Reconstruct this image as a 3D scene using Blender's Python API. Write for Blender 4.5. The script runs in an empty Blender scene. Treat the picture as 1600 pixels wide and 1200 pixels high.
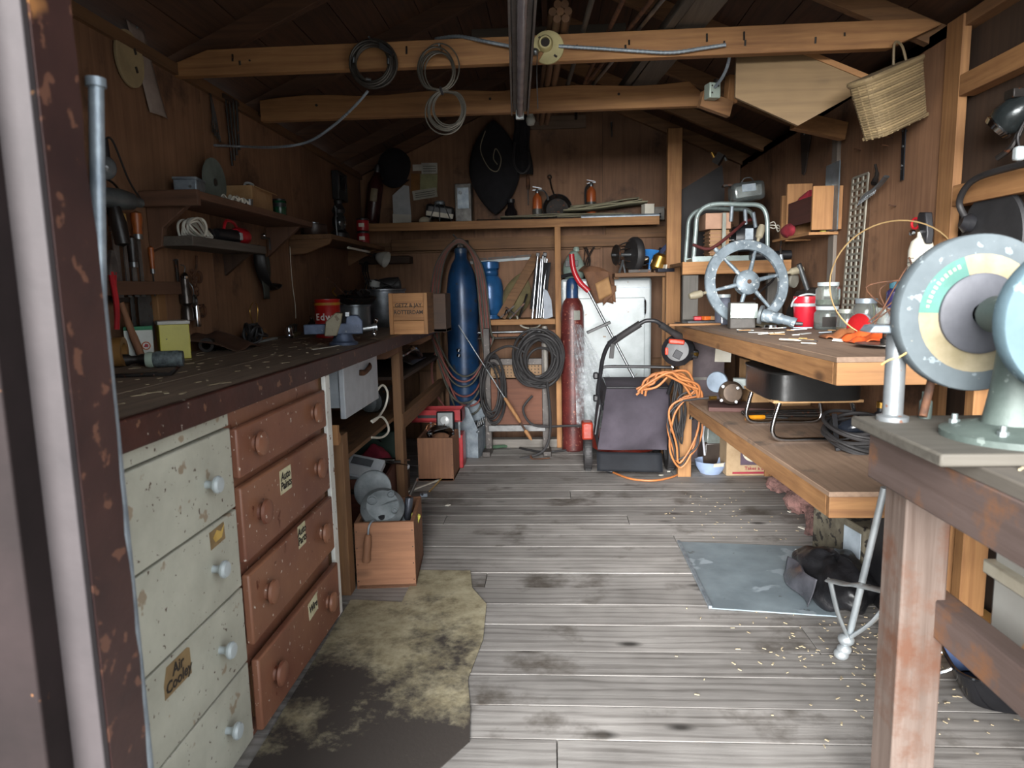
import bpy, bmesh, math, random
from statistics import NormalDist
from mathutils import Vector, Matrix, Euler
PI = math.pi
scene = bpy.context.scene
col = scene.collection
random.seed(7)

# ------------------------------------------------------------------ camera
FOC = 1073.0                                   # focal length in pixels of the 1600 px wide frame
EYE = Vector((0.0, 0.0, 1.25))
_p, _y, _r = math.radians(7.88), math.radians(3.416), math.radians(-1.169)
_f = Vector((-math.sin(_y)*math.cos(_p), math.cos(_y)*math.cos(_p), -math.sin(_p)))
_rt = Vector((math.cos(_y), math.sin(_y), 0.0))
_up = _rt.cross(_f)
CR = math.cos(_r)*_rt + math.sin(_r)*_up
CU = -math.sin(_r)*_rt + math.cos(_r)*_up
cam = bpy.data.cameras.new('camera')
cam.sensor_width = 36.0
cam.lens = FOC/1600*36.0
cam.clip_start = 0.02
cam.dof.use_dof = True
cam.dof.focus_distance = 3.4
cam.dof.aperture_fstop = 5.0
cam_o = bpy.data.objects.new('camera', cam)
col.objects.link(cam_o)
mw = Matrix((CR, CU, -_f)).transposed().to_4x4()
mw.translation = EYE
cam_o.matrix_world = mw
scene.camera = cam_o

# ------------------------------------------------------------------ overcast daylight and exposure
world = bpy.data.worlds.new('overcast_sky')
scene.world = world
world.use_nodes = True
bg = world.node_tree.nodes['Background']
bg.inputs['Color'].default_value = (0.90, 0.955, 1.0, 1)
bg.inputs['Strength'].default_value = 0.75
sun = bpy.data.lights.new('veiled_sun', 'SUN')
sun.energy = 4.6
sun.angle = math.radians(42)
sun.color = (1.0, 0.99, 0.97)
sun_o = bpy.data.objects.new('veiled_sun', sun)
col.objects.link(sun_o)
sun_o.rotation_euler = Vector((0.20, 0.95, -0.22)).to_track_quat('-Z', 'Y').to_euler()
vs = scene.view_settings
vs.view_transform = 'Standard'
vs.look = 'None'
vs.exposure = 2.2
vs.gamma = 1.0
vs.use_curve_mapping = False

# ------------------------------------------------------------------ helpers
def pt(x, y, X=None, Y=None, Z=None):
    """point of the photograph (1600x1200) on the plane X=, Y= or Z= of the shed, in metres"""
    d = CR*((x-800)/FOC) + CU*((600-y)/FOC) + _f
    if Y is not None: t = (Y-EYE.y)/d.y
    elif X is not None: t = (X-EYE.x)/d.x
    else: t = (Z-EYE.z)/d.z
    return EYE + d*t

def V(*a): return Vector(a)

def lin(h):
    h = h.lstrip('#')
    out = []
    for i in (0, 2, 4):
        c = int(h[i:i+2], 16)/255
        out.append(c/12.92 if c <= 0.04045 else ((c+0.055)/1.055)**2.4)
    return tuple(out)+(1.0,)

def frame(d):
    d = d.normalized()
    a = Vector((0, 0, 1)) if abs(d.z) < 0.9 else Vector((1, 0, 0))
    u = d.cross(a).normalized()
    return u, d.cross(u).normalized(), d

def smooth_path(pts, k=6, closed=False):
    pts = [Vector(p) for p in pts]
    n = len(pts)
    if n < 3: return pts
    out = []
    rng = range(n) if closed else range(n-1)
    for i in rng:
        g = lambda j: pts[j % n] if closed else pts[max(0, min(n-1, j))]
        p0, p1, p2, p3 = g(i-1), g(i), g(i+1), g(i+2)
        for s in range(k):
            t = s/k
            out.append(0.5*((2*p1)+(p2-p0)*t+(2*p0-5*p1+4*p2-p3)*t*t+(3*p1-p0-3*p2+p3)*t**3))
    if not closed: out.append(pts[-1])
    return out

class MB:
    """collects vertices and faces, then links them as one mesh object"""
    def __init__(s): s.v = []; s.f = []; s.M = Matrix()
    def add(s, vs_, fs):
        b = len(s.v)
        s.v += [s.M @ Vector(v) for v in vs_]
        s.f += [tuple(i+b for i in f) for f in fs]
        return s
    def box(s, c, d, r=(0, 0, 0), top=1.0):
        m = Euler(r).to_matrix()
        c = Vector(c)
        vs_ = []
        for z in (-1, 1):
            k = top if z > 0 else 1.0
            for x, y in ((-1, -1), (1, -1), (1, 1), (-1, 1)):
                vs_.append(c + m @ Vector((x*d[0]/2*k, y*d[1]/2*k, z*d[2]/2)))
        return s.add(vs_, [(3, 2, 1, 0), (4, 5, 6, 7), (0, 1, 5, 4), (1, 2, 6, 5), (2, 3, 7, 6), (3, 0, 4, 7)])
    def bb(s, a, b):
        a, b = Vector(a), Vector(b)
        return s.box((a+b)/2, (abs(b.x-a.x), abs(b.y-a.y), abs(b.z-a.z)))
    def bar(s, p, q, w, h, up=(0, 0, 1)):
        p, q = Vector(p), Vector(q)
        d = (q-p).normalized(); up = Vector(up)
        u = d.cross(up)
        if u.length < 1e-4: u = d.cross(Vector((1, 0, 0)))
        u.normalize(); n = u.cross(d)
        vs_ = []
        for e in (p, q):
            for a, b in ((-1, -1), (1, -1), (1, 1), (-1, 1)):
                vs_.append(e+u*(a*w/2)+n*(b*h/2))
        return s.add(vs_, [(3, 2, 1, 0), (4, 5, 6, 7), (0, 1, 5, 4), (1, 2, 6, 5), (2, 3, 7, 6), (3, 0, 4, 7)])
    def cyl(s, p, q, r, r2=None, n=16):
        p, q = Vector(p), Vector(q)
        r2 = r if r2 is None else r2
        u, w, d = frame(q-p)
        vs_ = []
        for e, rr in ((p, r), (q, r2)):
            for i in range(n):
                a = 2*PI*i/n
                vs_.append(e+(u*math.cos(a)+w*math.sin(a))*rr)
        fs = [(i, (i+1) % n, n+(i+1) % n, n+i) for i in range(n)]
        fs += [tuple(range(n-1, -1, -1)), tuple(range(n, 2*n))]
        return s.add(vs_, fs)
    def lathe(s, prof, o=(0, 0, 0), ax=(0, 0, 1), n=24):
        """prof: (radius, distance along the axis) pairs; open ends with r>0 are capped"""
        o = Vector(o); u, w, d = frame(Vector(ax))
        vs_, fs, rings = [], [], []
        for r, z in prof:
            if r < 1e-5:
                rings.append([len(vs_)]); vs_.append(o+d*z)
            else:
                rings.append(list(range(len(vs_), len(vs_)+n)))
                for i in range(n):
                    a = 2*PI*i/n
                    vs_.append(o+d*z+(u*math.cos(a)+w*math.sin(a))*r)
        for A, B in zip(rings, rings[1:]):
            if len(A) == 1 and len(B) == 1: continue
            for i in range(n):
                j = (i+1) % n
                if len(A) == 1: fs.append((A[0], B[j], B[i]))
                elif len(B) == 1: fs.append((A[i], A[j], B[0]))
                else: fs.append((A[i], A[j], B[j], B[i]))
        if tuple(prof[0]) != tuple(prof[-1]):
            if len(rings[0]) > 1: fs.append(tuple(reversed(rings[0])))
            if len(rings[-1]) > 1: fs.append(tuple(rings[-1]))
        return s.add(vs_, fs)
    def tube(s, pts, r, n=8, closed=False, k=6, flat=1.0):
        P = smooth_path(pts, k, closed) if k > 1 else [Vector(p) for p in pts]
        m = len(P)
        if m < 2: return s
        T = []
        for i in range(m):
            a = P[(i-1) % m] if closed else P[max(0, i-1)]
            b = P[(i+1) % m] if closed else P[min(m-1, i+1)]
            t = b-a
            T.append(t.normalized() if t.length > 1e-7 else Vector((0, 0, 1)))
        u = frame(T[0])[0]
        vs_ = []
        for i in range(m):
            u = u-T[i]*u.dot(T[i])
            u = u.normalized() if u.length > 1e-6 else frame(T[i])[0]
            w = T[i].cross(u)
            rr = r[min(len(r)-1, int(i*len(r)/m))] if isinstance(r, (list, tuple)) else r
            for j in range(n):
                a = 2*PI*j/n
                vs_.append(P[i]+u*math.cos(a)*rr+w*math.sin(a)*rr*flat)
        fs = []
        for i in range(m if closed else m-1):
            i2 = (i+1) % m
            for j in range(n):
                j2 = (j+1) % n
                fs.append((i*n+j, i*n+j2, i2*n+j2, i2*n+j))
        if not closed:
            fs.append(tuple(range(n-1, -1, -1)))
            fs.append(tuple(range((m-1)*n, m*n)))
        return s.add(vs_, fs)
    def ring(s, c, ax, R, r, n=8, m=32, a0=0, a1=2*PI):
        u, w, d = frame(Vector(ax)); c = Vector(c)
        full = abs(a1-a0-2*PI) < 1e-6
        pts = [c+(u*math.cos(a0+(a1-a0)*i/(m if full else m-1))+w*math.sin(a0+(a1-a0)*i/(m if full else m-1)))*R for i in range(m)]
        return s.tube(pts, r, n, full, 1)
    def prism(s, poly, t, o=(0, 0, 0), ux=(1, 0, 0), uy=(0, 0, 1)):
        """polygon in the ux/uy plane, thickness t along ux x uy (centred)"""
        o, ux, uy = Vector(o), Vector(ux).normalized(), Vector(uy).normalized()
        nn = ux.cross(uy).normalized(); n = len(poly)
        vs_ = [o+ux*a+uy*b-nn*t/2 for a, b in poly]+[o+ux*a+uy*b+nn*t/2 for a, b in poly]
        fs = [tuple(range(n-1, -1, -1)), tuple(range(n, 2*n))]
        fs += [(i, (i+1) % n, n+(i+1) % n, n+i) for i in range(n)]
        return s.add(vs_, fs)
    def slab(s, P, t):
        """a sheet through points P (in order, roughly planar), thickness t"""
        P = [Vector(p) for p in P]
        nn = (P[1]-P[0]).cross(P[-1]-P[0]).normalized(); n = len(P)
        vs_ = [p-nn*t/2 for p in P]+[p+nn*t/2 for p in P]
        fs = [tuple(range(n-1, -1, -1)), tuple(range(n, 2*n))]
        fs += [(i, (i+1) % n, n+(i+1) % n, n+i) for i in range(n)]
        return s.add(vs_, fs)
    def ball(s, c, r, n=16, m=10):
        c = Vector(c)
        if not isinstance(r, (tuple, list)): r = (r, r, r)
        vs_ = [c+Vector((0, 0, r[2]))]
        for i in range(1, m):
            th = PI*i/m
            for j in range(n):
                a = 2*PI*j/n
                vs_.append(c+Vector((r[0]*math.sin(th)*math.cos(a), r[1]*math.sin(th)*math.sin(a), r[2]*math.cos(th))))
        vs_.append(c-Vector((0, 0, r[2])))
        fs = [(0, 1+j, 1+(j+1) % n) for j in range(n)]
        for i in range(m-2):
            for j in range(n):
                a, b = 1+i*n+j, 1+i*n+(j+1) % n
                fs.append((a, a+n, b+n, b))
        L = len(vs_)-1
        fs += [(L, L-n+(j+1) % n, L-n+j) for j in range(n)]
        return s.add(vs_, fs)
    def surf(s, fn, nu, nv, cu=False, cv=False):
        vs_ = [fn(i/(nu if cu else nu-1), j/(nv if cv else nv-1)) for i in range(nu) for j in range(nv)]
        fs = []
        for i in range(nu if cu else nu-1):
            for j in range(nv if cv else nv-1):
                a = i*nv+j; b = ((i+1) % nu)*nv+j
                j2 = (j+1) % nv
                fs.append((a, b, ((i+1) % nu)*nv+j2, i*nv+j2))
        return s.add(vs_, fs)
    def mesh(s, name):
        me = bpy.data.meshes.new(name)
        me.from_pydata([tuple(v) for v in s.v], [], s.f)
        bm = bmesh.new(); bm.from_mesh(me)
        bmesh.ops.recalc_face_normals(bm, faces=bm.faces)
        bm.to_mesh(me); bm.free()
        me.polygons.foreach_set('use_smooth', [True]*len(me.polygons))
        me.set_sharp_from_angle(angle=math.radians(38))
        return me
    def build(s, name, mat, parent=None, bevel=0.0, solid=0.0, loc=None):
        me = s.mesh(name)
        me.materials.append(mat)
        o = bpy.data.objects.new(name, me)
        col.objects.link(o)
        if parent: o.parent = parent
        if loc is not None: o.location = loc
        if solid:
            m = o.modifiers.new('thickness', 'SOLIDIFY'); m.thickness = solid; m.offset = 0
        if bevel:
            m = o.modifiers.new('bevel', 'BEVEL'); m.width = bevel; m.segments = 2
            m.limit_method = 'ANGLE'; m.angle_limit = math.radians(40)
        return o

def tag(o, label, cat=None, group=None, kind=None):
    o['label'] = label
    if cat: o['category'] = cat
    if group: o['group'] = group
    if kind: o['kind'] = kind
    return o

def thing(name, label, cat, loc=(0, 0, 0), rot=(0, 0, 0), group=None):
    o = bpy.data.objects.new(name, None)
    o.empty_display_size = 0.05
    col.objects.link(o)
    o.location = loc; o.rotation_euler = rot
    return tag(o, label, cat, group)

def copy_thing(root, loc=None, rot=None, label=None):
    def cp(o, par):
        c = o.copy(); col.objects.link(c)
        if par: c.parent = par
        for ch in list(o.children): cp(ch, c)
        return c
    r = cp(root, None)
    if loc is not None: r.location = loc
    if rot is not None: r.rotation_euler = rot
    if label: r['label'] = label
    return r

def words(text, size, mat, parent, loc, rot, name='lettering', depth=0.0006, squash=1.0, shear=0.0):
    c = bpy.data.curves.new('text', 'FONT')
    c.body = text; c.size = size; c.extrude = depth; c.align_x = 'CENTER'; c.align_y = 'CENTER'
    c.resolution_u = 2; c.shear = shear; c.space_line = 0.8; c.offset = size*0.018
    t = bpy.data.objects.new('text', c); col.objects.link(t)
    dg = bpy.context.evaluated_depsgraph_get()
    me = bpy.data.meshes.new_from_object(t.evaluated_get(dg))
    bpy.data.objects.remove(t)
    me.materials.clear(); me.materials.append(mat)
    o = bpy.data.objects.new(name, me); col.objects.link(o)
    o.parent = parent; o.location = loc; o.rotation_euler = rot; o.scale = (squash, 1, 1)
    return o

# ------------------------------------------------------------------ materials
def base_mat(name, rough, metal):
    m = bpy.data.materials.new(name); m.use_nodes = True
    nt = m.node_tree; b = nt.nodes['Principled BSDF']
    b.inputs['Roughness'].default_value = rough
    b.inputs['Metallic'].default_value = metal
    return m, nt, b

def coords(nt, stretch):
    tc = nt.nodes.new('ShaderNodeTexCoord'); oi = nt.nodes.new('ShaderNodeObjectInfo')
    mu = nt.nodes.new('ShaderNodeMath'); mu.operation = 'MULTIPLY'; mu.inputs[1].default_value = 37.0
    nt.links.new(oi.outputs['Random'], mu.inputs[0])
    ad = nt.nodes.new('ShaderNodeVectorMath'); ad.operation = 'ADD'
    nt.links.new(tc.outputs['Object'], ad.inputs[0]); nt.links.new(mu.outputs[0], ad.inputs[1])
    mp = nt.nodes.new('ShaderNodeMapping'); mp.inputs['Scale'].default_value = stretch
    nt.links.new(ad.outputs[0], mp.inputs[0])
    return ad.outputs[0], mp.outputs[0], oi.outputs['Random']

def noise(nt, vec, scale, detail=4, rough=0.6, dist=0.0):
    n = nt.nodes.new('ShaderNodeTexNoise')
    n.inputs['Scale'].default_value = scale; n.inputs['Detail'].default_value = detail
    n.inputs['Roughness'].default_value = rough; n.inputs['Distortion'].default_value = dist
    nt.links.new(vec, n.inputs['Vector'])
    return n.outputs['Fac']

def ramp(nt, fac, stops):
    r = nt.nodes.new('ShaderNodeValToRGB')
    e = r.color_ramp.elements
    while len(e) > 1: e.remove(e[-1])
    e[0].position, e[0].color = stops[0]
    for p, c in stops[1:]:
        x = e.new(p); x.color = c
    nt.links.new(fac, r.inputs[0])
    return r.outputs['Color']

def mix(nt, fac, a, b, mode='MIX'):
    m = nt.nodes.new('ShaderNodeMix'); m.data_type = 'RGBA'; m.blend_type = mode
    for sock, val in ((m.inputs[0], fac), (m.inputs[6], a), (m.inputs[7], b)):
        if isinstance(val, (int, float)): sock.default_value = val
        elif isinstance(val, tuple): sock.default_value = val
        else: nt.links.new(val, sock)
    return m.outputs[2]

def bump(nt, b, h, strength, dist=0.01):
    n = nt.nodes.new('ShaderNodeBump'); n.inputs['Strength'].default_value = strength
    n.inputs['Distance'].default_value = dist
    nt.links.new(h, n.inputs['Height']); nt.links.new(n.outputs[0], b.inputs['Normal'])

W0, W1 = (0, 0, 0, 1), (1, 1, 1, 1)
_mats = {}
def plain(name, c, c2=None, rough=0.6, metal=0.0, scale=9, speck=None, bmp=0.08, lo=0.35, hi=0.65, coat=0.0, spec=0.5):
    """mottled material; speck=(colour, amount 0..1, scale) adds chips or rust with shapes of their own"""
    if name in _mats: return _mats[name]
    m, nt, b = base_mat(name, rough, metal)
    c = lin(c); c2 = lin(c2) if c2 else tuple(x*0.72 for x in c[:3])+(1,)
    raw, _, _ = coords(nt, (1, 1, 1))
    f = noise(nt, raw, scale, 5)
    out = ramp(nt, f, [(lo, c), (hi, c2)])
    if speck:
        for sc, am, ss in (speck if isinstance(speck, list) else [speck]):
            g = noise(nt, raw, ss*2.2, 3, 0.55)
            t = 0.5+0.115*NormalDist().inv_cdf(1-am)
            out = mix(nt, ramp(nt, g, [(t, W0), (t+0.03, W1)]), out, lin(sc))
    nt.links.new(out, b.inputs['Base Color'])
    b.inputs['Specular IOR Level'].default_value = spec
    if coat: b.inputs['Coat Weight'].default_value = coat
    if bmp: bump(nt, b, noise(nt, raw, scale*6, 3), bmp)
    _mats[name] = m
    return m

def wood(name, c, c2, axis='x', rough=0.75, fine=1.0, tone=0.35, knots=0.0, dirt=None, bmp=0.25, rings=0.22):
    """grain runs along the object's own axis"""
    key = name+'_'+axis
    if key in _mats: return _mats[key]
    m, nt, b = base_mat(key, rough, 0)
    st = {'x': (1.2, 22, 22), 'y': (22, 1.2, 22), 'z': (22, 22, 1.2)}[axis]
    st2 = {'x': (0.45, 3.5, 3.5), 'y': (3.5, 0.45, 3.5), 'z': (3.5, 3.5, 0.45)}[axis]
    raw, v, rnd = coords(nt, tuple(a*fine for a in st))
    mp2 = nt.nodes.new('ShaderNodeMapping'); mp2.inputs['Scale'].default_value = st2
    nt.links.new(raw, mp2.inputs[0])
    g = noise(nt, v, 2.2, 7, 0.68, 0.6)
    cc, c22 = lin(c), lin(c2)
    out = ramp(nt, g, [(0.30, c22), (0.52, tuple((a+q)/2 for a, q in zip(cc, c22))), (0.70, cc)])
    w = nt.nodes.new('ShaderNodeTexWave'); w.wave_type = 'RINGS'; w.rings_direction = {'x': 'X', 'y': 'Y', 'z': 'Z'}[axis]
    w.inputs['Scale'].default_value = 3.0; w.inputs['Distortion'].default_value = 5.0
    w.inputs['Detail'].default_value = 2.0; w.inputs['Detail Scale'].default_value = 1.4
    nt.links.new(mp2.outputs[0], w.inputs['Vector'])
    out = mix(nt, rings, out, ramp(nt, w.outputs['Fac'], [(0.0, c22), (0.45, cc), (1.0, cc)]))
    big = noise(nt, raw, 2.6, 3)
    out = mix(nt, tone, out, ramp(nt, big, [(0.3, tuple(a*0.5 for a in c22[:3])+(1,)), (0.7, cc)]))
    # each piece has a tone of its own
    mr = nt.nodes.new('ShaderNodeMapRange'); mr.inputs[3].default_value = 0.78; mr.inputs[4].default_value = 1.16
    nt.links.new(rnd, mr.inputs[0])
    hs = nt.nodes.new('ShaderNodeHueSaturation'); nt.links.new(mr.outputs[0], hs.inputs['Value']); nt.links.new(out, hs.inputs['Color'])
    out = hs.outputs[0]
    if knots:
        vo = nt.nodes.new('ShaderNodeTexVoronoi'); vo.inputs['Scale'].default_value = 1.0
        mp3 = nt.nodes.new('ShaderNodeMapping')
        mp3.inputs['Scale'].default_value = {'x': (2.2, 5, 5), 'y': (5, 2.2, 5), 'z': (5, 5, 2.2)}[axis]
        nt.links.new(raw, mp3.inputs[0]); nt.links.new(mp3.outputs[0], vo.inputs['Vector'])
        out = mix(nt, ramp(nt, vo.outputs['Distance'], [(0.04, (knots,)*3+(1,)), (0.12, W0)]), out, tuple(a*0.3 for a in c22[:3])+(1,))
    if dirt:
        dc, am, ds = dirt
        dn = noise(nt, raw, ds, 6, 0.65)
        t = 0.5+0.12*NormalDist().inv_cdf(1-am)
        out = mix(nt, ramp(nt, dn, [(t-0.05, W0), (t+0.08, W1)]), out, lin(dc))
    nt.links.new(out, b.inputs['Base Color'])
    bump(nt, b, g, bmp, 0.004)
    _mats[key] = m
    return m

def glass(name, c, rough=0.08, alpha_like=0.9):
    if name in _mats: return _mats[name]
    m, nt, b = base_mat(name, rough, 0)
    b.inputs['Base Color'].default_value = lin(c)
    b.inputs['Transmission Weight'].default_value = alpha_like
    b.inputs['IOR'].default_value = 1.35
    _mats[name] = m
    return m

def pine(ax='x'): return wood('pine', '#a67a4d', '#70492a', ax, knots=0.8)
def oldpine(ax='x'): return wood('old_pine', '#86613f', '#4e3521', ax, knots=0.6)
def rafterwood(ax='x'): return wood('rafter_wood', '#5a3b26', '#2e1d13', ax)
def darkwood(ax='x'): return wood('dark_wood', '#4a3526', '#221610', ax)
def crate(ax='x'): return wood('crate_wood', '#8f6448', '#62402c', ax, knots=0.4)
def ply(ax='z'): return wood('plywood', '#8a664b', '#5e402d', ax, fine=0.8, tone=0.45, dirt=('#33221a', 0.16, 2.2))
def greywood(ax='x'): return wood('weathered_board', '#a4a09c', '#5c5753', ax, rough=0.7, tone=0.4, knots=1.0, dirt=('#4d4741', 0.20, 2.4), rings=0.5, bmp=0.35)
BLACK = plain('black_plastic', '#17171a', '#232326', rough=0.45)
RUBBER = plain('black_rubber', '#1b1a1b', '#2a2829', rough=0.6)
STEEL = plain('bare_steel', '#8d9194', '#5f6264', rough=0.38, metal=0.9)
CHROME = plain('chrome', '#c9ccd0', '#a9acb0', rough=0.15, metal=1.0, bmp=0)
GALV = plain('galvanised_steel', '#9aa4ac', '#78828b', rough=0.45, metal=0.55, scale=18)
IRON = plain('dark_iron', '#3a3633', '#221f1e', rough=0.5, metal=0.6, speck=('#5a3420', 0.18, 20))
RUST = plain('rusty_iron', '#6a4630', '#3b2a22', rough=0.8, metal=0.3, scale=25)
WHITE = plain('white_enamel', '#aeb6b8', '#9ba3a5', rough=0.3, speck=('#7c6a55', 0.04, 9))
CARD = plain('cardboard', '#a5825b', '#8b6a45', rough=0.9)
PAPER = plain('paper', '#d6d2c6', '#bdb8aa', rough=0.9, scale=4)
BLUE = plain('blue_cylinder_paint', '#1b3f66', '#142d49', rough=0.32, metal=0.15, speck=('#3b3a38', 0.12, 7))
REDC = plain('maroon_cylinder_paint', '#5b2421', '#401918', rough=0.42, speck=('#8b5a4a', 0.12, 30))
RED = plain('red_plastic', '#b3202a', '#8d161f', rough=0.35)
ORANGE = plain('orange_plastic', '#d8702f', '#b8561d', rough=0.5)
BRASS = plain('brass', '#b08a45', '#7d5f2c', rough=0.35, metal=0.9)
ALU = plain('cast_aluminium', '#7f8588', '#636a6d', rough=0.55, metal=0.5, scale=14)
INK = plain('black_ink', '#1a1613', '#2a2420', rough=0.8, bmp=0)
FABRIC = plain('black_cloth', '#17161a', '#0f0e11', rough=0.95, scale=20)
# ------------------------------------------------------------------ the shed: floor, walls, roof
LW, RW, BW, FW = -1.55, 1.50, 5.70, 0.80        # left, right, back and front wall planes
TOP = 2.20
RIDGE = (-0.02, 2.86)
SL = (RIDGE[1]-TOP)/1.53

fl = tag(MB().bb((LW-0.12, FW-0.02, -0.10), (RW+0.22, BW+0.1, -0.034)).build('floor', darkwood('x')),
         'weathered grey board floor running across the shed', kind='structure')
y = 0.80
i = 0
edges = [1.605, 1.771, 1.928, 2.093, 2.244, 2.432, 2.599]
ys = [0.80, 0.96, 1.12, 1.28, 1.44]+edges
while ys[-1] < BW-0.12: ys.append(ys[-1]+random.uniform(0.145, 0.18))
ys.append(BW)
joints = {5: [0.0], 3: [0.5], 9: [0.9], 12: [-0.3], 15: [0.6], 17: [-0.6, 0.4], 20: [0.1], 23: [0.8]}
for i, (a, b) in enumerate(zip(ys, ys[1:])):
    xs = [LW]+joints.get(i, [])+[RW+0.1]
    for p, q in zip(xs, xs[1:]):
        zt = random.uniform(-0.0025, 0.0)
        o = MB().box((0, 0, 0), (q-p-0.003, b-a-random.uniform(0.003, 0.006), 0.033)).build('plank', greywood('x'), fl, bevel=0.001)
        o.location = ((p+q)/2, (a+b)/2, zt-0.0165)

gr = MB()
gr.add([(-30, -30, -0.35), (30, -30, -0.35), (30, FW-0.1, -0.35), (-30, FW-0.1, -0.35)], [(0, 1, 2, 3)])
tag(gr.build('ground', plain('gravel', '#8c8983', '#6f6c66', rough=0.95, scale=40)), 'grey gravel ground outside the doorway', kind='structure')

def panels(wall, axis, plane, spans, z0, z1, t, mat, inward):
    """plywood sheets on a wall; spans are the sheet edges along the wall"""
    for a, b in zip(spans, spans[1:]):
        m = MB()
        n = 0.003
        if axis == 'x': m.box((0, 0, 0), (t, b-a-n, z1-z0)); loc = (plane-inward*t/2, (a+b)/2, (z0+z1)/2)
        else: m.box((0, 0, 0), (b-a-n, t, z1-z0)); loc = ((a+b)/2, plane-inward*t/2, (z0+z1)/2)
        m.build('plywood_sheet', mat, wall, loc=loc)

wl = tag(MB().bb((LW-0.10, FW, -0.03), (LW-0.012, BW, TOP)).build('wall_left', darkwood('z')),
         'dark brown plywood wall behind the long workbench', kind='structure')
panels(wl, 'x', LW, [FW, 1.9, 3.12, 4.34, BW-0.012], -0.03, TOP, 0.012, ply('z'), 1)
wr = tag(MB().bb((RW+0.10, FW, -0.03), (RW+0.16, BW, TOP)).build('wall_right', darkwood('z')),
         'brown plywood wall behind the right-hand benches', kind='structure')
panels(wr, 'x', RW, [2.79, 3.40, 4.60, BW-0.012], -0.03, TOP, 0.012, ply('z'), -1)
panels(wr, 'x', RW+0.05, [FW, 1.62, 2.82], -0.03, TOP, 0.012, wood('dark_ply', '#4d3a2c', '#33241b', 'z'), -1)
for yy in (1.60, 2.77):
    MB().box((0, 0, 0), (0.032, 0.105, TOP)).build('stud', pine('z'), wr, bevel=0.002, loc=(RW+0.008, yy, TOP/2))
for z in (pt(1555, 108, X=RW).z, pt(1550, 293, X=RW).z):
    MB().box((0, 0, 0), (0.055, 1.06, 0.075)).build('wall_rail', pine('y'), wr, bevel=0.002, loc=(RW+0.02, 2.185, z))
MB().box((0, 0, 0), (0.018, 0.07, 1.15)).build('cover_strip', wood('grey_strip', '#7a7168', '#574d45', 'z'), wr, loc=(RW-0.01, 3.80, 1.45))
wb = MB()
wb.prism([(LW-0.1, -0.03), (RW+0.12, -0.03), (RW+0.12, TOP), (RIDGE[0], RIDGE[1]+0.1), (LW-0.1, TOP)], 0.06, (0, BW+0.045, 0))
wb = tag(wb.build('wall_back', darkwood('z')), 'brown plywood gable wall at the far end', kind='structure')
xs = [LW, -0.62, 0.42, RW]
for a, b in zip(xs, xs[1:]):
    def zr(x): return TOP+0.05+SL*(1.53-abs(x-RIDGE[0]))
    poly = [(a+0.0015, -0.03), (b-0.0015, -0.03), (b-0.0015, zr(b))]
    if a < RIDGE[0] < b: poly.append((RIDGE[0], zr(RIDGE[0])))
    poly.append((a+0.0015, zr(a)))
    MB().prism(poly, 0.012, (0, BW+0.006, 0)).build('plywood_sheet', ply('z'), wb)
for z, x0, x1, h in ((1.60, -1.5, 0.40, 0.085), (1.68, 0.44, 1.45, 0.085), (0.62, -1.5, 1.45, 0.09)):
    MB().box((0, 0, 0), (x1-x0, 0.04, h)).build('nailer', oldpine('x'), wb, bevel=0.002, loc=((x0+x1)/2, BW-0.022, z))
for x in (-1.15, -0.78):
    MB().box((0, 0, 0), (0.06, 0.04, 1.0)).build('stud', oldpine('z'), wb, loc=(x, BW-0.022, 0.5))

# front wall with the wide doorway the light comes through
wf = MB()
wf.bb((LW-0.1, FW, -0.03), (-0.70, FW+0.09, TOP)).bb((1.36, FW, -0.03), (RW+0.16, FW+0.09, TOP))
wf = tag(wf.build('wall_front', darkwood('z')), 'front wall with the wide open doorway', kind='structure')
MB().prism([(LW-0.1, 2.17), (RW+0.12, 2.17), (RW+0.12, TOP), (RIDGE[0], RIDGE[1]+0.1), (LW-0.1, TOP)], 0.06, (0, FW+0.045, 0)).build('gable_sheet', darkwood('x'), wf)

# left door jamb: casing, pale stop and brown reveal with a worn edge
JM = plain('brown_door_paint', '#241c1c', '#1a1414', rough=0.7, spec=0.15, scale=5, speck=[('#8d9196', 0.035, 5), ('#8a5f3c', 0.02, 12)])
JP = plain('pale_mauve_strip', '#3d3839', '#343031', rough=0.6, spec=0.2, scale=6, speck=('#8f6a4c', 0.02, 10))
JR = plain('worn_brown_paint', '#3a2522', '#281919', rough=0.45, scale=6, speck=[('#9a6a40', 0.10, 2.2), ('#5a3c30', 0.2, 14)])
dj = thing('door_jamb', 'chipped brown door jamb with pale strip at left edge', 'door jamb', (-0.64, FW, 0))
dj['kind'] = 'structure'
dj.name = 'trim_1'
MB().box((-0.20, -0.02, 1.0), (0.40, 0.05, 2.2)).build('casing', JM, dj, bevel=0.003)
MB().box((0.019, 0.004, 1.0), (0.047, 0.012, 2.2)).build('pale_strip', JP, dj, bevel=0.002)  # lighter grey than the casing beside it
def rag(u, v):
    return 0
m = MB()
n = 60
rng = random.Random(3)
w_ = 0.0
for k in range(n):
    z0 = -0.03+2.2*k/n; z1 = -0.03+2.2*(k+1)/n
    w2 = max(-0.008, min(0.004, w_+rng.uniform(-0.004, 0.004)))
    m.add([(-0.05, 0.01, z0), (0.044, 0.01, z0), (0.044, 0.086+w_, z0), (-0.05, 0.086+w_, z0),
           (-0.05, 0.01, z1), (0.044, 0.01, z1), (0.044, 0.086+w2, z1), (-0.05, 0.086+w2, z1)],
          [(0, 1, 5, 4), (1, 2, 6, 5), (2, 3, 7, 6), (3, 0, 4, 7)])
    w_ = w2
m.build('worn_reveal', JR, dj)
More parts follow.
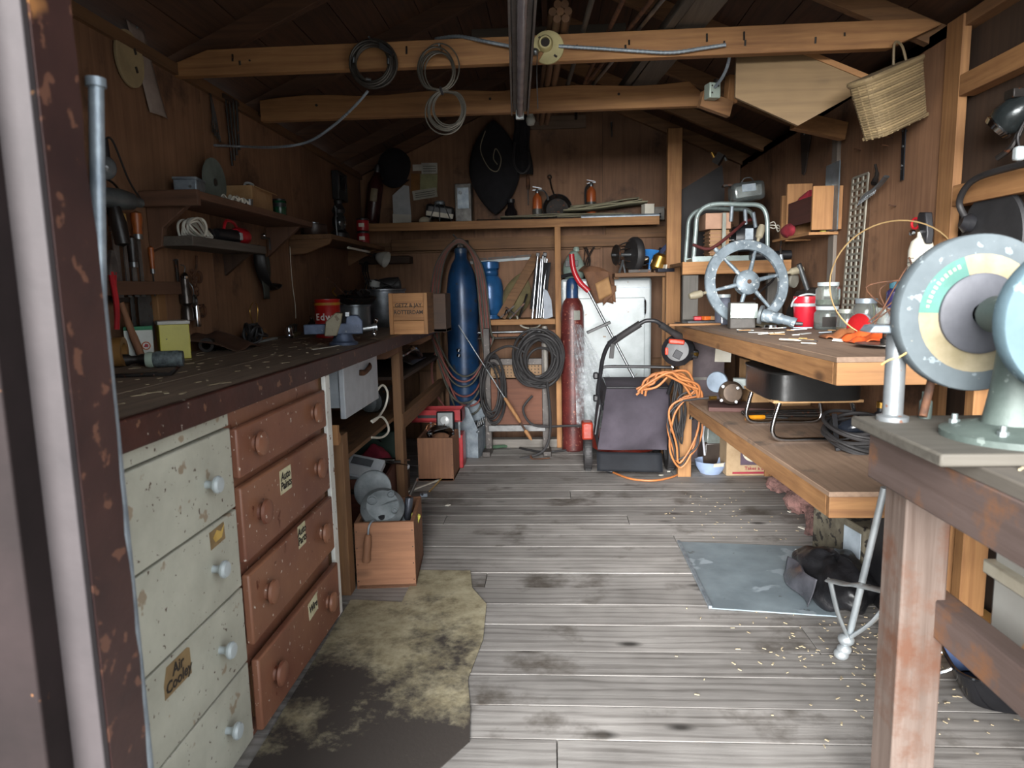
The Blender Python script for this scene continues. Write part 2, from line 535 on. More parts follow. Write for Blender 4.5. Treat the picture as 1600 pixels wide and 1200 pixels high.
pp = MB().cyl(pt(150, 128, Y=1.02), pt(155, 470, Y=1.0), 0.0105, n=16).cyl(pt(149, 122, Y=1.02), pt(150, 136, Y=1.02), 0.014, n=16)
a = pt(155, 470, Y=1.0)
pp.cyl(a, (a.x, a.y, 0), 0.0105)
tag(pp.build('steel_pipe', GALV), 'upright galvanised pipe just inside the left door jamb', 'pipe')

# roof: boards on rafters, ridge board, plates
ce = tag(MB().bb((RIDGE[0]-0.015, FW, RIDGE[1]-0.10), (RIDGE[0]+0.015, BW, RIDGE[1]+0.06)).build('ceiling', rafterwood('y')),
         'gabled roof of dark boards on rafters', kind='structure')
RW_ = 1.62
ang = math.atan(SL)
for sgn in (-1, 1):
    L = 1.75/math.cos(ang)
    nb = 11
    for k in range(nb):
        d0 = L*k/nb; d1 = L*(k+1)/nb
        cc = (d0+d1)/2
        x = RIDGE[0]+sgn*cc*math.cos(ang); z = RIDGE[1]+0.075-cc*math.sin(ang)
        o = MB().box((0, 0, 0), ((d1-d0)-0.004, BW-FW+0.3, 0.02)).build('roof_board', rafterwood('y'), ce)
        o.location = (x, (BW+FW)/2-0.02, z); o.rotation_euler = (0, sgn*ang, 0)
    for yy in (0.95, 1.47, 2.20, 2.98, 3.72, 4.42, 5.12, 5.66):
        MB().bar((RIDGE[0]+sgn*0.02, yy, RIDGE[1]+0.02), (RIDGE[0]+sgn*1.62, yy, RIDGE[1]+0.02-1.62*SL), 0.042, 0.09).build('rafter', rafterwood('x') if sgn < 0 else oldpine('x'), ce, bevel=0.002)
    xw = LW-0.03 if sgn < 0 else RW+0.05
    MB().box((0, 0, 0), (0.10, BW-FW, 0.045)).build('wall_plate', oldpine('y'), ce, loc=(xw, (BW+FW)/2, TOP-0.022))
    m = MB()
    x = RIDGE[0]+sgn*1.75/2; z = RIDGE[1]+0.10-1.75/2*SL
    o = MB().box((0, 0, 0), (L+0.1, BW-FW+0.5, 0.02)).build('light_stop_sheet', IRON, ce)  # unseen cover added over the boards to stop sky leaking through the seams
    o.location = (x, (BW+FW)/2, z); o.rotation_euler = (0, sgn*ang, 0)
tb = thing('tie_beam', 'long pine tie beam nearest the door carrying the armoured cable', 'beam', (0, 2.93, 2.2))
MB().prism([(-1.55, -0.05), (1.33, -0.05), (1.52, 0.03), (1.46, 0.055), (-1.40, 0.05), (-1.55, 0.0)], 0.042).build('timber', pine('x'), tb, bevel=0.003)
rng = random.Random(5)
m = MB()
for k in range(14):
    x = rng.uniform(-1.3, 1.3); m.cyl((x, -0.021, rng.uniform(-.03, .035)), (x, -0.0235, 0), 0.004, n=8)
m.build('nail', IRON, tb)
tb = thing('tie_beam', 'second pine tie beam with wavy upper edge deeper in the shed', 'beam', (0, 3.67, 2.2))
up = [(-1.5, 0.045)]+[(-1.4+0.14*k, 0.055+0.008*math.sin(k*1.3)) for k in range(15)]
MB().prism([(-1.5, -0.06), (0.83, -0.06), (0.70, 0.06)]+list(reversed(up)), 0.042).build('timber', pine('x'), tb, bevel=0.003)
for q in (-1.2, -0.3, 0.35):
    MB().cyl((q, -0.021, 0.01), (q, -0.0235, 0.01), 0.007, n=8).build('nail', IRON, tb)
# ------------------------------------------------------------------ left side: long bench, cabinets, shelves
BZ = 1.012
FX = -0.84
def fx(y): return (PI/2, 0, PI/2)           # text on a face that looks towards +X
def box_open(name, label, cat, loc, rz, w, d, h, mat, t=0.016, tilt=(0, 0), group=None):
    """open-topped wooden box, boards as parts; w along x, d along y"""
    o = thing(name, label, cat, loc, (tilt[0], tilt[1], rz), group)
    MB().box((0, 0, t/2), (w, d, t)).build('base_board', mat, o)
    for s in (-1, 1):
        MB().box((0, s*(d/2-t/2), h/2), (w, t, h)).build('side_board', mat, o, bevel=0.002)
        MB().box((s*(w/2-t/2), 0, h/2), (t, d-2*t, h*0.995)).build('side_board', mat, o, bevel=0.002)
    m = MB()
    for s in (-1, 1):
        for k in range(4):
            m.cyl((s*(w/2-0.008), -d/2-0.0008, h*(0.12+0.25*k)), (s*(w/2-0.008), -d/2+0.002, h*(0.12+0.25*k)), 0.0028, n=6)
    m.build('nail_heads', IRON, o)
    return o

TOPW = wood('worn_benchtop', '#8a7766', '#4e4035', 'y', rough=0.7, dirt=('#7b6a58', 0.10, 9))
wbn = thing('workbench', 'long dark wooden workbench along the left wall', 'workbench', (LW, 1.0, 0))
for a, b in ((0.0, 0.25), (0.25, 0.47), (0.47, 0.70)):
    MB().box((0, 0, 0), (b-a-0.003, 4.66, 0.045)).build('top_board', TOPW, wbn, bevel=0.004, loc=((a+b)/2+0.004, 2.34, BZ-0.0225))
MB().box((0, 0, 0), (0.022, 4.66, 0.066)).build('front_edge', plain('chipped_maroon_paint', '#40221c', '#2a1512', rough=0.45, scale=7, speck=[('#b9b2a6', 0.05, 16), ('#6b4a38', 0.10, 10)]), wbn, bevel=0.004, loc=(0.71, 2.34, BZ-0.031))
for yy, xx in ((2.9, 0.655), (4.5, 0.64)):
    MB().box((0, 0, 0), (0.05, 0.085, 0.945)).build('leg', oldpine('z'), wbn, bevel=0.003, loc=(xx, yy, 0.472))
MB().prism([(0.0, -0.07), (0.62, -0.07), (0.69, -0.035), (0.69, 0.0), (0.0, 0.0)], 0.045, (0.0, 2.80, BZ-0.068)).build('bracket', crate('x'), wbn, bevel=0.004)
MB().prism([(0.0, -0.07), (0.62, -0.07), (0.70, -0.03), (0.70, 0.0), (0.0, 0.0)], 0.045, (0.0, 3.80, BZ-0.068)).build('bracket', crate('x'), wbn, bevel=0.004)
MB().box((0, 0, 0), (0.045, 1.7, 0.09)).build('shelf_bearer', oldpine('y'), wbn, loc=(0.66, 3.72, 0.50))
MB().bar((0.62, 1.72, 0.46), (0.20, 3.0, 0.62), 0.04, 0.08).build('brace', oldpine('y'), wbn)
us = MB().box((0, 0, 0), (0.66, 1.55, 0.02))
us.build('under_shelf', darkwood('y'), wbn, loc=(0.34, 3.75, 0.74)).rotation_euler = (0.0, 0.0, 0)
us2 = MB().box((0, 0, 0), (0.60, 1.4, 0.02)).build('under_shelf', oldpine('y'), wbn, loc=(0.33, 2.4, 0.52))

# white drawer unit nearest the door
WP = plain('grimy_white_paint', '#b3b2a4', '#9d9c8f', rough=0.55, scale=5, speck=[('#4c3d33', 0.07, 28), ('#8d7f6c', 0.10, 6)])
wc = thing('white_drawer_cabinet', 'grimy white painted drawer cabinet under the bench beside the door jamb', 'cabinet', (FX-0.32, 1.38, 0))
MB().box((-0.01, 0, 0.4725), (0.61, 0.68, 0.945)).build('carcass', WP, wc)
MB().box((0.304, 0, 0.928), (0.016, 0.68, 0.034)).build('top_rail', WP, wc, bevel=0.002)
zs = [0.908, 0.689, 0.469, 0.253, 0.022]
TAPE = plain('brown_tape', '#8a7350', '#6f5a3c', rough=0.6, scale=14)
for k in range(4):
    z1, z0 = zs[k]-0.003, zs[k+1]+0.003
    d = MB().box((0, 0, 0), (0.02, 0.676, z1-z0)).build('drawer', WP, wc, bevel=0.003, loc=(0.306, 0, (z0+z1)/2))
    for yk in (0.195, -0.21):
        MB().lathe([(0.010, 0), (0.009, 0.012), (0.012, 0.018), (0.021, 0.026), (0.022, 0.032), (0.018, 0.038), (0, 0.040)], (0.009, yk, -0.005+0.004*k), (1, 0, 0), 18).build('knob', WHITE, d)
    if k == 1:
        t = MB().box((0.0105, 0.228, 0.073), (0.001, 0.075, 0.045), (0.05, 0, 0)).build('tape_label', TAPE, d)
        MB().prism([(-0.03, 0), (-0.01, 0.014), (0.01, 0.004), (0.03, 0.016), (0.012, -0.012), (-0.02, -0.014)], 0.0008, (0.0115, 0.235, 0.075), (0, 1, 0), (0, 0, 1)).build('torn_paper', plain('yellowed_paper', '#c9a95e', '#b08f48', rough=0.9), d)
    if k == 2:
        t = MB().prism([(-0.055, -0.032), (0.055, -0.032), (0.055, 0.03), (0.045, 0.036), (-0.04, 0.036), (-0.055, 0.0)], 0.001, (0.0105, 0.005, 0.055), (0, 1, 0), (0, 0, 1)).build('tape_label', TAPE, d)
        words('Air\nCooley', 0.036, INK, d, (0.0115, 0.007, 0.056), (PI/2, 0, PI/2), shear=0.12)

# brown four-drawer chest
BP = plain('tan_brown_paint', '#8a5f48', '#73493a', rough=0.42, scale=3, speck=[('#cfc6ba', 0.06, 24), ('#5a2c1a', 0.06, 11)])
bc = thing('brown_chest', 'tan brown painted chest of four drawers with round knobs', 'chest of drawers', (FX-0.32, 2.095, 0))
MB().box((-0.015, 0, 0.4725), (0.62, 0.75, 0.945)).build('carcass', BP, bc)
TAG = plain('paper_label', '#cdc7a6', '#b5ae8c', rough=0.9, scale=30)
dz = [(0.898, 0.761, 0, 0), (0.736, 0.524, 0, 0), (0.493, 0.289, 0.004, 0.012), (0.239, 0.028, 0.012, -0.02)]
txt = [None, ('Auto\nPaints', -0.056, 0.09), ('Auto\nParts', 0.037, 0.065), ('Wire', 0.075, 0.085)]
for k, (z1, z0, out, tl) in enumerate(dz):
    h = z1-z0
    d = MB().box((0, 0, 0), (0.024, 0.715, h)).build('drawer', BP, bc, bevel=0.006, loc=(0.312+out, 0, (z0+z1)/2))
    d.rotation_euler = (tl*0.5, 0, 0)
    MB().box((-0.15, 0, -0.005), (0.28, 0.66, h*0.72)).build('drawer_box', oldpine('y'), d)
    for yk in (-0.25, 0.225):
        MB().lathe([(0.024, 0), (0.022, 0.008), (0.030, 0.012), (0.036, 0.018), (0.034, 0.026), (0.022, 0.031), (0, 0.033)], (0.011, yk, 0.006), (1, 0, 0), 22).build('knob', BP, d)
    if txt[k]:
        tx, ty, w_ = txt[k]
        MB().box((0.0125, ty, 0.045 if k == 1 else 0.07 if k == 2 else 0.06), (0.001, w_, 0.075 if k < 3 else 0.06), (0.08 if k == 3 else 0, 0, 0)).build('paper_tag', TAG, d)
        words(tx, 0.036, INK, d, (0.0135, ty, 0.045 if k == 1 else 0.07 if k == 2 else 0.06), (PI/2, 0, PI/2), shear=0.1)
wp = thing('painted_post', 'white painted post at the end of the brown chest', 'post', (FX-0.02, 2.52, 0))
MB().box((0.012, -0.020, 0.472), (0.016, 0.05, 0.945)).build('white_strip', plain('chipped_white_paint', '#e3e4df', '#cfd0ca', rough=0.5, speck=('#6b4a38', 0.09, 22)), wp, bevel=0.002)
MB().box((-0.02, 0.01, 0.472), (0.045, 0.085, 0.945)).build('timber', oldpine('z'), wp, bevel=0.002)
MB().prism([(0, 0), (0.03, 0.005), (0.035, 0.035), (0.02, 0.05), (0.024, 0.075), (0, 0.08)], 0.035, (0.006, 0.055, 0.66), (0, 1, 0)).build('corbel', pine('z'), wp)
us = thing('bench_upright', 'brown timber upright standing behind the white painted post', 'post', (FX-0.03, 2.70, 0))
MB().box((0, 0, 0.34), (0.045, 0.07, 0.68)).build('timber', oldpine('z'), us, bevel=0.002)

# open white metal drawer
wd = thing('pull_out_tray', 'white painted tray drawer pulled out under the bench, dark handle', 'tray drawer', (-1.10, 3.21, 0.70))
MB().box((0.18, 0, 0.12), (0.025, 0.58, 0.245)).build('front', plain('pale_grey_paint', '#bcc2c8', '#aab0b6', rough=0.5, speck=('#7a7f85', 0.04, 20)), wd, bevel=0.004)
bx_ = MB()
bx_.box((0.02, -0.27, 0.13), (0.30, 0.014, 0.17)).box((0.02, 0.27, 0.13), (0.30, 0.014, 0.17)).box((0.02, 0, 0.05), (0.30, 0.53, 0.012)).box((-0.13, 0, 0.13), (0.012, 0.53, 0.17))
bx_.build('tray', plain('dull_grey_paint', '#a4abb1', '#8f969c', rough=0.55), wd)
MB().tube([(0.192, -0.05, 0.175), (0.206, -0.01, 0.170), (0.208, 0.05, 0.178), (0.206, 0.10, 0.186), (0.192, 0.14, 0.190)], 0.009, 8, flat=1.5).build('handle', RUST, wd)
cb = MB().tube([(-0.92, 3.45, 0.72), (-0.90, 3.55, 0.76), (-0.89, 3.62, 0.71), (-0.90, 3.60, 0.64), (-0.91, 3.48, 0.60), (-0.92, 3.40, 0.59)], 0.006, 8)
cb.tube([(-0.92, 3.38, 0.60), (-0.90, 3.50, 0.60), (-0.89, 3.58, 0.55), (-0.89, 3.60, 0.50), (-0.90, 3.50, 0.49), (-0.92, 3.36, 0.52)], 0.006, 8)
cb.cyl((-0.92, 3.44, 0.70), (-0.98, 3.44, 0.73), 0.006, n=8)
tag(cb.build('white_cable', plain('white_pvc', '#d8d5ca', '#c6c2b6', rough=0.5)), 'white cable looping below the pulled out white drawer', 'cable')

# --- wall shelves
shA = thing('wall_shelf', 'upper shelf on the left wall with the cardboard box on it', 'shelf', (LW, 2.60, 1.61))
def shelfwood(ax): return wood('shelf_wood', '#6d4c38', '#442d20', ax)
MB().box((0.115, 0.62, 0.016), (0.225, 1.24, 0.03)).build('shelf_board', shelfwood('y'), shA, bevel=0.003)
MB().box((0.115, -0.012, 0.005), (0.23, 0.024, 0.06)).build('end_board', shelfwood('x'), shA, bevel=0.004)
MB().prism([(0, 0), (0.19, 0), (0.06, -0.10), (0.05, -0.17), (0, -0.19)], 0.03, (0.002, 0.03, 0.0)).build('bracket', shelfwood('z'), shA, bevel=0.003)
MB().prism([(0, 0), (0.19, 0), (0, -0.16)], 0.03, (0.002, 1.15, 0.0)).build('bracket', shelfwood('z'), shA, bevel=0.003)
shB = thing('wall_shelf', 'short grey shelf under the upper one holding the red grinder', 'shelf', (LW, 2.63, 1.44))
MB().box((0.086, 0.34, 0.02), (0.17, 0.69, 0.038)).build('shelf_board', wood('grey_old_board', '#5e574f', '#3a332d', 'y'), shB, bevel=0.003)
MB().prism([(0, 0), (0.13, 0), (0, -0.10)], 0.025, (0.002, 0.6, 0.0)).build('bracket', darkwood('z'), shB)
shC = thing('wall_shelf', 'corner shelf at the far end of the left wall with two red tins', 'shelf', (LW, 4.05, 1.565))
MB().box((0.13, 0.66, 0.014), (0.26, 1.32, 0.028)).build('shelf_board', oldpine('y'), shC, bevel=0.003)
MB().prism([(0, 0), (0.255, 0), (0.24, -0.03), (0.10, -0.085), (0, -0.09)], 0.03, (0.002, 0.02, 0.0)).build('bracket', oldpine('x'), shC, bevel=0.003)
MB().prism([(0, 0), (0.22, 0), (0, -0.12)], 0.03, (0.002, 1.2, 0.0)).build('bracket', oldpine('x'), shC, bevel=0.003)
rk = thing('tool_rack', 'narrow timber tool rack low on the left wall', 'tool rack', (LW, 2.08, 1.256))
MB().box((0.075, 0.29, 0.024), (0.022, 0.60, 0.048)).build('front_rail', shelfwood('y'), rk, bevel=0.002)
MB().box((0.012, 0.29, 0.024), (0.022, 0.60, 0.048)).build('back_rail', oldpine('y'), rk)
for yy in (0.0, 0.30, 0.58):
    MB().box((0.044, yy, 0.024), (0.04, 0.02, 0.045)).build('spacer', oldpine('x'), rk)

def grip_tool(name, label, cat, px, H=0.26, r=0.012, grip=0.5, gm=None, bw=0.018, tilt=0.0, group=None):
    """a hand tool standing in the rack: turned grip above, flat steel blade below"""
    p = pt(px[0], px[1], X=LW+0.044)
    o = thing(name, label, cat, (p.x, p.y, p.z), (tilt, 0, 0), group)
    g = H*grip
    MB().lathe([(r*0.7, H-g), (r*0.85, H-g+0.01), (r*0.75, H-g*0.75), (r, H-g*0.35), (r*0.95, H-g*0.1), (0, H)], n=14).build('grip', gm or BLACK, o)
    MB().lathe([(r*0.78, H-g-0.014), (r*0.8, H-g+0.004)], n=14).build('ferrule', STEEL, o)
    MB().prism([(-bw/2, -0.06), (bw/2, -0.06), (bw/2*0.9, H-g-0.02), (0.004, H-g-0.012), (-0.004, H-g-0.012), (-bw/2*0.9, H-g-0.02)], 0.004, (0, 0, 0), (0, 1, 0), (0, 0, 1)).build('blade', STEEL, o)
    return o
HB = plain('dark_handle', '#241f1d', '#171413', rough=0.4)
HO = plain('orange_handle', '#a5592a', '#824219', rough=0.4)
HY = plain('bone_yellow_handle', '#c9a968', '#a98749', rough=0.5)
grip_tool('file', 'tall file with long dark handle standing in the tool rack', 'file', (186, 438), 0.30, 0.020, 0.40, HB, 0.035)
grip_tool('chisel', 'chisel with banded yellow handle in the tool rack', 'chisel', (200, 438), 0.24, 0.014, 0.40, HY, 0.02)
grip_tool('rasp', 'rasp with short black handle in the tool rack', 'rasp', (211, 438), 0.16, 0.019, 0.62, HB, 0.03)
grip_tool('screwdriver', 'screwdriver with fat orange wooden handle in the rack', 'screwdriver', (222, 438), 0.25, 0.020, 0.35, HO, 0.022)
grip_tool('awl', 'thin awl with pale wooden handle at the rack end', 'awl', (240, 438), 0.13, 0.011, 0.7, HO, 0.006)
p = pt(172, 420, X=LW+0.10)
pl = thing('pliers', 'red handled pliers hanging on the tool rack', 'pliers', p)
MB().tube([(0, 0.0, -0.01), (0.004, 0.005, -0.06), (0.004, 0.010, -0.13), (0, 0.004, -0.20)], 0.009, 8).tube([(0, 0.02, -0.01), (-0.01, 0.028, -0.06), (-0.012, 0.03, -0.12), (-0.01, 0.024, -0.18)], 0.008, 8).build('grips', RED, pl)
MB().prism([(-0.02, -0.02), (0.03, -0.02), (0.028, 0.02), (0.014, 0.06), (0.004, 0.062), (-0.012, 0.02)], 0.012, (0, 0.005, 0), (0, 1, 0)).build('jaws', STEEL, pl)
for k, (x0, x1, y0, y1, l) in enumerate(((203, 214, 462, 520, 'narrow'), (215, 240, 462, 512, 'wide'))):
    a, b = pt(x0, y0, X=LW+0.025+0.012*k), pt(x1, y1, X=LW+0.025+0.012*k)
    sb = thing('panel_saw', l+' grey steel blade hanging below the tool rack', 'saw', (a.x, (a.y+b.y)/2, 1.256))
    w_ = abs(b.y-a.y)
    MB().prism([(-w_/2, -0.19), (w_/2, -0.17), (w_/2, -0.002), (-w_/2, -0.002)], 0.003, (0, 0, 0), (0, 1, 0)).build('plate', plain('dull_steel', '#6a6c6c', '#4b4d4e', rough=0.5, metal=0.6, speck=('#5a4030', 0.1, 18)), sb)
    MB().prism([(w_/2-0.0005+(0.003 if j % 2 else 0), -0.17+j*0.012) for j in range(14)]+[(w_/2-0.002, -0.01), (w_/2-0.002, -0.17)], 0.003, (0, 0, 0), (0, 1, 0)).build('teeth', STEEL, sb)
a = pt(248, 480, X=LW+0.02)
tag(MB().box((0, 0, 0), (0.03, 0.055, 0.125)).build('wood_block', pine('z'), bevel=0.003, loc=a), 'small pale wood block fixed below the rack end', 'wood block')

# things on the upper shelf
zA = 1.641
def on(px, z): return pt(px[0], px[1], Z=z)
ZL = 1.25
o = thing('metal_box', 'small grey metal box on the near end of the upper shelf', 'box', (LW+0.085, 2.80, zA), (0, 0, 0.2))
MB().box((0, 0, 0.035), (0.09, 0.12, 0.07)).build('body', GALV, o, bevel=0.006)
MB().box((0, 0, 0.073), (0.096, 0.126, 0.012)).build('lid', GALV, o, bevel=0.004)
MB().cyl((0.02, -0.061, 0.04), (0.02, -0.064, 0.04), 0.006, n=10).build('rivet', STEEL, o)
o = thing('grinding_disc', 'thin grey disc standing on edge on the upper shelf', 'disc', (LW+0.06, 3.07, zA+0.105), (0, 0, 0.0))
MB().cyl((-0.003, 0, 0), (0.003, 0, 0), 0.105, n=36).build('disc', plain('grey_disc', '#6f7a74', '#565f5a', rough=0.6), o)
MB().cyl((0.003, 0, 0), (0.005, 0, 0), 0.018, n=20).build('centre_plate', STEEL, o)
o = thing('cardboard_box', 'open pale cardboard box on the upper left shelf', 'box', (LW+0.10, 3.33, zA), (0, 0, 0.05))
MB().box((0, 0, 0.055), (0.13, 0.27, 0.11)).build('carton', CARD, o, bevel=0.003)
MB().box((0.075, 0.02, 0.105), (0.03, 0.24, 0.003), (0, 0.5, 0)).build('flap', CARD, o)
MB().tube([(0.0, -0.06, 0.11), (0.0, -0.03, 0.135), (0.01, 0.03, 0.135), (0.0, 0.06, 0.112)], 0.006, 8).build('tube', WHITE, o)
o = thing('small_tin', 'green and black tin beside the cardboard box', 'tin', (LW+0.14, 3.60, zA))
MB().lathe([(0.033, 0), (0.035, 0.003), (0.035, 0.083), (0.033, 0.087)], n=24).build('can', plain('green_print', '#1d5c3c', '#123a28', rough=0.25, scale=5, bmp=0), o)
MB().lathe([(0.034, 0.087), (0.034, 0.095), (0, 0.096)], n=24).build('lid', BLACK, o)
m = MB().lathe([(0.0353, 0.055), (0.0353, 0.075)], n=24)
m.build('label_band', BLACK, o)
o = thing('rag', 'crumpled white rag at the front of the upper shelf', 'rag', (LW+0.19, 2.98, zA))
def ragf(u, v):
    x, y = (u-0.5)*0.07, (v-0.5)*0.13
    return Vector((x, y, 0.012+0.014*math.sin(u*9+v*5)*math.cos(v*11)+0.008*math.sin(v*23+u*4)))
MB().surf(ragf, 14, 20).build('cloth', PAPER, o, solid=0.003)
o = thing('metal_cup', 'little steel cup on the upper shelf beside the white rag', 'cup', (LW+0.185, 3.13, zA))
MB().lathe([(0, 0.002), (0.014, 0), (0.018, 0.035), (0.017, 0.035), (0.013, 0.004), (0, 0.004)], n=18).build('cup', STEEL, o)

# lower short shelf
zB = 1.480
o = thing('cord_bundle', 'white electric cord bundled on the short shelf', 'cord', (LW+0.10, 2.79, zB))
m = MB(); rng = random.Random(11)
for k in range(7):
    a = rng.uniform(-0.15, 0.15); s_ = rng.uniform(0.8, 1.1)
    m.tube([(0.01*k-0.03, -0.07*s_, 0.006+0.004*k), (0.01*k-0.03+a*0.1, -0.075*s_, 0.055*s_), (0.01*k-0.03, -0.02, 0.075*s_), (0.01*k-0.03+a*0.1, 0.06*s_, 0.035), (0.01*k-0.03, 0.075*s_, 0.01), (0.01*k-0.03, 0.0, 0.006)], 0.005, 6, True)
m.build('loops', plain('white_pvc', '#d8d5ca'), o)
MB().tube([(0.045, -0.02, 0.005), (0.047, 0.0, 0.045), (0.03, 0.0, 0.078), (-0.03, 0, 0.078)], 0.005, 6).build('tie', PAPER, o)
o = thing('angle_grinder', 'black and red angle grinder lying on the short shelf', 'angle grinder', (LW+0.09, 3.11, zB))
MB().lathe([(0.018, -0.13), (0.026, -0.12), (0.028, -0.02), (0.032, 0.0), (0.032, 0.06)], (0, 0, 0.034), (0, 1, 0), 18).build('motor_body', BLACK, o)
MB().lathe([(0.032, 0.06), (0.040, 0.075), (0.040, 0.14), (0.032, 0.165), (0, 0.172)], (0, 0, 0.040), (0, 1, 0), 18).build('gear_head', RED, o)
MB().box((0.030, 0.055, 0.036), (0.008, 0.026, 0.034)).build('badge', WHITE, o, bevel=0.003)
MB().tube([(0.0, 0.09, 0.07), (0.0, 0.05, 0.098), (0.0, -0.02, 0.10), (0.0, -0.05, 0.06)], 0.007, 8).build('guard_handle', RED, o)
MB().tube([(0.0, -0.13, 0.034), (0.0, -0.18, 0.05), (0.03, -0.20, 0.02), (0.0, -0.17, 0.008)], 0.005, 8).build('cord', RUBBER, o)
p = pt(188, 312, X=LW+0.10)
o = thing('hand_drill', 'old grey hand drill with dark handle hung beside the upper shelf', 'drill', p)
MB().lathe([(0.012, -0.12), (0.028, -0.10), (0.034, -0.04), (0.036, 0.0), (0.030, 0.05), (0.018, 0.07), (0.016, 0.10), (0, 0.105)], (0, 0, 0), (0.1, 1, 0), 18).build('body', plain('worn_grey_metal', '#6e7577', '#484d4f', rough=0.4, metal=0.5), o)
MB().lathe([(0.014, 0.02), (0.018, 0.04), (0.026, 0.08), (0.024, 0.15), (0, 0.16)], (0, -0.04, 0), (0.1, 0.05, -1), 16).build('handle', HB, o)
MB().lathe([(0.022, 0), (0.024, 0.006), (0.022, 0.014)], (0, -0.02, 0), (0, 1, 0), 18).build('collar', STEEL, o)
MB().tube([(0, 0.0, 0.03), (-0.03, 0.01, 0.06), (-0.08, 0.0, 0.09)], 0.004, 6).build('hanger', IRON, o)
p = pt(165, 262, X=LW+0.06)
o = thing('work_lamp', 'dim glass bulb work lamp hanging high beside the pipe', 'lamp', p)
MB().ball((0, 0, 0), (0.034, 0.034, 0.04)).build('bulb', plain('smoked_glass', '#6c7072', '#54585a', rough=0.12, bmp=0), o)
MB().cyl((0, 0, 0.03), (0, 0, 0.09), 0.018, 0.016).build('socket', BLACK, o)
MB().tube([(0, 0, 0.08), (0, 0.05, 0.10), (-0.02, 0.16, -0.02), (-0.05, 0.3, -0.09)], 0.004, 6).build('cord', RUBBER, o)
p = pt(202, 92, X=LW+0.012)
o = thing('cream_plate', 'cream oval wooden plate with slots hung high on the left wall', 'plate', p)
m = MB(); pl_ = [(0.085*math.cos(2*PI*k/28), 0.10*math.sin(2*PI*k/28)) for k in range(28)]
m.prism(pl_, 0.012, (0, 0, 0), (0, 1, 0)).build('plate', plain('cream_paint', '#a08f6c', '#86775a'), o, bevel=0.002)
for q in (-0.03, 0.035): MB().box((0.007, 0.03, q), (0.003, 0.012, 0.022), (0.4, 0, 0)).build('slot', INK, o)
p = pt(228, 112, X=LW+0.006)
o = thing('wall_calendar', 'long strip of old paper pinned high on the left wall', 'paper', p)
def papf(u, v):
    return Vector((0.004+0.014*(1-v)**2*abs(math.sin(u*2.5)), (u-0.5)*0.11+0.10*(0.5-v), (v-0.5)*0.30))
MB().surf(papf, 6, 14).build('sheet', plain('old_paper', '#8f8178', '#776a62', rough=0.9), o, solid=0.001)
MB().ball((0.006, -0.045, 0.145), 0.005, 8, 6).build('pin', STEEL, o)
# ------------------------------------------------------------------ things on the left bench
def bp(x, y, m=0.08, z=None):
    z = BZ if z is None else z
    p = pt(x, y, Z=z)
    if p.x < LW+m:
        k = (LW+m)/p.x
        p = Vector((p.x*k, p.y*k, z))
    return p
YEL = plain('yellow_tin', '#c8c04a', '#b3aa3c', rough=0.4, scale=4, speck=[('#3a342a', 0.02, 26)])
p = bp(273, 553, 0.10)
o = thing('yellow_box', 'yellow tin box with white lid and handwritten label on the bench', 'box', p, (0, 0, 0.62))
MB().box((0, 0, 0.066), (0.105, 0.105, 0.132)).build('body', YEL, o, bevel=0.003)
MB().box((0, 0, 0.138), (0.112, 0.112, 0.014)).build('lid', plain('dirty_white', '#c6c5bd', '#aeada4', rough=0.5), o, bevel=0.003)
MB().box((0.0530, -0.006, 0.080), (0.0008, 0.085, 0.034)).build('tape_strip', plain('grey_tape', '#a79c78', '#948a68'), o)
words('Sheet Met', 0.020, INK, o, (0.054, -0.004, 0.081), (PI/2, 0, PI/2), shear=0.15)
MB().box((0.0543, 0.0, 0.070), (0.0006, 0.035, 0.0015)).build('underline', INK, o)
p = bp(230, 540, 0.07)
o = thing('seed_carton', 'white and green printed carton behind the yellow tin', 'carton', (p.x-0.01, p.y-0.03, BZ), (0, 0, 0.5))
MB().box((0, 0, 0.06), (0.09, 0.045, 0.12)).build('carton', plain('white_card', '#d2d6d0', '#bfc4bd', rough=0.7), o, bevel=0.002)
MB().box((0, 0, 0.125), (0.092, 0.047, 0.014)).build('cap', plain('green_card', '#2c7a55', '#225f42'), o, bevel=0.002)
MB().ring((0.022, -0.0235, 0.062), (0, 1, 0), 0.013, 0.002, 6, 20).build('warning_ring', ORANGE, o)
MB().prism([(-0.008, -0.004), (0.006, -0.006), (0.008, 0.004), (-0.002, 0.008)], 0.001, (0.022, -0.0232, 0.062)).build('warning_mark', RED, o)
p = bp(238, 575)
o = thing('nut_jar', 'glass jar of nuts lying on its side on the bench', 'jar', (p.x, p.y, BZ+0.028), (0, 0, 0.35))
MB().lathe([(0, 0), (0.026, 0.003), (0.028, 0.02), (0.028, 0.085), (0.022, 0.095)], (0.10, 0, 0), (-1, 0, 0), 24).build('glass', plain('grey_glassware', '#6f7b7d', '#4d5557', rough=0.12, scale=60, bmp=0.4), o)
MB().lathe([(0.0, -0.001), (0.026, 0), (0.027, 0.012), (0.024, 0.022), (0.0, 0.022)], (0.005, 0, 0), (-1, 0, 0), 24).build('lid', plain('mint_lid', '#a9b8a8', '#93a292'), o)
m = MB(); rng = random.Random(4)
for k in range(18): m.box((0.02+rng.random()*0.07, rng.uniform(-.016, .016), rng.uniform(-.022, .004)), (0.011, 0.011, 0.007), (rng.random()*3,)*3)
m.build('nuts', STEEL, o)
p = bp(214, 520, 0.05)
o = thing('hammer', 'hammer with long wooden handle leaning behind the seed carton', 'hammer', p)
a, b = bp(222, 548, 0.09), pt(188, 470, X=LW+0.035)
MB().tube([b-p, (a+b)/2-p, a-p+V(0, 0, 0.014)], [0.010, 0.012, 0.014, 0.013], 10).build('handle', crate('z'), o)
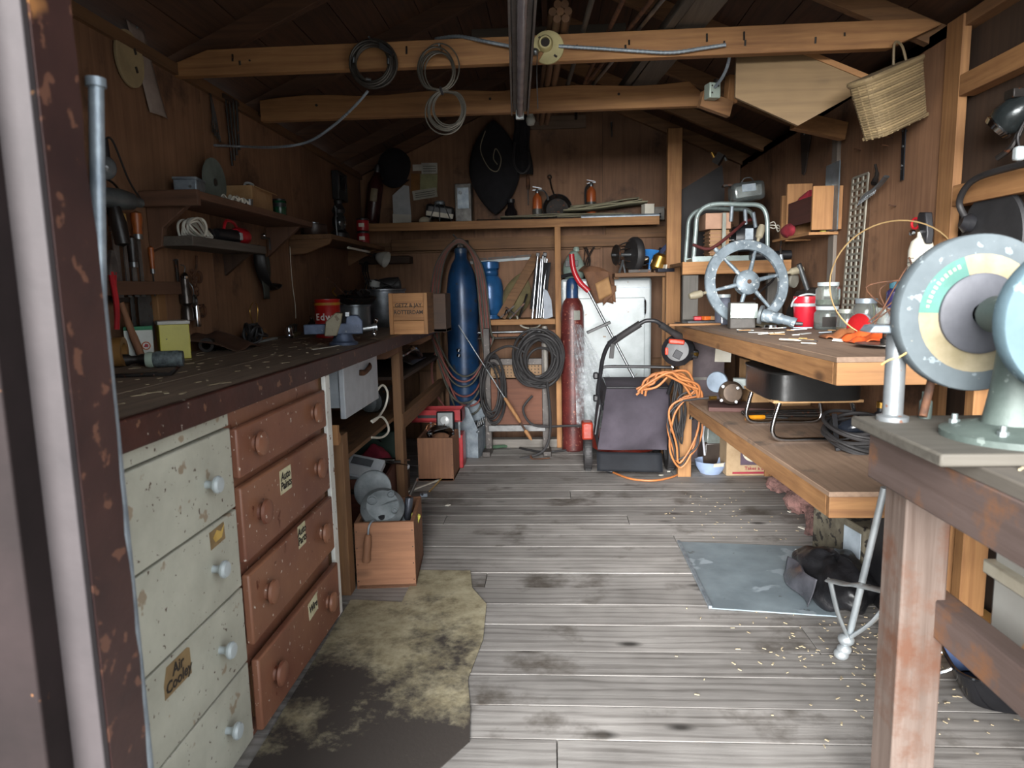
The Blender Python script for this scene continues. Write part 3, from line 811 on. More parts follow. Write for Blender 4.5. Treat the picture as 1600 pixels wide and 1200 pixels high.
MB().bar(b-p+V(0, -0.04, 0.004), b-p+V(0, 0.04, 0.004), 0.022, 0.022).build('head', IRON, o, bevel=0.004)
p = bp(196, 562)
o = thing('mallet', 'dark hammer lying on the bench near the door jamb', 'hammer', (p.x, p.y, BZ+0.022), (0, 0, 0.25))
MB().lathe([(0.018, -0.05), (0.022, -0.045), (0.020, -0.01), (0.014, 0.0), (0.014, 0.02), (0.019, 0.03), (0.019, 0.05), (0.016, 0.054)], (0.02, 0, 0), (1, 0.25, 0), 16).build('head', IRON, o)
MB().tube([(0.02, 0, 0), (0.06, 0.07, 0.0), (0.10, 0.14, 0.002)], [0.011, 0.013, 0.016, 0.014], 10).build('handle', HO, o)
p = bp(180, 556, 0.06)
o = thing('tape_roll', 'fat roll of brown tape beside the dark hammer', 'tape roll', (p.x, p.y, BZ+0.052), (0, 0, 0.3))
MB().lathe([(0.030, -0.03), (0.050, -0.03), (0.050, 0.03), (0.030, 0.03), (0.030, -0.03)], (0, 0, 0), (1, 0, 0), 28).build('tape', plain('tape_brown', '#8f6a3c', '#75532b', rough=0.4), o)
p = bp(178, 590)
o = thing('pry_bar', 'flat dark pry bar lying in front of the dark hammer', 'pry bar', (p.x, p.y, BZ+0.006), (0, 0, 0.2))
MB().box((0.02, 0, 0), (0.20, 0.03, 0.011)).build('bar', IRON, o, bevel=0.003)
MB().prism([(0, 0), (0.05, 0), (0.07, 0.02), (0.065, 0.024), (0.045, 0.008), (0, 0.008)], 0.028, (0.115, 0, -0.004)).build('claw', IRON, o)

# hung on the left wall below the short shelf
def hang(x, y, d=0.02): return pt(x, y, X=LW+d)
p = hang(290, 455, 0.03)
o = thing('spray_gun', 'old steel spray gun hanging from a nail over the yellow tin', 'spray gun', p)
MB().lathe([(0.006, 0.06), (0.016, 0.05), (0.017, 0.02), (0.024, 0.0), (0.026, -0.05), (0.016, -0.06), (0.022, -0.075), (0.023, -0.12), (0, -0.13)], n=18).build('cup', plain('tarnished_steel', '#6d6762', '#4a4542', rough=0.3, metal=0.8), o)
MB().lathe([(0.015, 0.052), (0.017, 0.062), (0.008, 0.075), (0, 0.08)], n=16).build('cap', CHROME, o)
MB().tube([(0, 0, 0.075), (0, 0.01, 0.10), (-0.02, 0.015, 0.11)], 0.0025, 6).build('hook', STEEL, o)
p = hang(304, 470, 0.04)
o = thing('ring_spanner', 'bright ring socket hanging beside the spray gun', 'spanner', p)
MB().ring((0, 0, 0.0), (1, 0.2, 0), 0.020, 0.007, 8, 24).build('ring', STEEL, o)
MB().lathe([(0.013, -0.02), (0.015, -0.05), (0.016, -0.10), (0.014, -0.11), (0, -0.11)], (0, 0.008, 0), n=16).build('socket', CHROME, o)
MB().tube([(0, 0, 0.02), (0.0, -0.01, 0.06), (-0.025, -0.01, 0.09)], 0.0025, 6).build('wire', STEEL, o)
p = hang(300, 425, 0.03)
o = thing('tackle_chain', 'rusty chain and hook hanging on the left wall', 'chain', p)
m = MB()
for k in range(6): m.ring((0, 0.006*k, -0.018*k), (1, 0, 0) if k % 2 else (0, 1, 0), 0.011, 0.0028, 6, 14)
m.build('links', RUST, o)
MB().tube([(0, 0.05, 0.07), (0, 0.03, 0.0), (0, 0.0, -0.03)], 0.005, 6).build('rod', RUST, o)
MB().ring((0, 0.055, -0.02), (1, 0, 0), 0.022, 0.006, 8, 20, 0, 4.6).build('hook', RUST, o)
p = hang(317, 486, 0.02)
o = thing('iron_ring', 'rusty iron ring hung under the hook of the chain', 'ring', p)
MB().ring((0, 0, 0), (1, 0, 0), 0.024, 0.006, 8, 24, 0.4, 5.6).build('ring', RUST, o)
MB().cyl((-0.02, 0.0, 0.024), (0.008, 0.0, 0.028), 0.003, n=8).build('nail', IRON, o)
p = hang(277, 424, 0.015)
o = thing('cold_chisel', 'short dark chisel hanging left of the chain', 'chisel', p)
MB().prism([(-0.008, -0.05), (0.006, -0.055), (0.010, 0.05), (-0.010, 0.05)], 0.008, (0, 0, 0), (0, 1, 0)).build('shank', IRON, o, bevel=0.002)
MB().cyl((-0.012, 0, 0.045), (0.008, 0, 0.047), 0.003, n=8).build('nail', STEEL, o)
p = hang(372, 408, 0.02)
o = thing('cup_hook', 'pale metal ring on the left wall beside the black guard', 'ring', p)
MB().ring((0, 0, 0), (1, 0, 0), 0.017, 0.003, 6, 20, 0.0, 5.2).build('hook', BRASS, o)
p = hang(402, 425, 0.03)
o = thing('machine_guard', 'black curved machine guard hung on the left wall', 'guard', p)
def grd(u, v):
    a = -0.2+2.2*u; R = 0.17-0.03*u
    return Vector((0.03+0.05*math.sin(v*PI)-0.02, 0.12-R*math.cos(a)*0.9+(v-.5)*0.05, 0.06-R*math.sin(a)+(v-.5)*0.02+0.04*(0.5-v)))
MB().surf(grd, 18, 10).build('shell', plain('black_guard', '#2a2a2b', '#191919', rough=0.4, metal=0.3), o, solid=0.004)
MB().surf(lambda u, v: Vector((0.02+0.015*math.sin(u*PI)*math.sin(v*PI), 0.05+(u-0.5)*0.14*(0.5+0.5*math.sin(PI*min(1, v+0.25))), 0.08-(v)*0.22)), 10, 12).build('flap', plain('dark_green_canvas', '#3e413b', '#2a2c28', rough=0.7), o, solid=0.005)
MB().tube([(0.0, 0.04, 0.08), (0.01, 0.05, 0.12), (-0.01, 0.06, 0.14)], 0.004, 6).build('strap', RUBBER, o)
p = hang(415, 372, 0.03)
o = thing('hinge_plate', 'bent steel bracket fixed under the far end of the upper shelf', 'bracket', p)
MB().box((0, 0, 0), (0.03, 0.05, 0.006)).box((0.012, 0.022, -0.03), (0.006, 0.012, 0.06)).build('plate', STEEL, o)
MB().ball((0.0, -0.02, 0.012), 0.012, 10, 8).build('screw', CHROME, o)
p = hang(456, 445, 0.008)
o = thing('cobweb_string', 'thin pale string hanging down the left wall', 'string', p)
MB().tube([(0, 0.01, 0.24), (0.002, 0.0, 0.12), (0, 0.012, 0.0), (0.003, 0.025, -0.12), (0, 0.03, -0.2)], 0.0022, 5).build('string', PAPER, o)

# middle and far bench
p = bp(355, 530, 0.12)
o = thing('leather_apron', 'folded brown leather piece lying against the wall on the bench', 'leather', (p.x, p.y, BZ))
def lea(u, v):
    return Vector((-0.10+0.20*u, -0.16+0.34*v, 0.006+0.07*(1-u)*(0.6+0.4*math.sin(v*PI))+0.012*math.sin(v*9+u*3)))
MB().surf(lea, 12, 18).build('hide', plain('brown_leather', '#5a4030', '#422d21', rough=0.7), o, solid=0.004)
p = bp(322, 538, 0.10)
o = thing('iron_pipe', 'black iron pipe elbow behind the yellow tin', 'pipe', (p.x, p.y, BZ+0.03), (0, 0, 0.3))
MB().lathe([(0.018, 0), (0.030, 0), (0.030, 0.05), (0.022, 0.055), (0.022, 0.16), (0.016, 0.16), (0.016, 0.01), (0.018, 0)], (0, 0, 0), (0, 1, 0), 20).build('pipe', IRON, o)
MB().tube([(0.03, 0.02, -0.02), (0.08, 0.10, -0.02), (0.10, 0.22, -0.021)], 0.007, 8).build('handle_rod', CHROME, o)
p = bp(400, 532)
o = thing('wood_offcut', 'pale plank offcut lying on the bench before the black cable', 'plank', (p.x-0.02, p.y+0.05, BZ), (0, 0, 0.05))
MB().box((0, 0, 0.03), (0.022, 0.24, 0.06)).build('plank', pine('y'), o, bevel=0.003)
MB().box((0.035, 0.03, 0.006), (0.03, 0.28, 0.010)).build('pale_batten', plain('pale_batten', '#a3aaa6', '#8b928e'), o)
p = bp(385, 512, 0.12)
o = thing('black_cable_ball', 'tangled ball of black cable behind the plank offcut', 'cable', (p.x, p.y+0.08, BZ+0.0))
m = MB(); rng = random.Random(9)
for k in range(9):
    c = V(rng.uniform(-.02, .02), rng.uniform(-.04, .04), 0.055+rng.uniform(-.006, .006)); a = V(rng.uniform(-1, 1), rng.uniform(-1, 1), rng.uniform(-.6, .6))
    m.ring(c, a, rng.uniform(.03, .046), 0.006, 6, 20)
m.build('coils', RUBBER, o)
MB().tube([(0.0, 0.03, 0.08), (0.0, 0.06, 0.17), (0.0, 0.02, 0.20), (0, -0.03, 0.16), (0, 0.0, 0.09)], 0.0025, 6).build('brass_wire', BRASS, o)
p = bp(452, 528)
o = thing('steel_cup', 'small shiny steel socket standing in the middle of the bench', 'socket', p)
MB().lathe([(0.020, 0), (0.023, 0.004), (0.023, 0.02), (0.019, 0.026), (0.019, 0.055), (0.014, 0.055), (0.014, 0.03), (0, 0.03)], n=22).build('socket', CHROME, o)
p = bp(450, 512, 0.12)
o = thing('hand_plane', 'dark hand tool with a flat top behind the steel socket', 'hand tool', (p.x-0.01, p.y+0.10, BZ), (0, 0, 0.2))
MB().box((0, 0, 0.012), (0.05, 0.22, 0.024)).build('sole', plain('olive_wood', '#6b6040', '#51482f'), o, bevel=0.004)
MB().tube([(0, -0.09, 0.06), (0, 0.0, 0.065), (0, 0.10, 0.06)], 0.012, 8, flat=0.5).build('top_bar', IRON, o)
for s_ in (-1, 1): MB().tube([(0, s_*0.06, 0.02), (0, s_*0.08, 0.06)], 0.010, 8).build('post', IRON, o)
p = bp(488, 518)
o = thing('small_bottle', 'small dark bottle standing on the bench near the coffee tin', 'bottle', p)
MB().lathe([(0.024, 0), (0.026, 0.004), (0.026, 0.05), (0.012, 0.068), (0.010, 0.085)], n=20).build('bottle', plain('brown_bottle', '#2f2320', '#1d1614', rough=0.12, bmp=0), o)
MB().lathe([(0.012, 0.085), (0.012, 0.10), (0, 0.101)], n=16).build('cap', RUST, o)
p = bp(420, 549)
o = thing('white_ruler', 'thin pale strip lying flat on the bench top', 'strip', (p.x+0.2, p.y+0.03, BZ))
MB().box((0, 0.1, 0.002), (0.012, 0.20, 0.003), (0, 0, -0.25)).build('strip', PAPER, o)
# bench vise
VB = plain('blue_grey_casting', '#525f78', '#3d475a', rough=0.5, metal=0.2, scale=22, speck=('#8b8f92', 0.08, 40))
VC = plain('cream_casting', '#968e76', '#7d745e', rough=0.5, speck=('#6a5a44', 0.12, 24))
p = bp(528, 543)
o = thing('bench_vise', 'blue grey and cream bench vise bolted to the bench edge', 'vise', (p.x-0.02, p.y+0.15, BZ), (0, 0, 0.25))
MB().lathe([(0.065, 0), (0.065, 0.012), (0.05, 0.020), (0.042, 0.04), (0.046, 0.06)], n=24).build('swivel_base', VB, o)
MB().prism([(-0.07, 0.05), (0.09, 0.05), (0.09, 0.11), (0.07, 0.135), (0.02, 0.135), (0.015, 0.10), (-0.07, 0.10)], 0.09).build('rear_body', VB, o, bevel=0.005)
MB().prism([(-0.085, 0.045), (-0.03, 0.045), (-0.01, 0.10), (0.0, 0.145), (-0.03, 0.15), (-0.075, 0.11)], 0.10, (0.005, -0.01, 0)).build('front_jaw', VC, o, bevel=0.005)
MB().box((0.025, 0, 0.14), (0.02, 0.11, 0.022)).build('jaw_plate', STEEL, o, bevel=0.002)
MB().box((-0.12, 0, 0.075), (0.10, 0.05, 0.045)).build('slide', VB, o, bevel=0.004)
MB().lathe([(0.014, 0), (0.014, 0.05), (0.018, 0.05), (0.018, 0.07), (0, 0.07)], (0.085, 0, 0.07), (1, 0, 0.1), 14).build('screw', STEEL, o)
MB().cyl((0.14, -0.06, 0.05), (0.15, 0.07, 0.105), 0.006, n=10).ball((0.14, -0.06, 0.05), 0.011, 10, 8).ball((0.15, 0.07, 0.105), 0.011, 10, 8).build('handle', CHROME, o)
# coffee tin
p = bp(514, 527)
o = thing('coffee_tin', 'red coffee tin with white lettering on the bench', 'tin', p, (0, 0, 0.25))
RT = plain('red_tin', '#b01c1c', '#98150f', rough=0.3, scale=3, bmp=0.02)
R_ = 0.068
MB().lathe([(R_-0.002, 0), (R_, 0.003), (R_, 0.008), (R_-0.001, 0.01), (R_-0.001, 0.195), (R_, 0.197), (R_, 0.203), (R_-0.003, 0.204), (R_-0.004, 0.19), (0, 0.19)], n=40).build('can', RT, o)
MB().lathe([(R_+0.0006, 0.172), (R_+0.0006, 0.186)], n=40).build('yellow_band', plain('amber_print', '#b37a20', '#96641a'), o)
def wrap(o_, txt_, size, z, mat, R, a0, name):
    """letters set one by one round the tin"""
    a = a0
    adv = {'E': .62, 'd': .58, 'w': .78, 'a': .56, 'r': .40, 's': .52, 'C': .65, 'o': .58, 'f': .34, 'e': .56}
    for ch in txt_:
        w_ = adv.get(ch, 0.55)*size
        ac = a+w_/2/R
        words(ch, size, mat, o_, (R*math.sin(ac), -R*math.cos(ac), z), (PI/2, 0, ac), name)
        a += w_/R
wrap(o, 'Edwards', 0.050, 0.110, plain('white_print', '#e6e2da', '#d9d5cc', bmp=0), R_+0.0008, -1.0, 'letter')
MB().surf(lambda u, v: Vector(((R_+0.0007)*math.sin(-0.75+0.9*u), -(R_+0.0007)*math.cos(-0.75+0.9*u), 0.02+0.045*v)), 10, 2).build('cup_picture', plain('dark_red_print', '#7c0f10', '#5e0b0c', bmp=0), o)
# pots and pans heap
p = bp(560, 518)
o = thing('paint_tin', 'grey open paint tin behind the vise', 'tin', (p.x-0.03, p.y+0.05, BZ))
MB().lathe([(0.09, 0), (0.095, 0.003), (0.095, 0.15), (0.10, 0.153), (0.10, 0.162), (0.088, 0.162), (0.088, 0.12), (0, 0.12)], n=36).build('can', plain('grey_tin', '#7d8286', '#62676b', rough=0.35, metal=0.6), o)
MB().ring((0, 0, 0.155), (0.3, 0, 1), 0.098, 0.003, 6, 30, 0, PI).build('bail', STEEL, o)
MB().lathe([(0.014, 0), (0.02, 0.01), (0.02, 0.03), (0.012, 0.045), (0.018, 0.06), (0, 0.07)], (-0.02, -0.05, 0.16), n=14).build('tap_fitting', CHROME, o)
pz = BZ+0.165
q = (p.x-0.02, p.y+0.06, pz)
o = thing('saw_chain_heap', 'black pan of oily parts heaped over the grey paint tin', 'pan', q)
MB().lathe([(0, 0), (0.09, 0.002), (0.115, 0.03), (0.12, 0.045), (0.112, 0.045), (0.09, 0.012), (0, 0.010)], (0, 0, 0.002), (0.08, -0.1, 1), 30).build('pan', IRON, o)
m = MB(); rng = random.Random(21)
for k in range(16):
    a = rng.uniform(0, 6.28); r = rng.uniform(0.01, 0.08)
    m.box((r*math.cos(a), r*math.sin(a), 0.04+rng.uniform(0, .03)), (rng.uniform(.02, .05), rng.uniform(.015, .03), 0.018), (rng.random(), rng.random(), rng.random()*3))
m.build('oily_parts', IRON, o)
MB().tube([(-0.06, 0, 0.05), (-0.12, 0.04, 0.10), (-0.20, 0.06, 0.17)], 0.005, 6).build('rod', RUST, o)
MB().tube([(-0.10, -0.04, 0.04), (-0.13, -0.05, 0.08), (-0.11, -0.06, 0.10)], 0.006, 6).build('brass_pin', BRASS, o)
p = bp(602, 510)
o = thing('stock_pot', 'large dented aluminium pot on the far end of the bench', 'pot', (p.x, p.y-0.02, BZ))
MB().lathe([(0, 0), (0.11, 0.0), (0.135, 0.02), (0.145, 0.06), (0.148, 0.24), (0.156, 0.245), (0.156, 0.255), (0.140, 0.255), (0.138, 0.21), (0, 0.21)], n=40).build('pot', plain('dull_aluminium', '#878b90', '#5f6469', rough=0.38, metal=0.75, scale=12), o)
MB().tube([(-0.10, -0.10, 0.23), (-0.12, -0.13, 0.25), (-0.07, -0.16, 0.25), (-0.05, -0.135, 0.23)], 0.006, 6).build('lug', STEEL, o)
o2 = thing('motor_coil', 'black motor with white tag piled in the large pot', 'motor', (p.x+0.01, p.y-0.02, BZ+0.213))
MB().lathe([(0.02, -0.07), (0.05, -0.06), (0.055, 0.0), (0.05, 0.07), (0.02, 0.08)], (0.03, 0.02, 0.065), (1, 0.2, 0.1), 20).build('body', RUBBER, o2)
MB().lathe([(0.02, 0), (0.035, 0.01), (0.035, 0.05), (0, 0.06)], (-0.06, -0.04, 0.05), (0.2, 0, 1), 18).build('cap', plain('white_cap', '#b9bab6', '#9fa09c'), o2)
m = MB(); rng = random.Random(31)
for k in range(10):
    m.tube([(rng.uniform(-.1, .1), rng.uniform(-.1, .05), rng.uniform(.01, .05)), (rng.uniform(-.12, .12), rng.uniform(-.12, .05), rng.uniform(.06, .11)), (rng.uniform(-.1, .1), rng.uniform(-.1, .05), rng.uniform(.02, .06))], 0.004, 6)
m.build('wires', RUBBER, o2)
MB().tube([(-0.08, -0.09, 0.03), (-0.11, -0.13, -0.02), (-0.10, -0.15, -0.06)], 0.012, 8).build('spark_lead', CHROME, o2)
# crate with stencilled letters
p = bp(640, 523)
o = thing('stencilled_crate', 'small wooden crate stencilled with black words on the bench end', 'crate', (p.x, p.y+0.10, BZ), (0, 0, 0.0))
for zz in (0.04, 0.115, 0.19): MB().box((0, -0.10, zz), (0.205, 0.012, 0.073)).build('slat', pine('x'), o, bevel=0.002)
for sx in (-1, 1):
    MB().box((sx*0.095, -0.110, 0.115), (0.022, 0.010, 0.225)).build('cleat', pine('z'), o, bevel=0.002)
    MB().box((sx*0.098, 0.0, 0.115), (0.012, 0.19, 0.225)).build('side_panel', oldpine('y'), o)
MB().box((0, 0.10, 0.115), (0.205, 0.012, 0.225)).build('back_panel', oldpine('x'), o)
MB().box((0, 0, 0.008), (0.19, 0.19, 0.014)).build('bottom_panel', oldpine('x'), o)
words('GETZ & JAY', 0.030, INK, o, (0.0, -0.1068, 0.160), (PI/2, 0, 0), squash=0.95)
words('ROTTERDAM', 0.030, INK, o, (0.0, -0.1068, 0.122), (PI/2, 0, 0), squash=0.9)
p = bp(676, 520)
tag(box_open('ammunition_box', 'dark wooden box standing against the stencilled crate', 'box', (p.x+0.005, p.y+0.16, BZ), 0.0, 0.13, 0.20, 0.22, darkwood('x')), 'dark wooden box standing against the stencilled crate', 'box')

# shavings on the bench
m = MB(); rng = random.Random(77)
for k in range(150):
    x = LW+rng.uniform(0.08, 0.68); y = 1.2+rng.random()**1.6*2.6
    m.box((x, y, BZ+0.0015), (rng.uniform(.004, .012), rng.uniform(.006, .045), 0.0015), (0, 0, rng.uniform(-.7, .7)))
tag(m.build('wood_shavings', plain('pale_shavings', '#a8977c', '#8a7a62')), 'pale wood shavings strewn over the long bench', 'shavings', kind='stuff')

# ------------------------------------------------------------------ below and before the bench
a = pt(548, 925, Z=0); b = pt(642, 915, Z=0)
ob = box_open('tool_box', 'large orange brown wooden box of tools at the end of the chest', 'wooden box', ((a.x+b.x)/2+0.005, a.y+0.22, 0), 0.10, 0.25, 0.36, 0.29, crate('x'))
o = thing('gear_housing', 'cast aluminium gear housing sitting in the large wooden box', 'gear housing', (ob.location.x-0.03, ob.location.y-0.01, 0.22), (0.35, 0, 0.2))
MB().lathe([(0, 0), (0.08, 0.0), (0.095, 0.02), (0.095, 0.05), (0.07, 0.075), (0, 0.08)], (0, 0, 0.07), (0.1, -0.45, 0.85), 30).build('housing', ALU, o)
for dx, dy_, r_ in ((-0.045, 0.02, 0.022), (0.035, 0.045, 0.015), (0.05, -0.035, 0.012)): MB().lathe([(r_, 0), (r_, 0.018), (r_*0.7, 0.018), (r_*0.7, 0.006), (0, 0.006)], V(0.007, -0.033, 0.135)+V(dx, dy_*0.88, dy_*0.47), (0.1, -0.45, 0.85), 18).build('boss', ALU, o)
MB().bar((-0.07, -0.05, 0.125), (0.07, -0.02, 0.14), 0.012, 0.014).build('rib', ALU, o)
MB().box((0.06, 0.0, 0.03), (0.07, 0.09, 0.05), (0.2, 0, 0.3)).build('flange', ALU, o, bevel=0.006)
o = thing('aluminium_lid', 'round aluminium lid standing up behind the gear housing', 'lid', (ob.location.x-0.105, ob.location.y+0.10, 0.02), (0, 0, 0))
MB().lathe([(0, 0.0), (0.085, 0.0), (0.09, 0.008), (0.085, 0.014), (0.07, 0.010), (0, 0.014)], (0.005, 0.0, 0.33), (0.55, -0.82, 0.15), 36).build('lid', ALU, o)
o = thing('steel_saucer', 'shallow pale steel cover lying at the front of the large wooden box', 'cover', (ob.location.x-0.02, ob.location.y-0.11, 0.25))
MB().lathe([(0, 0.026), (0.04, 0.024), (0.066, 0.010), (0.072, 0.0), (0.068, 0.0), (0.04, 0.018), (0, 0.020)], (0, 0, 0.012), (0.05, -0.2, 1), 30).build('cover', plain('pale_zinc', '#87928f', '#717c79', rough=0.5, metal=0.5), o)
MB().lathe([(0.014, 0), (0.014, 0.014), (0, 0.016)], (0.015, -0.01, 0.036), (0, -0.3, 1), 14).build('hub', BLACK, o)
o = thing('black_torch', 'dark metal tube leaning in the corner of the large wooden box', 'tube', (ob.location.x+0.055, ob.location.y-0.05, 0.02))
MB().lathe([(0.012, 0), (0.016, 0.01), (0.016, 0.26), (0.018, 0.27), (0.018, 0.33), (0, 0.335)], (0, 0, 0), (0.12, 0.12, 1), 18).build('barrel', plain('gunmetal', '#5b5f68', '#3b3e46', rough=0.28, metal=0.8), o)
MB().cyl((0.04, 0.04, 0.33), (0.07, 0.09, 0.40), 0.008, 0.006, 10).build('tip', IRON, o)
o = thing('yellow_pad', 'yellow speckled packet in the large wooden box', 'packet', (ob.location.x+0.08, ob.location.y+0.02, 0.17), (0.2, 0.3, 0.3))
MB().box((0, 0, 0.05), (0.05, 0.02, 0.10)).build('packet', plain('yellow_packet', '#c9c25a', '#aaa346', speck=('#3a3a30', 0.06, 30)), o, bevel=0.004)
o = thing('wire_hook', 'red brown wooden grip hooked over the front of the large box', 'hook', (ob.location.x-0.055, ob.location.y-0.19, 0.16), (0, 0.12, 0.1))
MB().lathe([(0.016, -0.04), (0.018, -0.03), (0.015, 0.0), (0.017, 0.03), (0.013, 0.075), (0.008, 0.08)], (0, -0.022, 0.01), (0, 0, 1), 16).build('grip', crate('z'), o)
MB().tube([(0, -0.022, 0.09), (0, -0.022, 0.12), (0.006, -0.01, 0.137), (0.014, 0.012, 0.139), (0.02, 0.03, 0.13)], 0.004, 8).build('hook', GALV, o)
# reddish box with radio
a = pt(556, 795, Z=0); b = pt(618, 790, Z=0)
ob2 = box_open('red_wood_box', 'dark red wooden box holding a portable radio', 'wooden box', ((a.x+b.x)/2-0.02, a.y-0.08, 0), 0.08, 0.30, 0.46, 0.26, wood('red_brown_board', '#6a3a2a', '#47241a', 'x'))
o = thing('portable_radio', 'silver portable radio lying tilted in the dark red box', 'radio', (ob2.location.x+0.01, ob2.location.y-0.06, 0.275), (0.62, 0.18, -0.1))
MB().box((0, 0, 0), (0.20, 0.15, 0.045)).build('case', plain('silver_plastic', '#c3c8ce', '#adb3ba', rough=0.35, bmp=0), o, bevel=0.007)
MB().box((-0.02, 0.03, 0.023), (0.12, 0.05, 0.003)).build('dial_window', plain('smoky_dial', '#6b6f74', '#4a4d52', rough=0.15, bmp=0), o, bevel=0.001)
MB().box((-0.02, -0.035, 0.023), (0.13, 0.06, 0.003)).build('speaker_panel', plain('pale_panel', '#d0d3d6', '#bcc0c4', bmp=0), o)
MB().lathe([(0.012, 0), (0.012, 0.01), (0, 0.011)], (0.075, -0.045, 0.022), n=18).build('tuning_knob', STEEL, o)
MB().cyl((0.04, 0.08, 0.0), (0.22, 0.10, -0.02), 0.003, n=6).build('antenna', CHROME, o)
o = thing('chrome_tap', 'chrome tap fitting lying in the gap beside the dark red box', 'tap', (ob2.location.x-0.045, ob2.location.y-0.265, 0.20), (0, 0, 0.1))
MB().cyl((0, 0, 0), (0.11, 0.0, 0.01), 0.014, n=14).cyl((0.11, 0, 0.01), (0.125, 0, 0.012), 0.018, n=14).build('spout', CHROME, o)
MB().box((-0.012, 0, 0.025), (0.03, 0.03, 0.035)).build('valve', CHROME, o, bevel=0.004)
for k, (dx, r, L_, mt, nm, lb) in enumerate(((0.02, 0.011, 0.26, IRON, 'iron_rod', 'dark iron rod across the dark red box'), (0.06, 0.013, 0.22, CHROME, 'chrome_tube', 'bright chrome tube lying behind the portable radio'), (0.09, 0.005, 0.30, RUST, 'rusty_rod', 'thin rusty rod poking from the dark red box'))):
    o = thing(nm, lb, 'rod', (ob2.location.x-0.02, ob2.location.y+0.06+dx, 0.262+r))
    MB().cyl((-0.06, 0, 0), (-0.06+L_, 0.02, 0.0), r, n=12).build('rod', mt, o)
o = thing('red_cloth', 'crimson cloth with white hose lying behind the radio box', 'cloth', (ob2.location.x+0.0, ob2.location.y+0.36, 0.16))
def clo(u, v): return Vector((-0.17+0.26*u, -0.09+0.2*v, 0.02+0.13*math.sin(u*PI)*math.sin(v*PI)+0.012*math.sin(u*17)*math.cos(v*13)))
MB().surf(clo, 20, 16).build('cloth', plain('crimson_cloth', '#8c2338', '#6b1829', rough=0.9), o, solid=0.004)
MB().tube([(-0.18, -0.10, 0.05), (-0.02, -0.12, 0.055), (0.12, -0.10, 0.06), (0.18, -0.06, 0.03)], 0.016, 10).build('hose', plain('white_hose', '#c9cbd2', '#b3b5bd', rough=0.4), o)
MB().box((-0.02, 0.0, -0.07), (0.34, 0.22, 0.14)).build('carton_under', darkwood('x'), o)
# third box with headlamp, red tool tray, steel tool tote
a = pt(653, 752, Z=0); b = pt(712, 748, Z=0)
ob3 = box_open('lamp_box', 'square brown wooden box with chrome headlamp parts', 'wooden box', ((a.x+b.x)/2, a.y+0.15, 0), 0.0, 0.235, 0.29, 0.29, crate('z'))
o = thing('headlamp_rim', 'bright chrome headlamp rim in the square brown box', 'lamp rim', (ob3.location.x+0.02, ob3.location.y-0.03, 0.27))
MB().lathe([(0.06, 0), (0.09, 0.01), (0.095, 0.03), (0.085, 0.04), (0.06, 0.02), (0.06, 0)], (0, 0, 0), (0.1, -0.4, 1), 36).build('rim', CHROME, o)
MB().tube([(-0.09, -0.02, 0.03), (-0.03, -0.05, 0.055), (0.06, 0.0, 0.07)], 0.006, 8).build('clip', CHROME, o)
o = thing('square_mirror', 'square black framed lamp with grey lens above the brown box', 'lamp', (ob3.location.x+0.035, ob3.location.y+0.09, 0.28), (-0.12, 0, 0))
MB().box((0, 0, 0.075), (0.125, 0.025, 0.14)).build('frame', BLACK, o, bevel=0.018)
MB().box((0, -0.0115, 0.075), (0.105, 0.006, 0.12)).build('lens', plain('grey_lens', '#8b8f90', '#737778', rough=0.2), o, bevel=0.014)
MB().lathe([(0.038, 0), (0.03, 0.012), (0, 0.02)], (0, -0.014, 0.082), (0, -1, 0), 24).build('reflector', plain('pearl_reflector', '#b6b9ba', '#9a9d9e', rough=0.25), o)
MB().cyl((0, -0.02, 0.075), (-0.005, -0.03, 0.03), 0.005, n=8).build('stalk', CHROME, o)
o = thing('red_tray', 'open red steel tool tray behind the brown box', 'tool tray', (ob3.location.x-0.03, ob3.location.y+0.24, 0), (0, 0, 0))
rt = plain('red_enamel', '#a5262b', '#8a1b20', rough=0.35, speck=('#4a3a34', 0.05, 14))
MB().bb((-0.20, -0.07, 0.34), (0.17, -0.06, 0.42)).bb((-0.20, 0.10, 0.34), (0.17, 0.11, 0.42)).bb((-0.20, -0.07, 0.335), (0.17, 0.11, 0.345)).build('upper_tray', rt, o)
MB().bb((-0.20, -0.07, 0.34), (-0.19, 0.11, 0.42)).bb((0.16, -0.07, 0.34), (0.17, 0.11, 0.42)).build('tray_end', rt, o)
MB().bb((-0.06, -0.06, 0.0), (0.17, 0.10, 0.24)).build('lower_case', rt, o, bevel=0.006)
for sx in (-0.05, 0.15): MB().bar((sx, -0.065, 0.22), (sx, -0.065, 0.35), 0.012, 0.004, (0, 1, 0)).build('link_arm', STEEL, o)
MB().bb((-0.14, -0.075, 0.365), (0.10, -0.071, 0.385)).build('slot', BLACK, o)
m = MB(); rng = random.Random(41)
for k in range(7): m.ring((rng.uniform(-.06, .0), rng.uniform(-.11, -.08), 0.28+rng.uniform(-.02, .03)), (rng.uniform(-.3, .3), 1, rng.uniform(-.3, .3)), rng.uniform(.025, .04), 0.003, 6, 18)
m.build('wire_loops', plain('copper_wire', '#9a6a4a', '#7b4f36', metal=0.6, rough=0.4), o)
a = pt(718, 712, Z=0); b = pt(738, 709, Z=0)
o = thing('steel_tote', 'galvanised steel tool tote with slanted ends on the floor', 'tool tote', ((a.x+b.x)/2+0.02, a.y-0.06, 0), (0, 0, -0.20))
for yy in (-0.0, 0.27): MB().prism([(-0.09, 0), (0.09, 0), (0.09, 0.22), (0.02, 0.38), (-0.03, 0.40), (-0.07, 0.38), (-0.09, 0.30)], 0.006, (0, yy, 0)).build('end_plate', GALV, o, bevel=0.002)
MB().bb((0.084, 0, 0), (0.09, 0.27, 0.22)).build('side_plate', GALV, o)
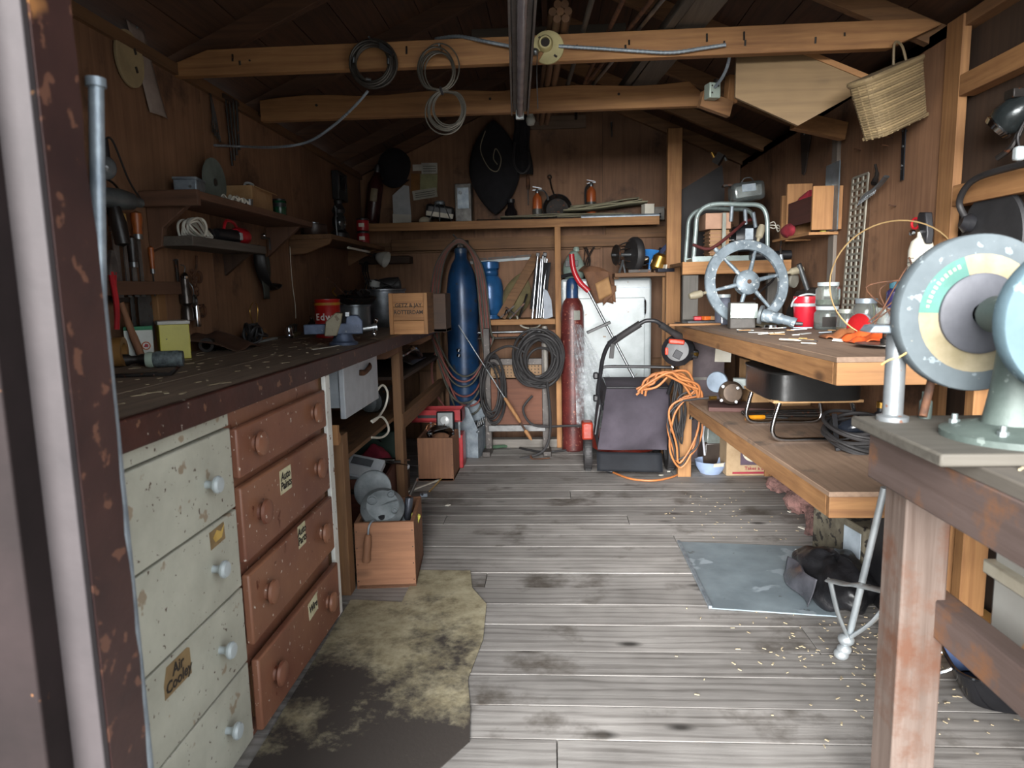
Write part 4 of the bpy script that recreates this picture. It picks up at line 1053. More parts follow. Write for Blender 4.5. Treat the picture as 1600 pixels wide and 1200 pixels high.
MB().bb((-0.09, 0, 0), (-0.084, 0.27, 0.26)).build('side_plate', GALV, o)
MB().bb((-0.088, 0, 0), (0.088, 0.27, 0.006)).build('floor_plate', GALV, o)
MB().bb((-0.08, 0.01, 0.16), (0.08, 0.26, 0.165)).build('inner_tray', GALV, o)
MB().cyl((-0.04, 0.0, 0.36), (-0.04, 0.27, 0.36), 0.012).build('handle_bar', GALV, o)
MB().cyl((-0.03, -0.004, 0.345), (-0.03, -0.008, 0.345), 0.012, n=14).build('handle_bolt', BLACK, o)
for k, (yy, z_) in enumerate(((0.07, 0.19), (0.13, 0.20), (0.20, 0.19))):
    MB().ring((0.03, yy, z_+0.02), (0.4, 1, 0.3), 0.035, 0.006, 6, 20).build('clamp', STEEL, o)
for k in range(4): MB().cyl((0.05, 0.04+0.055*k, 0.17), (0.08, 0.05+0.055*k, 0.27), 0.010, n=10).build('socket', CHROME, o)
MB().tube([(0.07, 0.02, 0.19), (0.10, -0.04, 0.21), (0.12, -0.08, 0.22)], 0.005, 8).build('spanner', STEEL, o)
# odds and ends on the floor at the left
o = thing('chrome_faucet_head', 'small white and steel bracket lying on the boards', 'bracket', pt(662, 776, Z=0), (0, 0, 0.3))
MB().box((0, 0, 0.012), (0.045, 0.035, 0.022)).build('bracket', plain('pale_blue_zinc', '#aeb8c4', '#8b95a1', metal=0.4, rough=0.4), o, bevel=0.004)
MB().cyl((-0.01, -0.015, 0.02), (-0.01, -0.019, 0.02), 0.008, n=12).build('hole', BLACK, o)
a, b, c = pt(638, 768, Z=0.006), pt(696, 746, Z=0.006), pt(664, 772, Z=0.02)
tag(MB().bar(a, b, 0.012, 0.008).build('pale_stick', PAPER), 'pale flat stick lying before the square brown box', 'stick')
tag(MB().bar(b+V(-.01, .0, .011), c+V(0.02, 0.04, 0.004), 0.008, 0.006).build('thin_stick', HY), 'thin pale stick crossing the flat stick on the floor', 'stick')
m = MB(); rng = random.Random(8)
# things on the shelf below the bench
o = thing('car_panel', 'bent dark steel car part on the shelf below the bench', 'car part', (-1.12, 4.60, 0.75))
MB().surf(lambda u, v: Vector((-0.12+0.34*u, -0.25+0.5*v, 0.03+0.09*math.sin(u*PI)*(0.5+0.5*math.sin(v*5)))), 14, 14).build('panel', plain('black_steel_part', '#3d3b3b', '#262525', rough=0.35, metal=0.5), o, solid=0.005)
MB().tube([(0.0, -0.26, 0.10), (0.14, -0.22, 0.09), (0.20, -0.10, 0.12), (0.22, 0.05, 0.06)], 0.016, 8).build('chrome_trim', CHROME, o)
MB().box((0.02, -0.1, 0.15), (0.22, 0.05, 0.016), (0, 0, 0.1)).build('rail', GALV, o)
o = thing('exhaust_part', 'grey engine casting on the lower shelf under the bench', 'engine part', (-1.08, 4.02, 0.532))
MB().lathe([(0.03, -0.10), (0.06, -0.08), (0.07, 0.0), (0.05, 0.07), (0.03, 0.10)], (0.02, 0, 0.072), (0.4, 1, 0), 18).build('casting', ALU, o)
for k in range(5): MB().lathe([(0.085, 0), (0.085, 0.006)], (0.02-0.02*k*0.4+0.012, -0.04+0.022*k, 0.088), (0.4, 1, 0), 20).build('cooling_fin', IRON, o)
MB().tube([(0.06, 0.02, 0.12), (0.14, 0.02, 0.15), (0.16, 0.0, 0.06), (0.17, -0.02, 0.02)], 0.012, 8).build('pipe', IRON, o)
o = thing('green_crate', 'dark green box in the shadow under the bench', 'box', (-1.20, 4.42, 0.0), (0, 0, 0.1))
MB().box((0, 0, 0.18), (0.36, 0.34, 0.36)).build('case', plain('dark_green_paint', '#1f3a30', '#152820', rough=0.5), o, bevel=0.01)
MB().tube([(-0.05, -0.175, 0.30), (-0.02, -0.20, 0.33), (0.05, -0.20, 0.33), (0.08, -0.175, 0.30)], 0.008, 8).build('handle', BLACK, o)
# stained linoleum on the floor
def lino_mat():
    m, nt, b = base_mat('stained_linoleum', 0.8, 0)
    raw, _, _ = coords(nt, (1, 1, 1))
    tc = nt.nodes.new('ShaderNodeTexCoord')
    n1 = noise(nt, tc.outputs['Object'], 3.2, 7, 0.68)
    n2 = noise(nt, raw, 60, 4, 0.7)
    n3 = noise(nt, raw, 14, 5, 0.7)
    base = ramp(nt, n3, [(0.35, lin('#a39b82')), (0.55, lin('#8a8168')), (0.72, lin('#655b48'))])
    sx = nt.nodes.new('ShaderNodeSeparateXYZ'); nt.links.new(tc.outputs['Object'], sx.inputs[0])
    # oil stain: strongest towards the doorway end and the open floor side
    mr = nt.nodes.new('ShaderNodeMapRange'); mr.inputs[1].default_value = 1.25; mr.inputs[2].default_value = 0.25
    mr.inputs[3].default_value = -0.12; mr.inputs[4].default_value = 0.17
    nt.links.new(sx.outputs['Y'], mr.inputs[0])
    ad = nt.nodes.new('ShaderNodeMath'); nt.links.new(mr.outputs[0], ad.inputs[0]); nt.links.new(n1, ad.inputs[1])
    ad2 = nt.nodes.new('ShaderNodeMath'); ad2.operation = 'MULTIPLY_ADD'; nt.links.new(n2, ad2.inputs[0]); ad2.inputs[1].default_value = 0.16
    nt.links.new(ad.outputs[0], ad2.inputs[2])
    out = mix(nt, ramp(nt, ad2.outputs[0], [(0.57, W0), (0.72, W1)]), base, lin('#352f2b'))
    nt.links.new(out, b.inputs['Base Color'])
    bump(nt, b, n2, 0.25, 0.003)
    return m
poly = [(-0.835, 2.62), (-0.62, 2.60), (-0.62, 2.92), (-0.378, 2.915), (-0.349, 2.737), (-0.275, 2.59), (-0.261, 2.312), (-0.285, 2.05), (-0.258, 1.895), (-0.243, 1.749), (-0.305, 1.644), (-0.42, 1.50), (-0.60, 1.45), (-0.80, 1.30), (-0.815, 1.30)]
m = MB().prism([(x, y-1.5) for x, y in poly], 0.0025, (0, 1.5, 0.0035), (1, 0, 0), (0, 1, 0))
m.v = [v-Vector((0, 1.5, 0)) for v in m.v]
lo = m.build('linoleum_sheet', lino_mat()); lo.location = (0, 1.5, 0)
tag(lo, 'worn yellow linoleum sheet with black oil stains beside the chest', 'floor covering')
# ------------------------------------------------------------------ back wall: shelves, cylinders, cupboard, cart
SF = 5.33                                          # front of the high back shelf
zS = pt(800, 346, Y=SF).z
xl, xr = pt(572, 355, Y=SF).x, pt(1030, 345, Y=SF).x
bs = thing('back_shelf', 'long pine shelf high on the back wall', 'shelf', (0, SF, zS))
MB().box(((xl+xr)/2, 0.175, -0.011), (xr-xl, 0.35, 0.022)).build('shelf_board', pine('x'), bs, bevel=0.002)
MB().box(((xl+xr)/2, -0.010, -0.020), (xr-xl, 0.022, 0.062)).build('front_batten', pine('x'), bs, bevel=0.003)
MB().box(((xl+xr)/2, 0.30, -0.14), (xr-xl-0.25, 0.038, 0.09)).build('back_bearer', oldpine('x'), bs, bevel=0.002)
px_ = pt(872, 450, Y=SF).x
MB().box((px_, 0.012, -zS/2-0.011), (0.045, 0.06, zS-0.022)).build('post', pine('z'), bs, bevel=0.003)
px2 = pt(596, 450, Y=SF).x
zL = pt(800, 499, Y=5.36).z
ls = thing('low_shelf', 'low pine shelf with the blue gas bottle on it', 'shelf', (0, 5.36, zL))
x0, x1 = pt(754, 500, Y=5.36).x, px_-0.024
MB().box(((x0+x1)/2, 0.16, -0.010), (x1-x0, 0.32, 0.02)).build('shelf_board', pine('x'), ls, bevel=0.002)
MB().box(((x0+x1)/2, -0.01, -0.022), (x1-x0, 0.02, 0.042)).build('front_batten', pine('x'), ls, bevel=0.003)
MB().box(((x0+x1)/2, -0.012, -0.12), (x1-x0, 0.02, 0.07)).build('lower_batten', crate('x'), ls, bevel=0.003)
def W(x, y, Y): return pt(x, y, Y=Y)
def onS(x, Y=5.47): return Vector((pt(x, 345, Y=Y).x, Y, zS))
# pale strip above the gas bottle
o = thing('window_batten', 'long pale strip of metal fixed above the blue gas bottle', 'strip', W(782, 407, 5.685))
MB().box((0, 0, 0), (0.50, 0.012, 0.02), (0, -0.05, 0)).build('strip', plain('pale_strip_metal', '#aab3b6', '#848d90', rough=0.5), o)
MB().box((0, 0.004, 0.02), (0.50, 0.008, 0.022), (0, -0.05, 0)).build('dark_flashing', IRON, o)
# wall things above the shelf
o = thing('cap', 'black cap hanging high on the back wall by the papers', 'cap', W(617, 262, 5.66))
MB().surf(lambda u, v: Vector((0.13*math.sin(u*PI*0.5)*math.cos(v*2*PI)*(1+0.06*math.sin(3*v*2*PI)), -0.02-0.09*math.cos(u*PI*0.5)+0.01, 0.15*math.sin(u*PI*0.5)*math.sin(v*2*PI))), 10, 24, False, True).build('crown', FABRIC, o, solid=0.004)
MB().surf(lambda u, v: Vector((-0.12+0.24*u, -0.02-0.05*math.sin(u*PI), -0.10-0.07*v*math.sin(u*PI))), 14, 5).build('peak', plain('navy_cloth', '#15151f', '#0e0e15', rough=0.9), o, solid=0.004)
o = thing('white_board', 'tall narrow white board leaning on the back shelf', 'board', onS(628, 5.60), (-0.12, 0.0, 0))
MB().prism([(-0.075, 0.0), (0.075, 0.0), (0.075, 0.10), (-0.075, 0.11)], 0.008).build('lower_sheet', PAPER, o)
MB().prism([(-0.07, 0.108), (0.075, 0.10), (0.06, 0.33), (0.02, 0.34), (-0.075, 0.26)], 0.006).build('upper_sheet', plain('grey_white_card', '#b8babb', '#a3a5a6', rough=0.8), o)
for k, (x, y, w_, h_, c, nm, lb) in enumerate(((652, 262, .075, .05, '#bdb9b0', 'small', 'small white note pinned at the left of the paper cluster'), (671, 263, .13, .085, '#b4b2aa', 'upper', 'upper white sheet of the papers on the back wall'), (649, 285, .07, .14, '#8a5f35', 'brown', 'brown card strip pinned among the papers'), (670, 285, .14, .13, '#9a9a72', 'map', 'green and amber map sheet pinned among the papers'), (664, 303, .20, .075, '#b9b4a6', 'torn', 'torn white newspaper strip under the pinned map'))):
    o = tag(MB().box((0, 0, 0), (w_, 0.0015, h_), (0, -0.12 if nm == 'torn' else 0.02*k, 0)).build('pinned_paper', plain('pinned_'+nm, c, rough=0.9, scale=12), loc=W(x, y, 5.686-0.002*k)), lb, 'paper')
    if nm in ('torn', 'upper'):
        for q in range(3): MB().box((0, -0.0014, -h_*0.25+q*h_*0.22), (w_*0.8, 0.001, 0.006), (0, -0.12 if nm == 'torn' else 0.02, 0)).build('print_line', plain('grey_print', '#6a675f', '#57544d', bmp=0), o)
o = thing('camp_lantern', 'black gadget with white stripe and wire legs on the back shelf', 'lantern', onS(688, 5.50), (0, 0, 0.1))
MB().box((0, 0, 0.10), (0.22, 0.12, 0.10), (0, 0.15, 0)).build('case', BLACK, o, bevel=0.02)
MB().box((0.0, -0.062, 0.075), (0.21, 0.006, 0.035), (0, 0.15, 0)).build('white_stripe', PAPER, o)
MB().lathe([(0.04, 0), (0.04, 0.02), (0.03, 0.03), (0, 0.032)], (0.0, -0.02, 0.155), n=20).build('cap', GALV, o)
for q in (-0.09, 0.0, 0.10): MB().cyl((q*0.3, -0.06, 0.165), (q, -0.09, 0.0), 0.004, n=8).build('wire_leg', STEEL, o)
MB().ball((-0.12, 0.0, 0.035), (0.05, 0.05, 0.035), 14, 8).build('foot', plain('cream_knob', '#b8ae98', '#9b917c'), o)
o = thing('metal_case', 'upright grey metal case on the back shelf beside the black bag', 'case', onS(726, 5.52))
MB().box((0, 0, 0.155), (0.13, 0.12, 0.31)).build('case', plain('grey_grimy_case', '#6e6c69', '#474542', rough=0.45, metal=0.4, scale=16), o, bevel=0.006)
MB().box((0.0, -0.062, 0.20), (0.09, 0.004, 0.16)).build('panel', GALV, o, bevel=0.002)
MB().lathe([(0.014, 0), (0.014, 0.012), (0, 0.013)], (-0.02, -0.064, 0.24), (0, -1, 0), 14).build('knob', STEEL, o)
p = W(773, 265, 5.60)
o = thing('black_bag', 'large black oval bag hanging on the back wall over the shelf', 'bag', p)
MB().surf(lambda u, v: Vector((math.cos(v*2*PI)*0.20*math.sin(PI*u)**0.75*(1+0.04*math.sin(7*v*2*PI)), -0.02+0.07*math.sin(v*2*PI)*math.sin(PI*u)**0.6, 0.37-0.72*u)), 20, 28, False, True).build('bag', FABRIC, o)
MB().tube([(-0.06, -0.075, 0.28), (-0.10, -0.095, 0.14), (-0.04, -0.11, 0.0), (0.03, -0.115, -0.03), (0.06, -0.11, 0.06), (0.02, -0.10, 0.14), (0.0, -0.10, 0.07), (0.03, -0.105, 0.02)], 0.004, 6).build('drawstring', plain('pale_cord', '#8d8570', '#736b58'), o)
MB().cyl((0, -0.02, 0.36), (0, 0.09, 0.38), 0.006, n=8).build('nail', IRON, o)
p = W(815, 225, 5.62)
o = thing('leather_coat', 'dark coat hanging beside the black bag', 'coat', p)
MB().surf(lambda u, v: Vector(((v-0.5)*(0.10+0.06*u)+0.008*math.sin(u*9), -0.03-0.04*math.sin(v*PI)-0.008*math.sin(v*17), 0.20-0.44*u)), 14, 16).build('coat', FABRIC, o, solid=0.012)
MB().tube([(-0.05, -0.07, 0.0), (-0.06, -0.09, -0.16), (0.0, -0.10, -0.24), (0.06, -0.09, -0.18), (0.05, -0.07, -0.02)], 0.010, 8).build('strap', RUBBER, o)
MB().cyl((0, 0.0, 0.20), (0, 0.07, 0.21), 0.006, n=8).build('nail', IRON, o)
o = thing('dark_bottle', 'dark glass bottle behind the black bag on the back shelf', 'bottle', onS(799, 5.50))
MB().lathe([(0.045, 0), (0.05, 0.006), (0.05, 0.09), (0.03, 0.12), (0.024, 0.16)], n=22).build('glass', plain('dark_bottle_glass', '#1e1a1c', '#131113', rough=0.08, bmp=0), o)
MB().lathe([(0.030, 0.158), (0.030, 0.185), (0, 0.187)], n=16).build('stopper', BLACK, o)
p = W(825, 296, 5.66)
o = thing('screwdriver', 'screwdriver with dark grip stuck on the back wall by the extinguisher', 'screwdriver', p)
MB().lathe([(0.010, 0), (0.016, 0.02), (0.015, 0.08), (0.010, 0.11), (0, 0.115)], n=14).build('grip', RUST, o)
MB().cyl((0, 0, 0), (0, 0, -0.12), 0.004, n=8).build('shaft', STEEL, o)
def ext(loc, label, hose):
    o = thing('fire_extinguisher', label, 'fire extinguisher', loc, (0, 0, 0), 'small orange extinguishers on the back shelf')
    MB().lathe([(0.034, 0), (0.037, 0.004), (0.037, 0.17), (0.030, 0.195), (0.014, 0.21), (0.012, 0.22)], n=24).build('cylinder', plain('orange_steel', '#a9562a', '#8a4420', rough=0.35), o)
    MB().lathe([(0.0375, 0.04), (0.0375, 0.10)], n=24).build('label_band', plain('dark_label', '#2c2c2a', '#4b4b46', rough=0.4, scale=40), o)
    MB().lathe([(0.014, 0.218), (0.016, 0.235), (0.010, 0.25)], n=14).build('valve', STEEL, o)
    MB().box((0.0, 0, 0.262), (0.07, 0.012, 0.006), (0, 0.2, 0)).box((0.0, 0, 0.246), (0.07, 0.012, 0.005), (0, -0.1, 0)).build('lever', STEEL, o)
    if hose: MB().tube([(0.01, 0, 0.24), (0.05, 0, 0.235), (0.075, -0.005, 0.20), (0.085, -0.005, 0.165)], [0.006, 0.006, 0.008], 8).build('hose', STEEL, o)
    else: MB().tube([(-0.01, 0, 0.24), (-0.045, 0, 0.20), (-0.046, 0, 0.08), (-0.04, 0, 0.05)], 0.007, 8).build('hose', BLACK, o)
    return o
ext(onS(840, 5.45), 'orange fire extinguisher with curved horn beside the frying pan', True)
ext(onS(924, 5.60)+V(0, 0, 0.06), 'orange fire extinguisher right of the frying pan with its hose down', False)
q = onS(924, 5.60)
tag(MB().box((0, 0, 0.03), (0.10, 0.12, 0.06)).build('riser_block', darkwood('x'), loc=q, bevel=0.003), 'dark wood block under the right-hand orange extinguisher', 'wood block')
o = thing('frying_pan', 'black cast iron frying pan standing against the back wall', 'frying pan', onS(871, 5.60), (-0.18, 0.0, 0))
MB().lathe([(0, 0.0), (0.092, 0.0), (0.118, 0.04), (0.113, 0.04), (0.088, 0.008), (0, 0.008)], (0, 0.03, 0.12), (0, -1, 0), 36).build('pan', IRON, o)
MB().tube([(-0.02, -0.005, 0.22), (-0.045, -0.005, 0.30), (-0.055, -0.005, 0.36)], 0.012, 8, flat=0.5).ring((-0.058, -0.005, 0.375), (0, 1, 0), 0.014, 0.006, 6, 16).build('handle', IRON, o)
# heap of folded sheets and bars on the shelf
for k, (xa, xb, dz, h_, rt_, c, lb) in enumerate(((742, 905, 0.0, 0.028, 0.05, '#57544a', 'dark folded tarp at the left of the back shelf heap'), (783, 985, 0.03, 0.03, -0.03, '#77725f', 'olive folded sheet on the back shelf heap'), (880, 1010, 0.07, 0.05, 0.06, '#8f8a72', 'pale green folded canvas on top of the back shelf heap'))):
    a, b = onS(xa, 5.47), onS(xb, 5.47)
    L_ = b.x-a.x
    o = thing('folded_sheet', lb, 'sheet', ((a.x+b.x)/2, 5.47+0.01*k, zS+dz))
    for j in range(2+k):
        MB().surf(lambda u, v, j=j: Vector(((u-0.5)*L_*(1-0.06*j), (v-0.5)*(0.20-0.03*j), 0.004+h_*j/(2+k)+0.005*math.sin(u*7+j*2+k)+0.004*math.cos(v*9+j)+(0.05*u if k == 2 else 0.0))), 18, 8).build('fold', plain('tarp_'+str(k), c, rough=0.85), o, solid=0.006)
for k, (a, b, r, mt, nm, lb, z) in enumerate((((908, 331), (1030, 333), 0.016, GALV, 'steel_tube', 'bright steel tube lying along the front of the back shelf', zS+0.018), ((745, 347), (905, 338), 0.010, IRON, 'curtain_rod', 'dark thin rod lying at the front of the back shelf', zS+0.012), ((830, 349), (868, 347), 0.016, CHROME, 'chrome_rod', 'short chrome rod at the middle of the back shelf', zS+0.017))):
    A, Bq = pt(a[0], a[1], Y=5.352), pt(b[0], b[1], Y=5.352)
    o = thing(nm, lb, 'rod', (A.x, 5.352+0.03*(k == 2), z))
    MB().cyl((0, 0, 0), (Bq.x-A.x, 0.0, 0), r, n=14).build('rod', mt, o)
    MB().cyl((Bq.x-A.x, 0, 0), (Bq.x-A.x+0.012, 0, 0), r*1.15, n=14).build('end_cap', BLACK, o)
o = thing('white_carton', 'small white carton at the right end of the back shelf', 'carton', onS(1012, 5.44), (0, 0, 0.25))
MB().box((0, 0, 0.055), (0.075, 0.075, 0.11)).build('carton', PAPER, o, bevel=0.002)
MB().box((0, 0, 0.1105), (0.077, 0.077, 0.003)).build('flap', PAPER, o)
o = thing('grey_case', 'grey box behind the small white carton', 'box', onS(1026, 5.58))
MB().box((0, 0, 0.045), (0.10, 0.14, 0.09)).build('case', plain('mid_grey_card', '#77736c', '#625e58'), o, bevel=0.004)
MB().box((0, 0, 0.094), (0.104, 0.144, 0.010)).build('lid', plain('mid_grey_card', '#77736c'), o, bevel=0.003)
o = thing('peg_rail', 'pale peg rail with dark pegs under the gable', 'peg rail', W(872, 191, 5.68))
MB().box((0, 0, 0), (0.44, 0.02, 0.10)).build('rail', wood('grey_rail', '#6f5c4c', '#4f4035', 'x'), o, bevel=0.002)
for q in (-0.09, 0.14): MB().cyl((q, -0.01, 0.02), (q, -0.06, 0.05), 0.012, n=10).build('peg', IRON, o)
o = thing('light_bulb', 'bare white bulb hanging below the second tie beam', 'light bulb', W(829, 187, 4.2))
MB().lathe([(0, -0.035), (0.020, -0.030), (0.029, -0.010), (0.026, 0.01), (0.014, 0.032), (0.013, 0.045)], n=20).build('bulb', plain('milk_glass', '#b9bcb6', '#a9aca6', rough=0.2, bmp=0), o)
MB().cyl((0, 0, 0.042), (0, 0, 0.09), 0.016, n=14).build('socket', BLACK, o)
MB().tube([(0, 0, 0.09), (0.0, 0.01, 0.3), (0.0, 0.0, 0.52)], 0.004, 6).build('cord', RUBBER, o)
o = thing('wall_hook', 'steel hook screwed to the gable right of the peg rail', 'hook', W(955, 203, 5.68))
MB().cyl((0, 0.01, 0.05), (0, -0.03, 0.05), 0.006, n=8).tube([(0, -0.03, 0.05), (0, -0.04, -0.04), (0, -0.06, -0.06), (0, -0.08, -0.03)], 0.006, 8).build('hook', STEEL, o)
# round white dial on the wall
o = thing('wall_dial', 'round white dial on the back wall above the small wheel', 'dial', W(972, 373, 5.68))
MB().lathe([(0.030, 0), (0.030, 0.008), (0.026, 0.012), (0, 0.012)], (0, 0, 0), (0, -1, 0), 28).build('face', plain('bright_dial', '#e8e6da', '#dcd9cb', rough=0.4, bmp=0), o)
MB().box((0, -0.0125, 0.006), (0.003, 0.001, 0.022)).build('needle', INK, o)
MB().box((0.006, -0.0125, 0.0), (0.014, 0.001, 0.003)).build('needle', INK, o)

# --- blue gas cylinder and its hoses
p = W(726, 600, 5.42)
bc_ = thing('gas_cylinder', 'tall blue gas cylinder hung with red and green hoses', 'gas cylinder', (p.x, 5.42, 0))
zt = pt(726, 395, Y=5.42).z
MB().lathe([(0.095, 0), (0.122, 0.02), (0.125, 0.06), (0.125, zt-0.42), (0.121, zt-0.30), (0.104, zt-0.17), (0.075, zt-0.085), (0.050, zt-0.045), (0.046, zt)], n=40).build('body', BLUE, bc_)
MB().lathe([(0.05, zt-0.002), (0.05, zt+0.03), (0.035, zt+0.04)], n=20).build('neck_ring', plain('blue_neck', '#2c4560', '#223448', rough=0.4), bc_)
MB().box((0, 0, zt+0.07), (0.05, 0.05, 0.07)).cyl((-0.06, -0.02, zt+0.08), (0.06, 0.02, zt+0.08), 0.018, n=12).build('valve', IRON, bc_, bevel=0.004)
MB().tube([(0.01, -0.03, zt+0.03), (-0.01, -0.05, zt+0.09), (-0.05, -0.04, zt+0.14)], 0.006, 6).build('chain', STEEL, bc_)
ho = thing('welding_hose', 'long twin red and green hose looped over the tall blue cylinder', 'hose', (p.x, 5.42, 0))
HR = plain('faded_red_hose', '#7b4038', '#5e302a', rough=0.6)
HG = plain('faded_green_hose', '#4c4a40', '#37362f', rough=0.6)
rng = random.Random(13)
zt2 = zt+0.05
for k in range(7):
    w_ = 0.155+0.012*k; lo = 0.32+0.05*k+rng.uniform(-.02, .03); off = -0.145-0.012*(k % 3)
    ex = rng.uniform(-.02, .03)
    MB().tube([(-0.05, -0.07, zt2+0.005*k), (-w_*0.85, -0.10, zt-0.12), (-w_-0.02, off, zt-0.55), (-w_*1.0+ex, off-0.02, lo+0.35), (-0.06+ex, off-0.04, lo+0.02), (0.10+ex, off-0.04, lo), (w_+0.02+ex, off-0.02, lo+0.25), (w_+0.005, off, zt-0.60), (w_*0.8, -0.10, zt-0.14), (0.05, -0.06, zt2+0.004*k)], 0.0075, 8, True).build('red_loop' if k % 2 else 'green_loop', HR if k % 2 else HG, ho)
MB().tube([(-0.20, -0.10, zt-0.75), (-0.24, -0.12, 0.65), (-0.21, -0.14, 0.45), (-0.10, -0.18, 0.30)], 0.008, 8).build('red_tail', HR, ho)
for zz in (0.92, 0.88): MB().lathe([(0.016, 0), (0.016, 0.02)], (-0.02, -0.165, zz-0.14), (0.3, 0, 1), 12).build('brass_union', CHROME, ho)
# --- propane bottle
p = W(766, 498, 5.575)
o = thing('propane_bottle', 'short blue gas bottle standing on the low shelf', 'gas bottle', (p.x, 5.575, zL))
MB().lathe([(0.080, 0), (0.080, 0.03), (0.092, 0.04), (0.106, 0.08), (0.109, 0.16), (0.1095, 0.165), (0.109, 0.17), (0.109, 0.25), (0.098, 0.31), (0.07, 0.345), (0.065, 0.36)], n=36).build('body', plain('bright_blue_paint', '#2a5f94', '#1f4a75', rough=0.28, metal=0.2), o)
for a0 in (0.5, 3.6):
    MB().surf(lambda u, v, a0=a0: Vector((0.078*math.cos(a0+2.2*u), 0.078*math.sin(a0+2.2*u), 0.34+0.06*v)), 14, 2).build('collar_plate', plain('bright_blue_paint', '#2a5f94'), o, solid=0.005)
MB().lathe([(0.082, 0.40), (0.082, 0.45), (0.074, 0.455), (0.074, 0.40), (0.082, 0.40)], n=30).build('collar_ring', plain('bright_blue_paint', '#2a5f94'), o)
MB().lathe([(0.02, 0.35), (0.02, 0.385), (0.028, 0.39), (0.028, 0.41), (0, 0.41)], n=16).build('valve', BRASS, o)
# --- leaning planks and folded lawn chair on the low shelf
o = thing('brown_plank', 'brown plank leaning on the low shelf beside the gas bottle', 'plank', (0, 0, 0))
a, b = W(783, 497, 5.44), W(838, 400, 5.60)
MB().bar(a+V(0, 0, 0.005), b, 0.075, 0.02, (0, 1, 0)).build('plank', oldpine('x'), o, bevel=0.003)
o = thing('canvas_sack', 'olive canvas sack slumped behind the brown plank', 'sack', W(797, 497, 5.60))
MB().surf(lambda u, v: Vector((0.12*math.sin(PI*min(1, 0.15+u*0.85))**0.7*math.cos(v*2*PI)*(1+0.08*math.sin(3*v*2*PI+u*4))+0.10*u, 0.06*math.sin(v*2*PI)*math.sin(PI*min(1, 0.15+u*0.85))**0.7, 0.004+0.36*u)), 14, 20, False, True).build('sack', plain('olive_canvas', '#6b6142', '#4d4630', rough=0.9), o)
o = thing('lawn_chair', 'folded aluminium lawn chair standing on the low shelf', 'folding chair', W(838, 499, 5.42))
for k, (dx, dx2, dy) in enumerate(((-0.03, 0.02, 0.0), (0.0, 0.045, 0.03), (0.02, 0.06, 0.06), (0.035, 0.09, 0.09), (0.055, 0.075, 0.12))):
    MB().cyl((dx, dy-0.05, 0.01), (dx2, dy-0.02, 0.50-0.03*(k % 2)), 0.009, n=12).build('tube', plain('bright_alu', '#b9bfc4', '#989ea4', rough=0.25, metal=0.9), o)
MB().surf(lambda u, v: Vector((-0.05+0.12*u+0.05*v, 0.05+0.02*math.sin(u*9), 0.08+0.36*v)), 8, 8).build('webbing', plain('black_webbing', '#232326', '#18181a', rough=0.8), o, solid=0.004)
for k in (0.02, 0.075): MB().box((k, -0.01, 0.50), (0.03, 0.04, 0.03), (0, 0.2, 0)).build('end_cap', BLACK, o, bevel=0.004)
MB().prism([(0, 0), (0.07, 0.02), (0.06, 0.15), (0.03, 0.22), (0.0, 0.24)], 0.02, (0.06, -0.04, 0.0)).build('grey_sleeve', plain('grey_sleeve', '#8c95a1', '#727a85', rough=0.5), o)
o = thing('iron_stand', 'black iron folding stand lying at the front of the low shelf', 'stand', W(800, 498, 5.40))
for a, b in (((-0.09, 0, 0.01), (0.02, 0.0, 0.10)), ((-0.05, 0.02, 0.09), (0.05, 0.0, 0.01)), ((-0.02, 0.0, 0.0), (0.10, 0.02, 0.12)), ((0.06, 0.0, 0.01), (0.12, 0.04, 0.19))):
    MB().bar(a, b, 0.012, 0.012).build('leg', IRON, o)
MB().tube([(-0.055, -0.02, 0.03), (-0.04, -0.02, 0.07), (-0.025, -0.02, 0.03)], 0.005, 6).build('clip', CHROME, o)
MB().tube([(0.04, -0.02, 0.02), (0.07, -0.05, -0.05), (0.14, -0.055, -0.075), (0.21, -0.05, -0.06), (0.24, -0.03, 0.0)], 0.007, 8).build('grey_rope', plain('grey_rope', '#9c988c', '#7f7b70', rough=0.9), o)
for k, zz in enumerate((0.0, -0.045)):
    a, b = W(747, 520, 5.30), W(845, 517, 5.30)
    o = thing('hung_bar', ('upper', 'lower')[k]+' dark steel bar hung below the low shelf', 'bar', (a.x, 5.30, a.z+zz))
    MB().cyl((0, 0, 0), (b.x-a.x, 0, 0.004), 0.010, n=12).build('bar', STEEL if k == 0 else IRON, o)
    for q in (0.15, 0.40): MB().tube([(q, 0, 0.012), (q, 0.02, 0.03-zz), (q, 0.04, 0.045-zz)], 0.003, 6).build('hanger', IRON, o)

# --- cart with plywood panel and coiled cables
CY = 5.16
xa, xb = W(762, 600, CY).x, W(852, 600, CY).x
ca = thing('welder_cart', 'dark steel cart with brown plywood panel against the back wall', 'cart', ((xa+xb)/2, CY, 0))
hw = (xb-xa)/2
CF = plain('cart_steel', '#4c4744', '#332f2d', rough=0.5, metal=0.4, speck=('#77706a', 0.12, 22))
for s in (-1, 1):
    MB().box((s*hw, 0, 0.48), (0.05, 0.05, 0.96)).build('upright', CF, ca, bevel=0.004)
    MB().box((s*hw, 0.10, 0.45), (0.04, 0.04, 0.66)).build('rear_upright', CF, ca)
    MB().box((s*(hw+0.01), -0.06, 0.02), (0.06, 0.16, 0.04)).build('foot', CF, ca, bevel=0.004)
zr1 = W(800, 565, CY).z; zr2 = W(800, 668, CY).z
MB().box((0, 0, zr1), (2*hw, 0.04, 0.05)).build('cross_bar', CF, ca, bevel=0.004)
MB().box((0, -0.01, zr2), (2*hw, 0.05, 0.05)).build('cross_bar', plain('zinc_rail', '#7a7a7a', '#5b5b5b', metal=0.6, rough=0.4), ca, bevel=0.004)
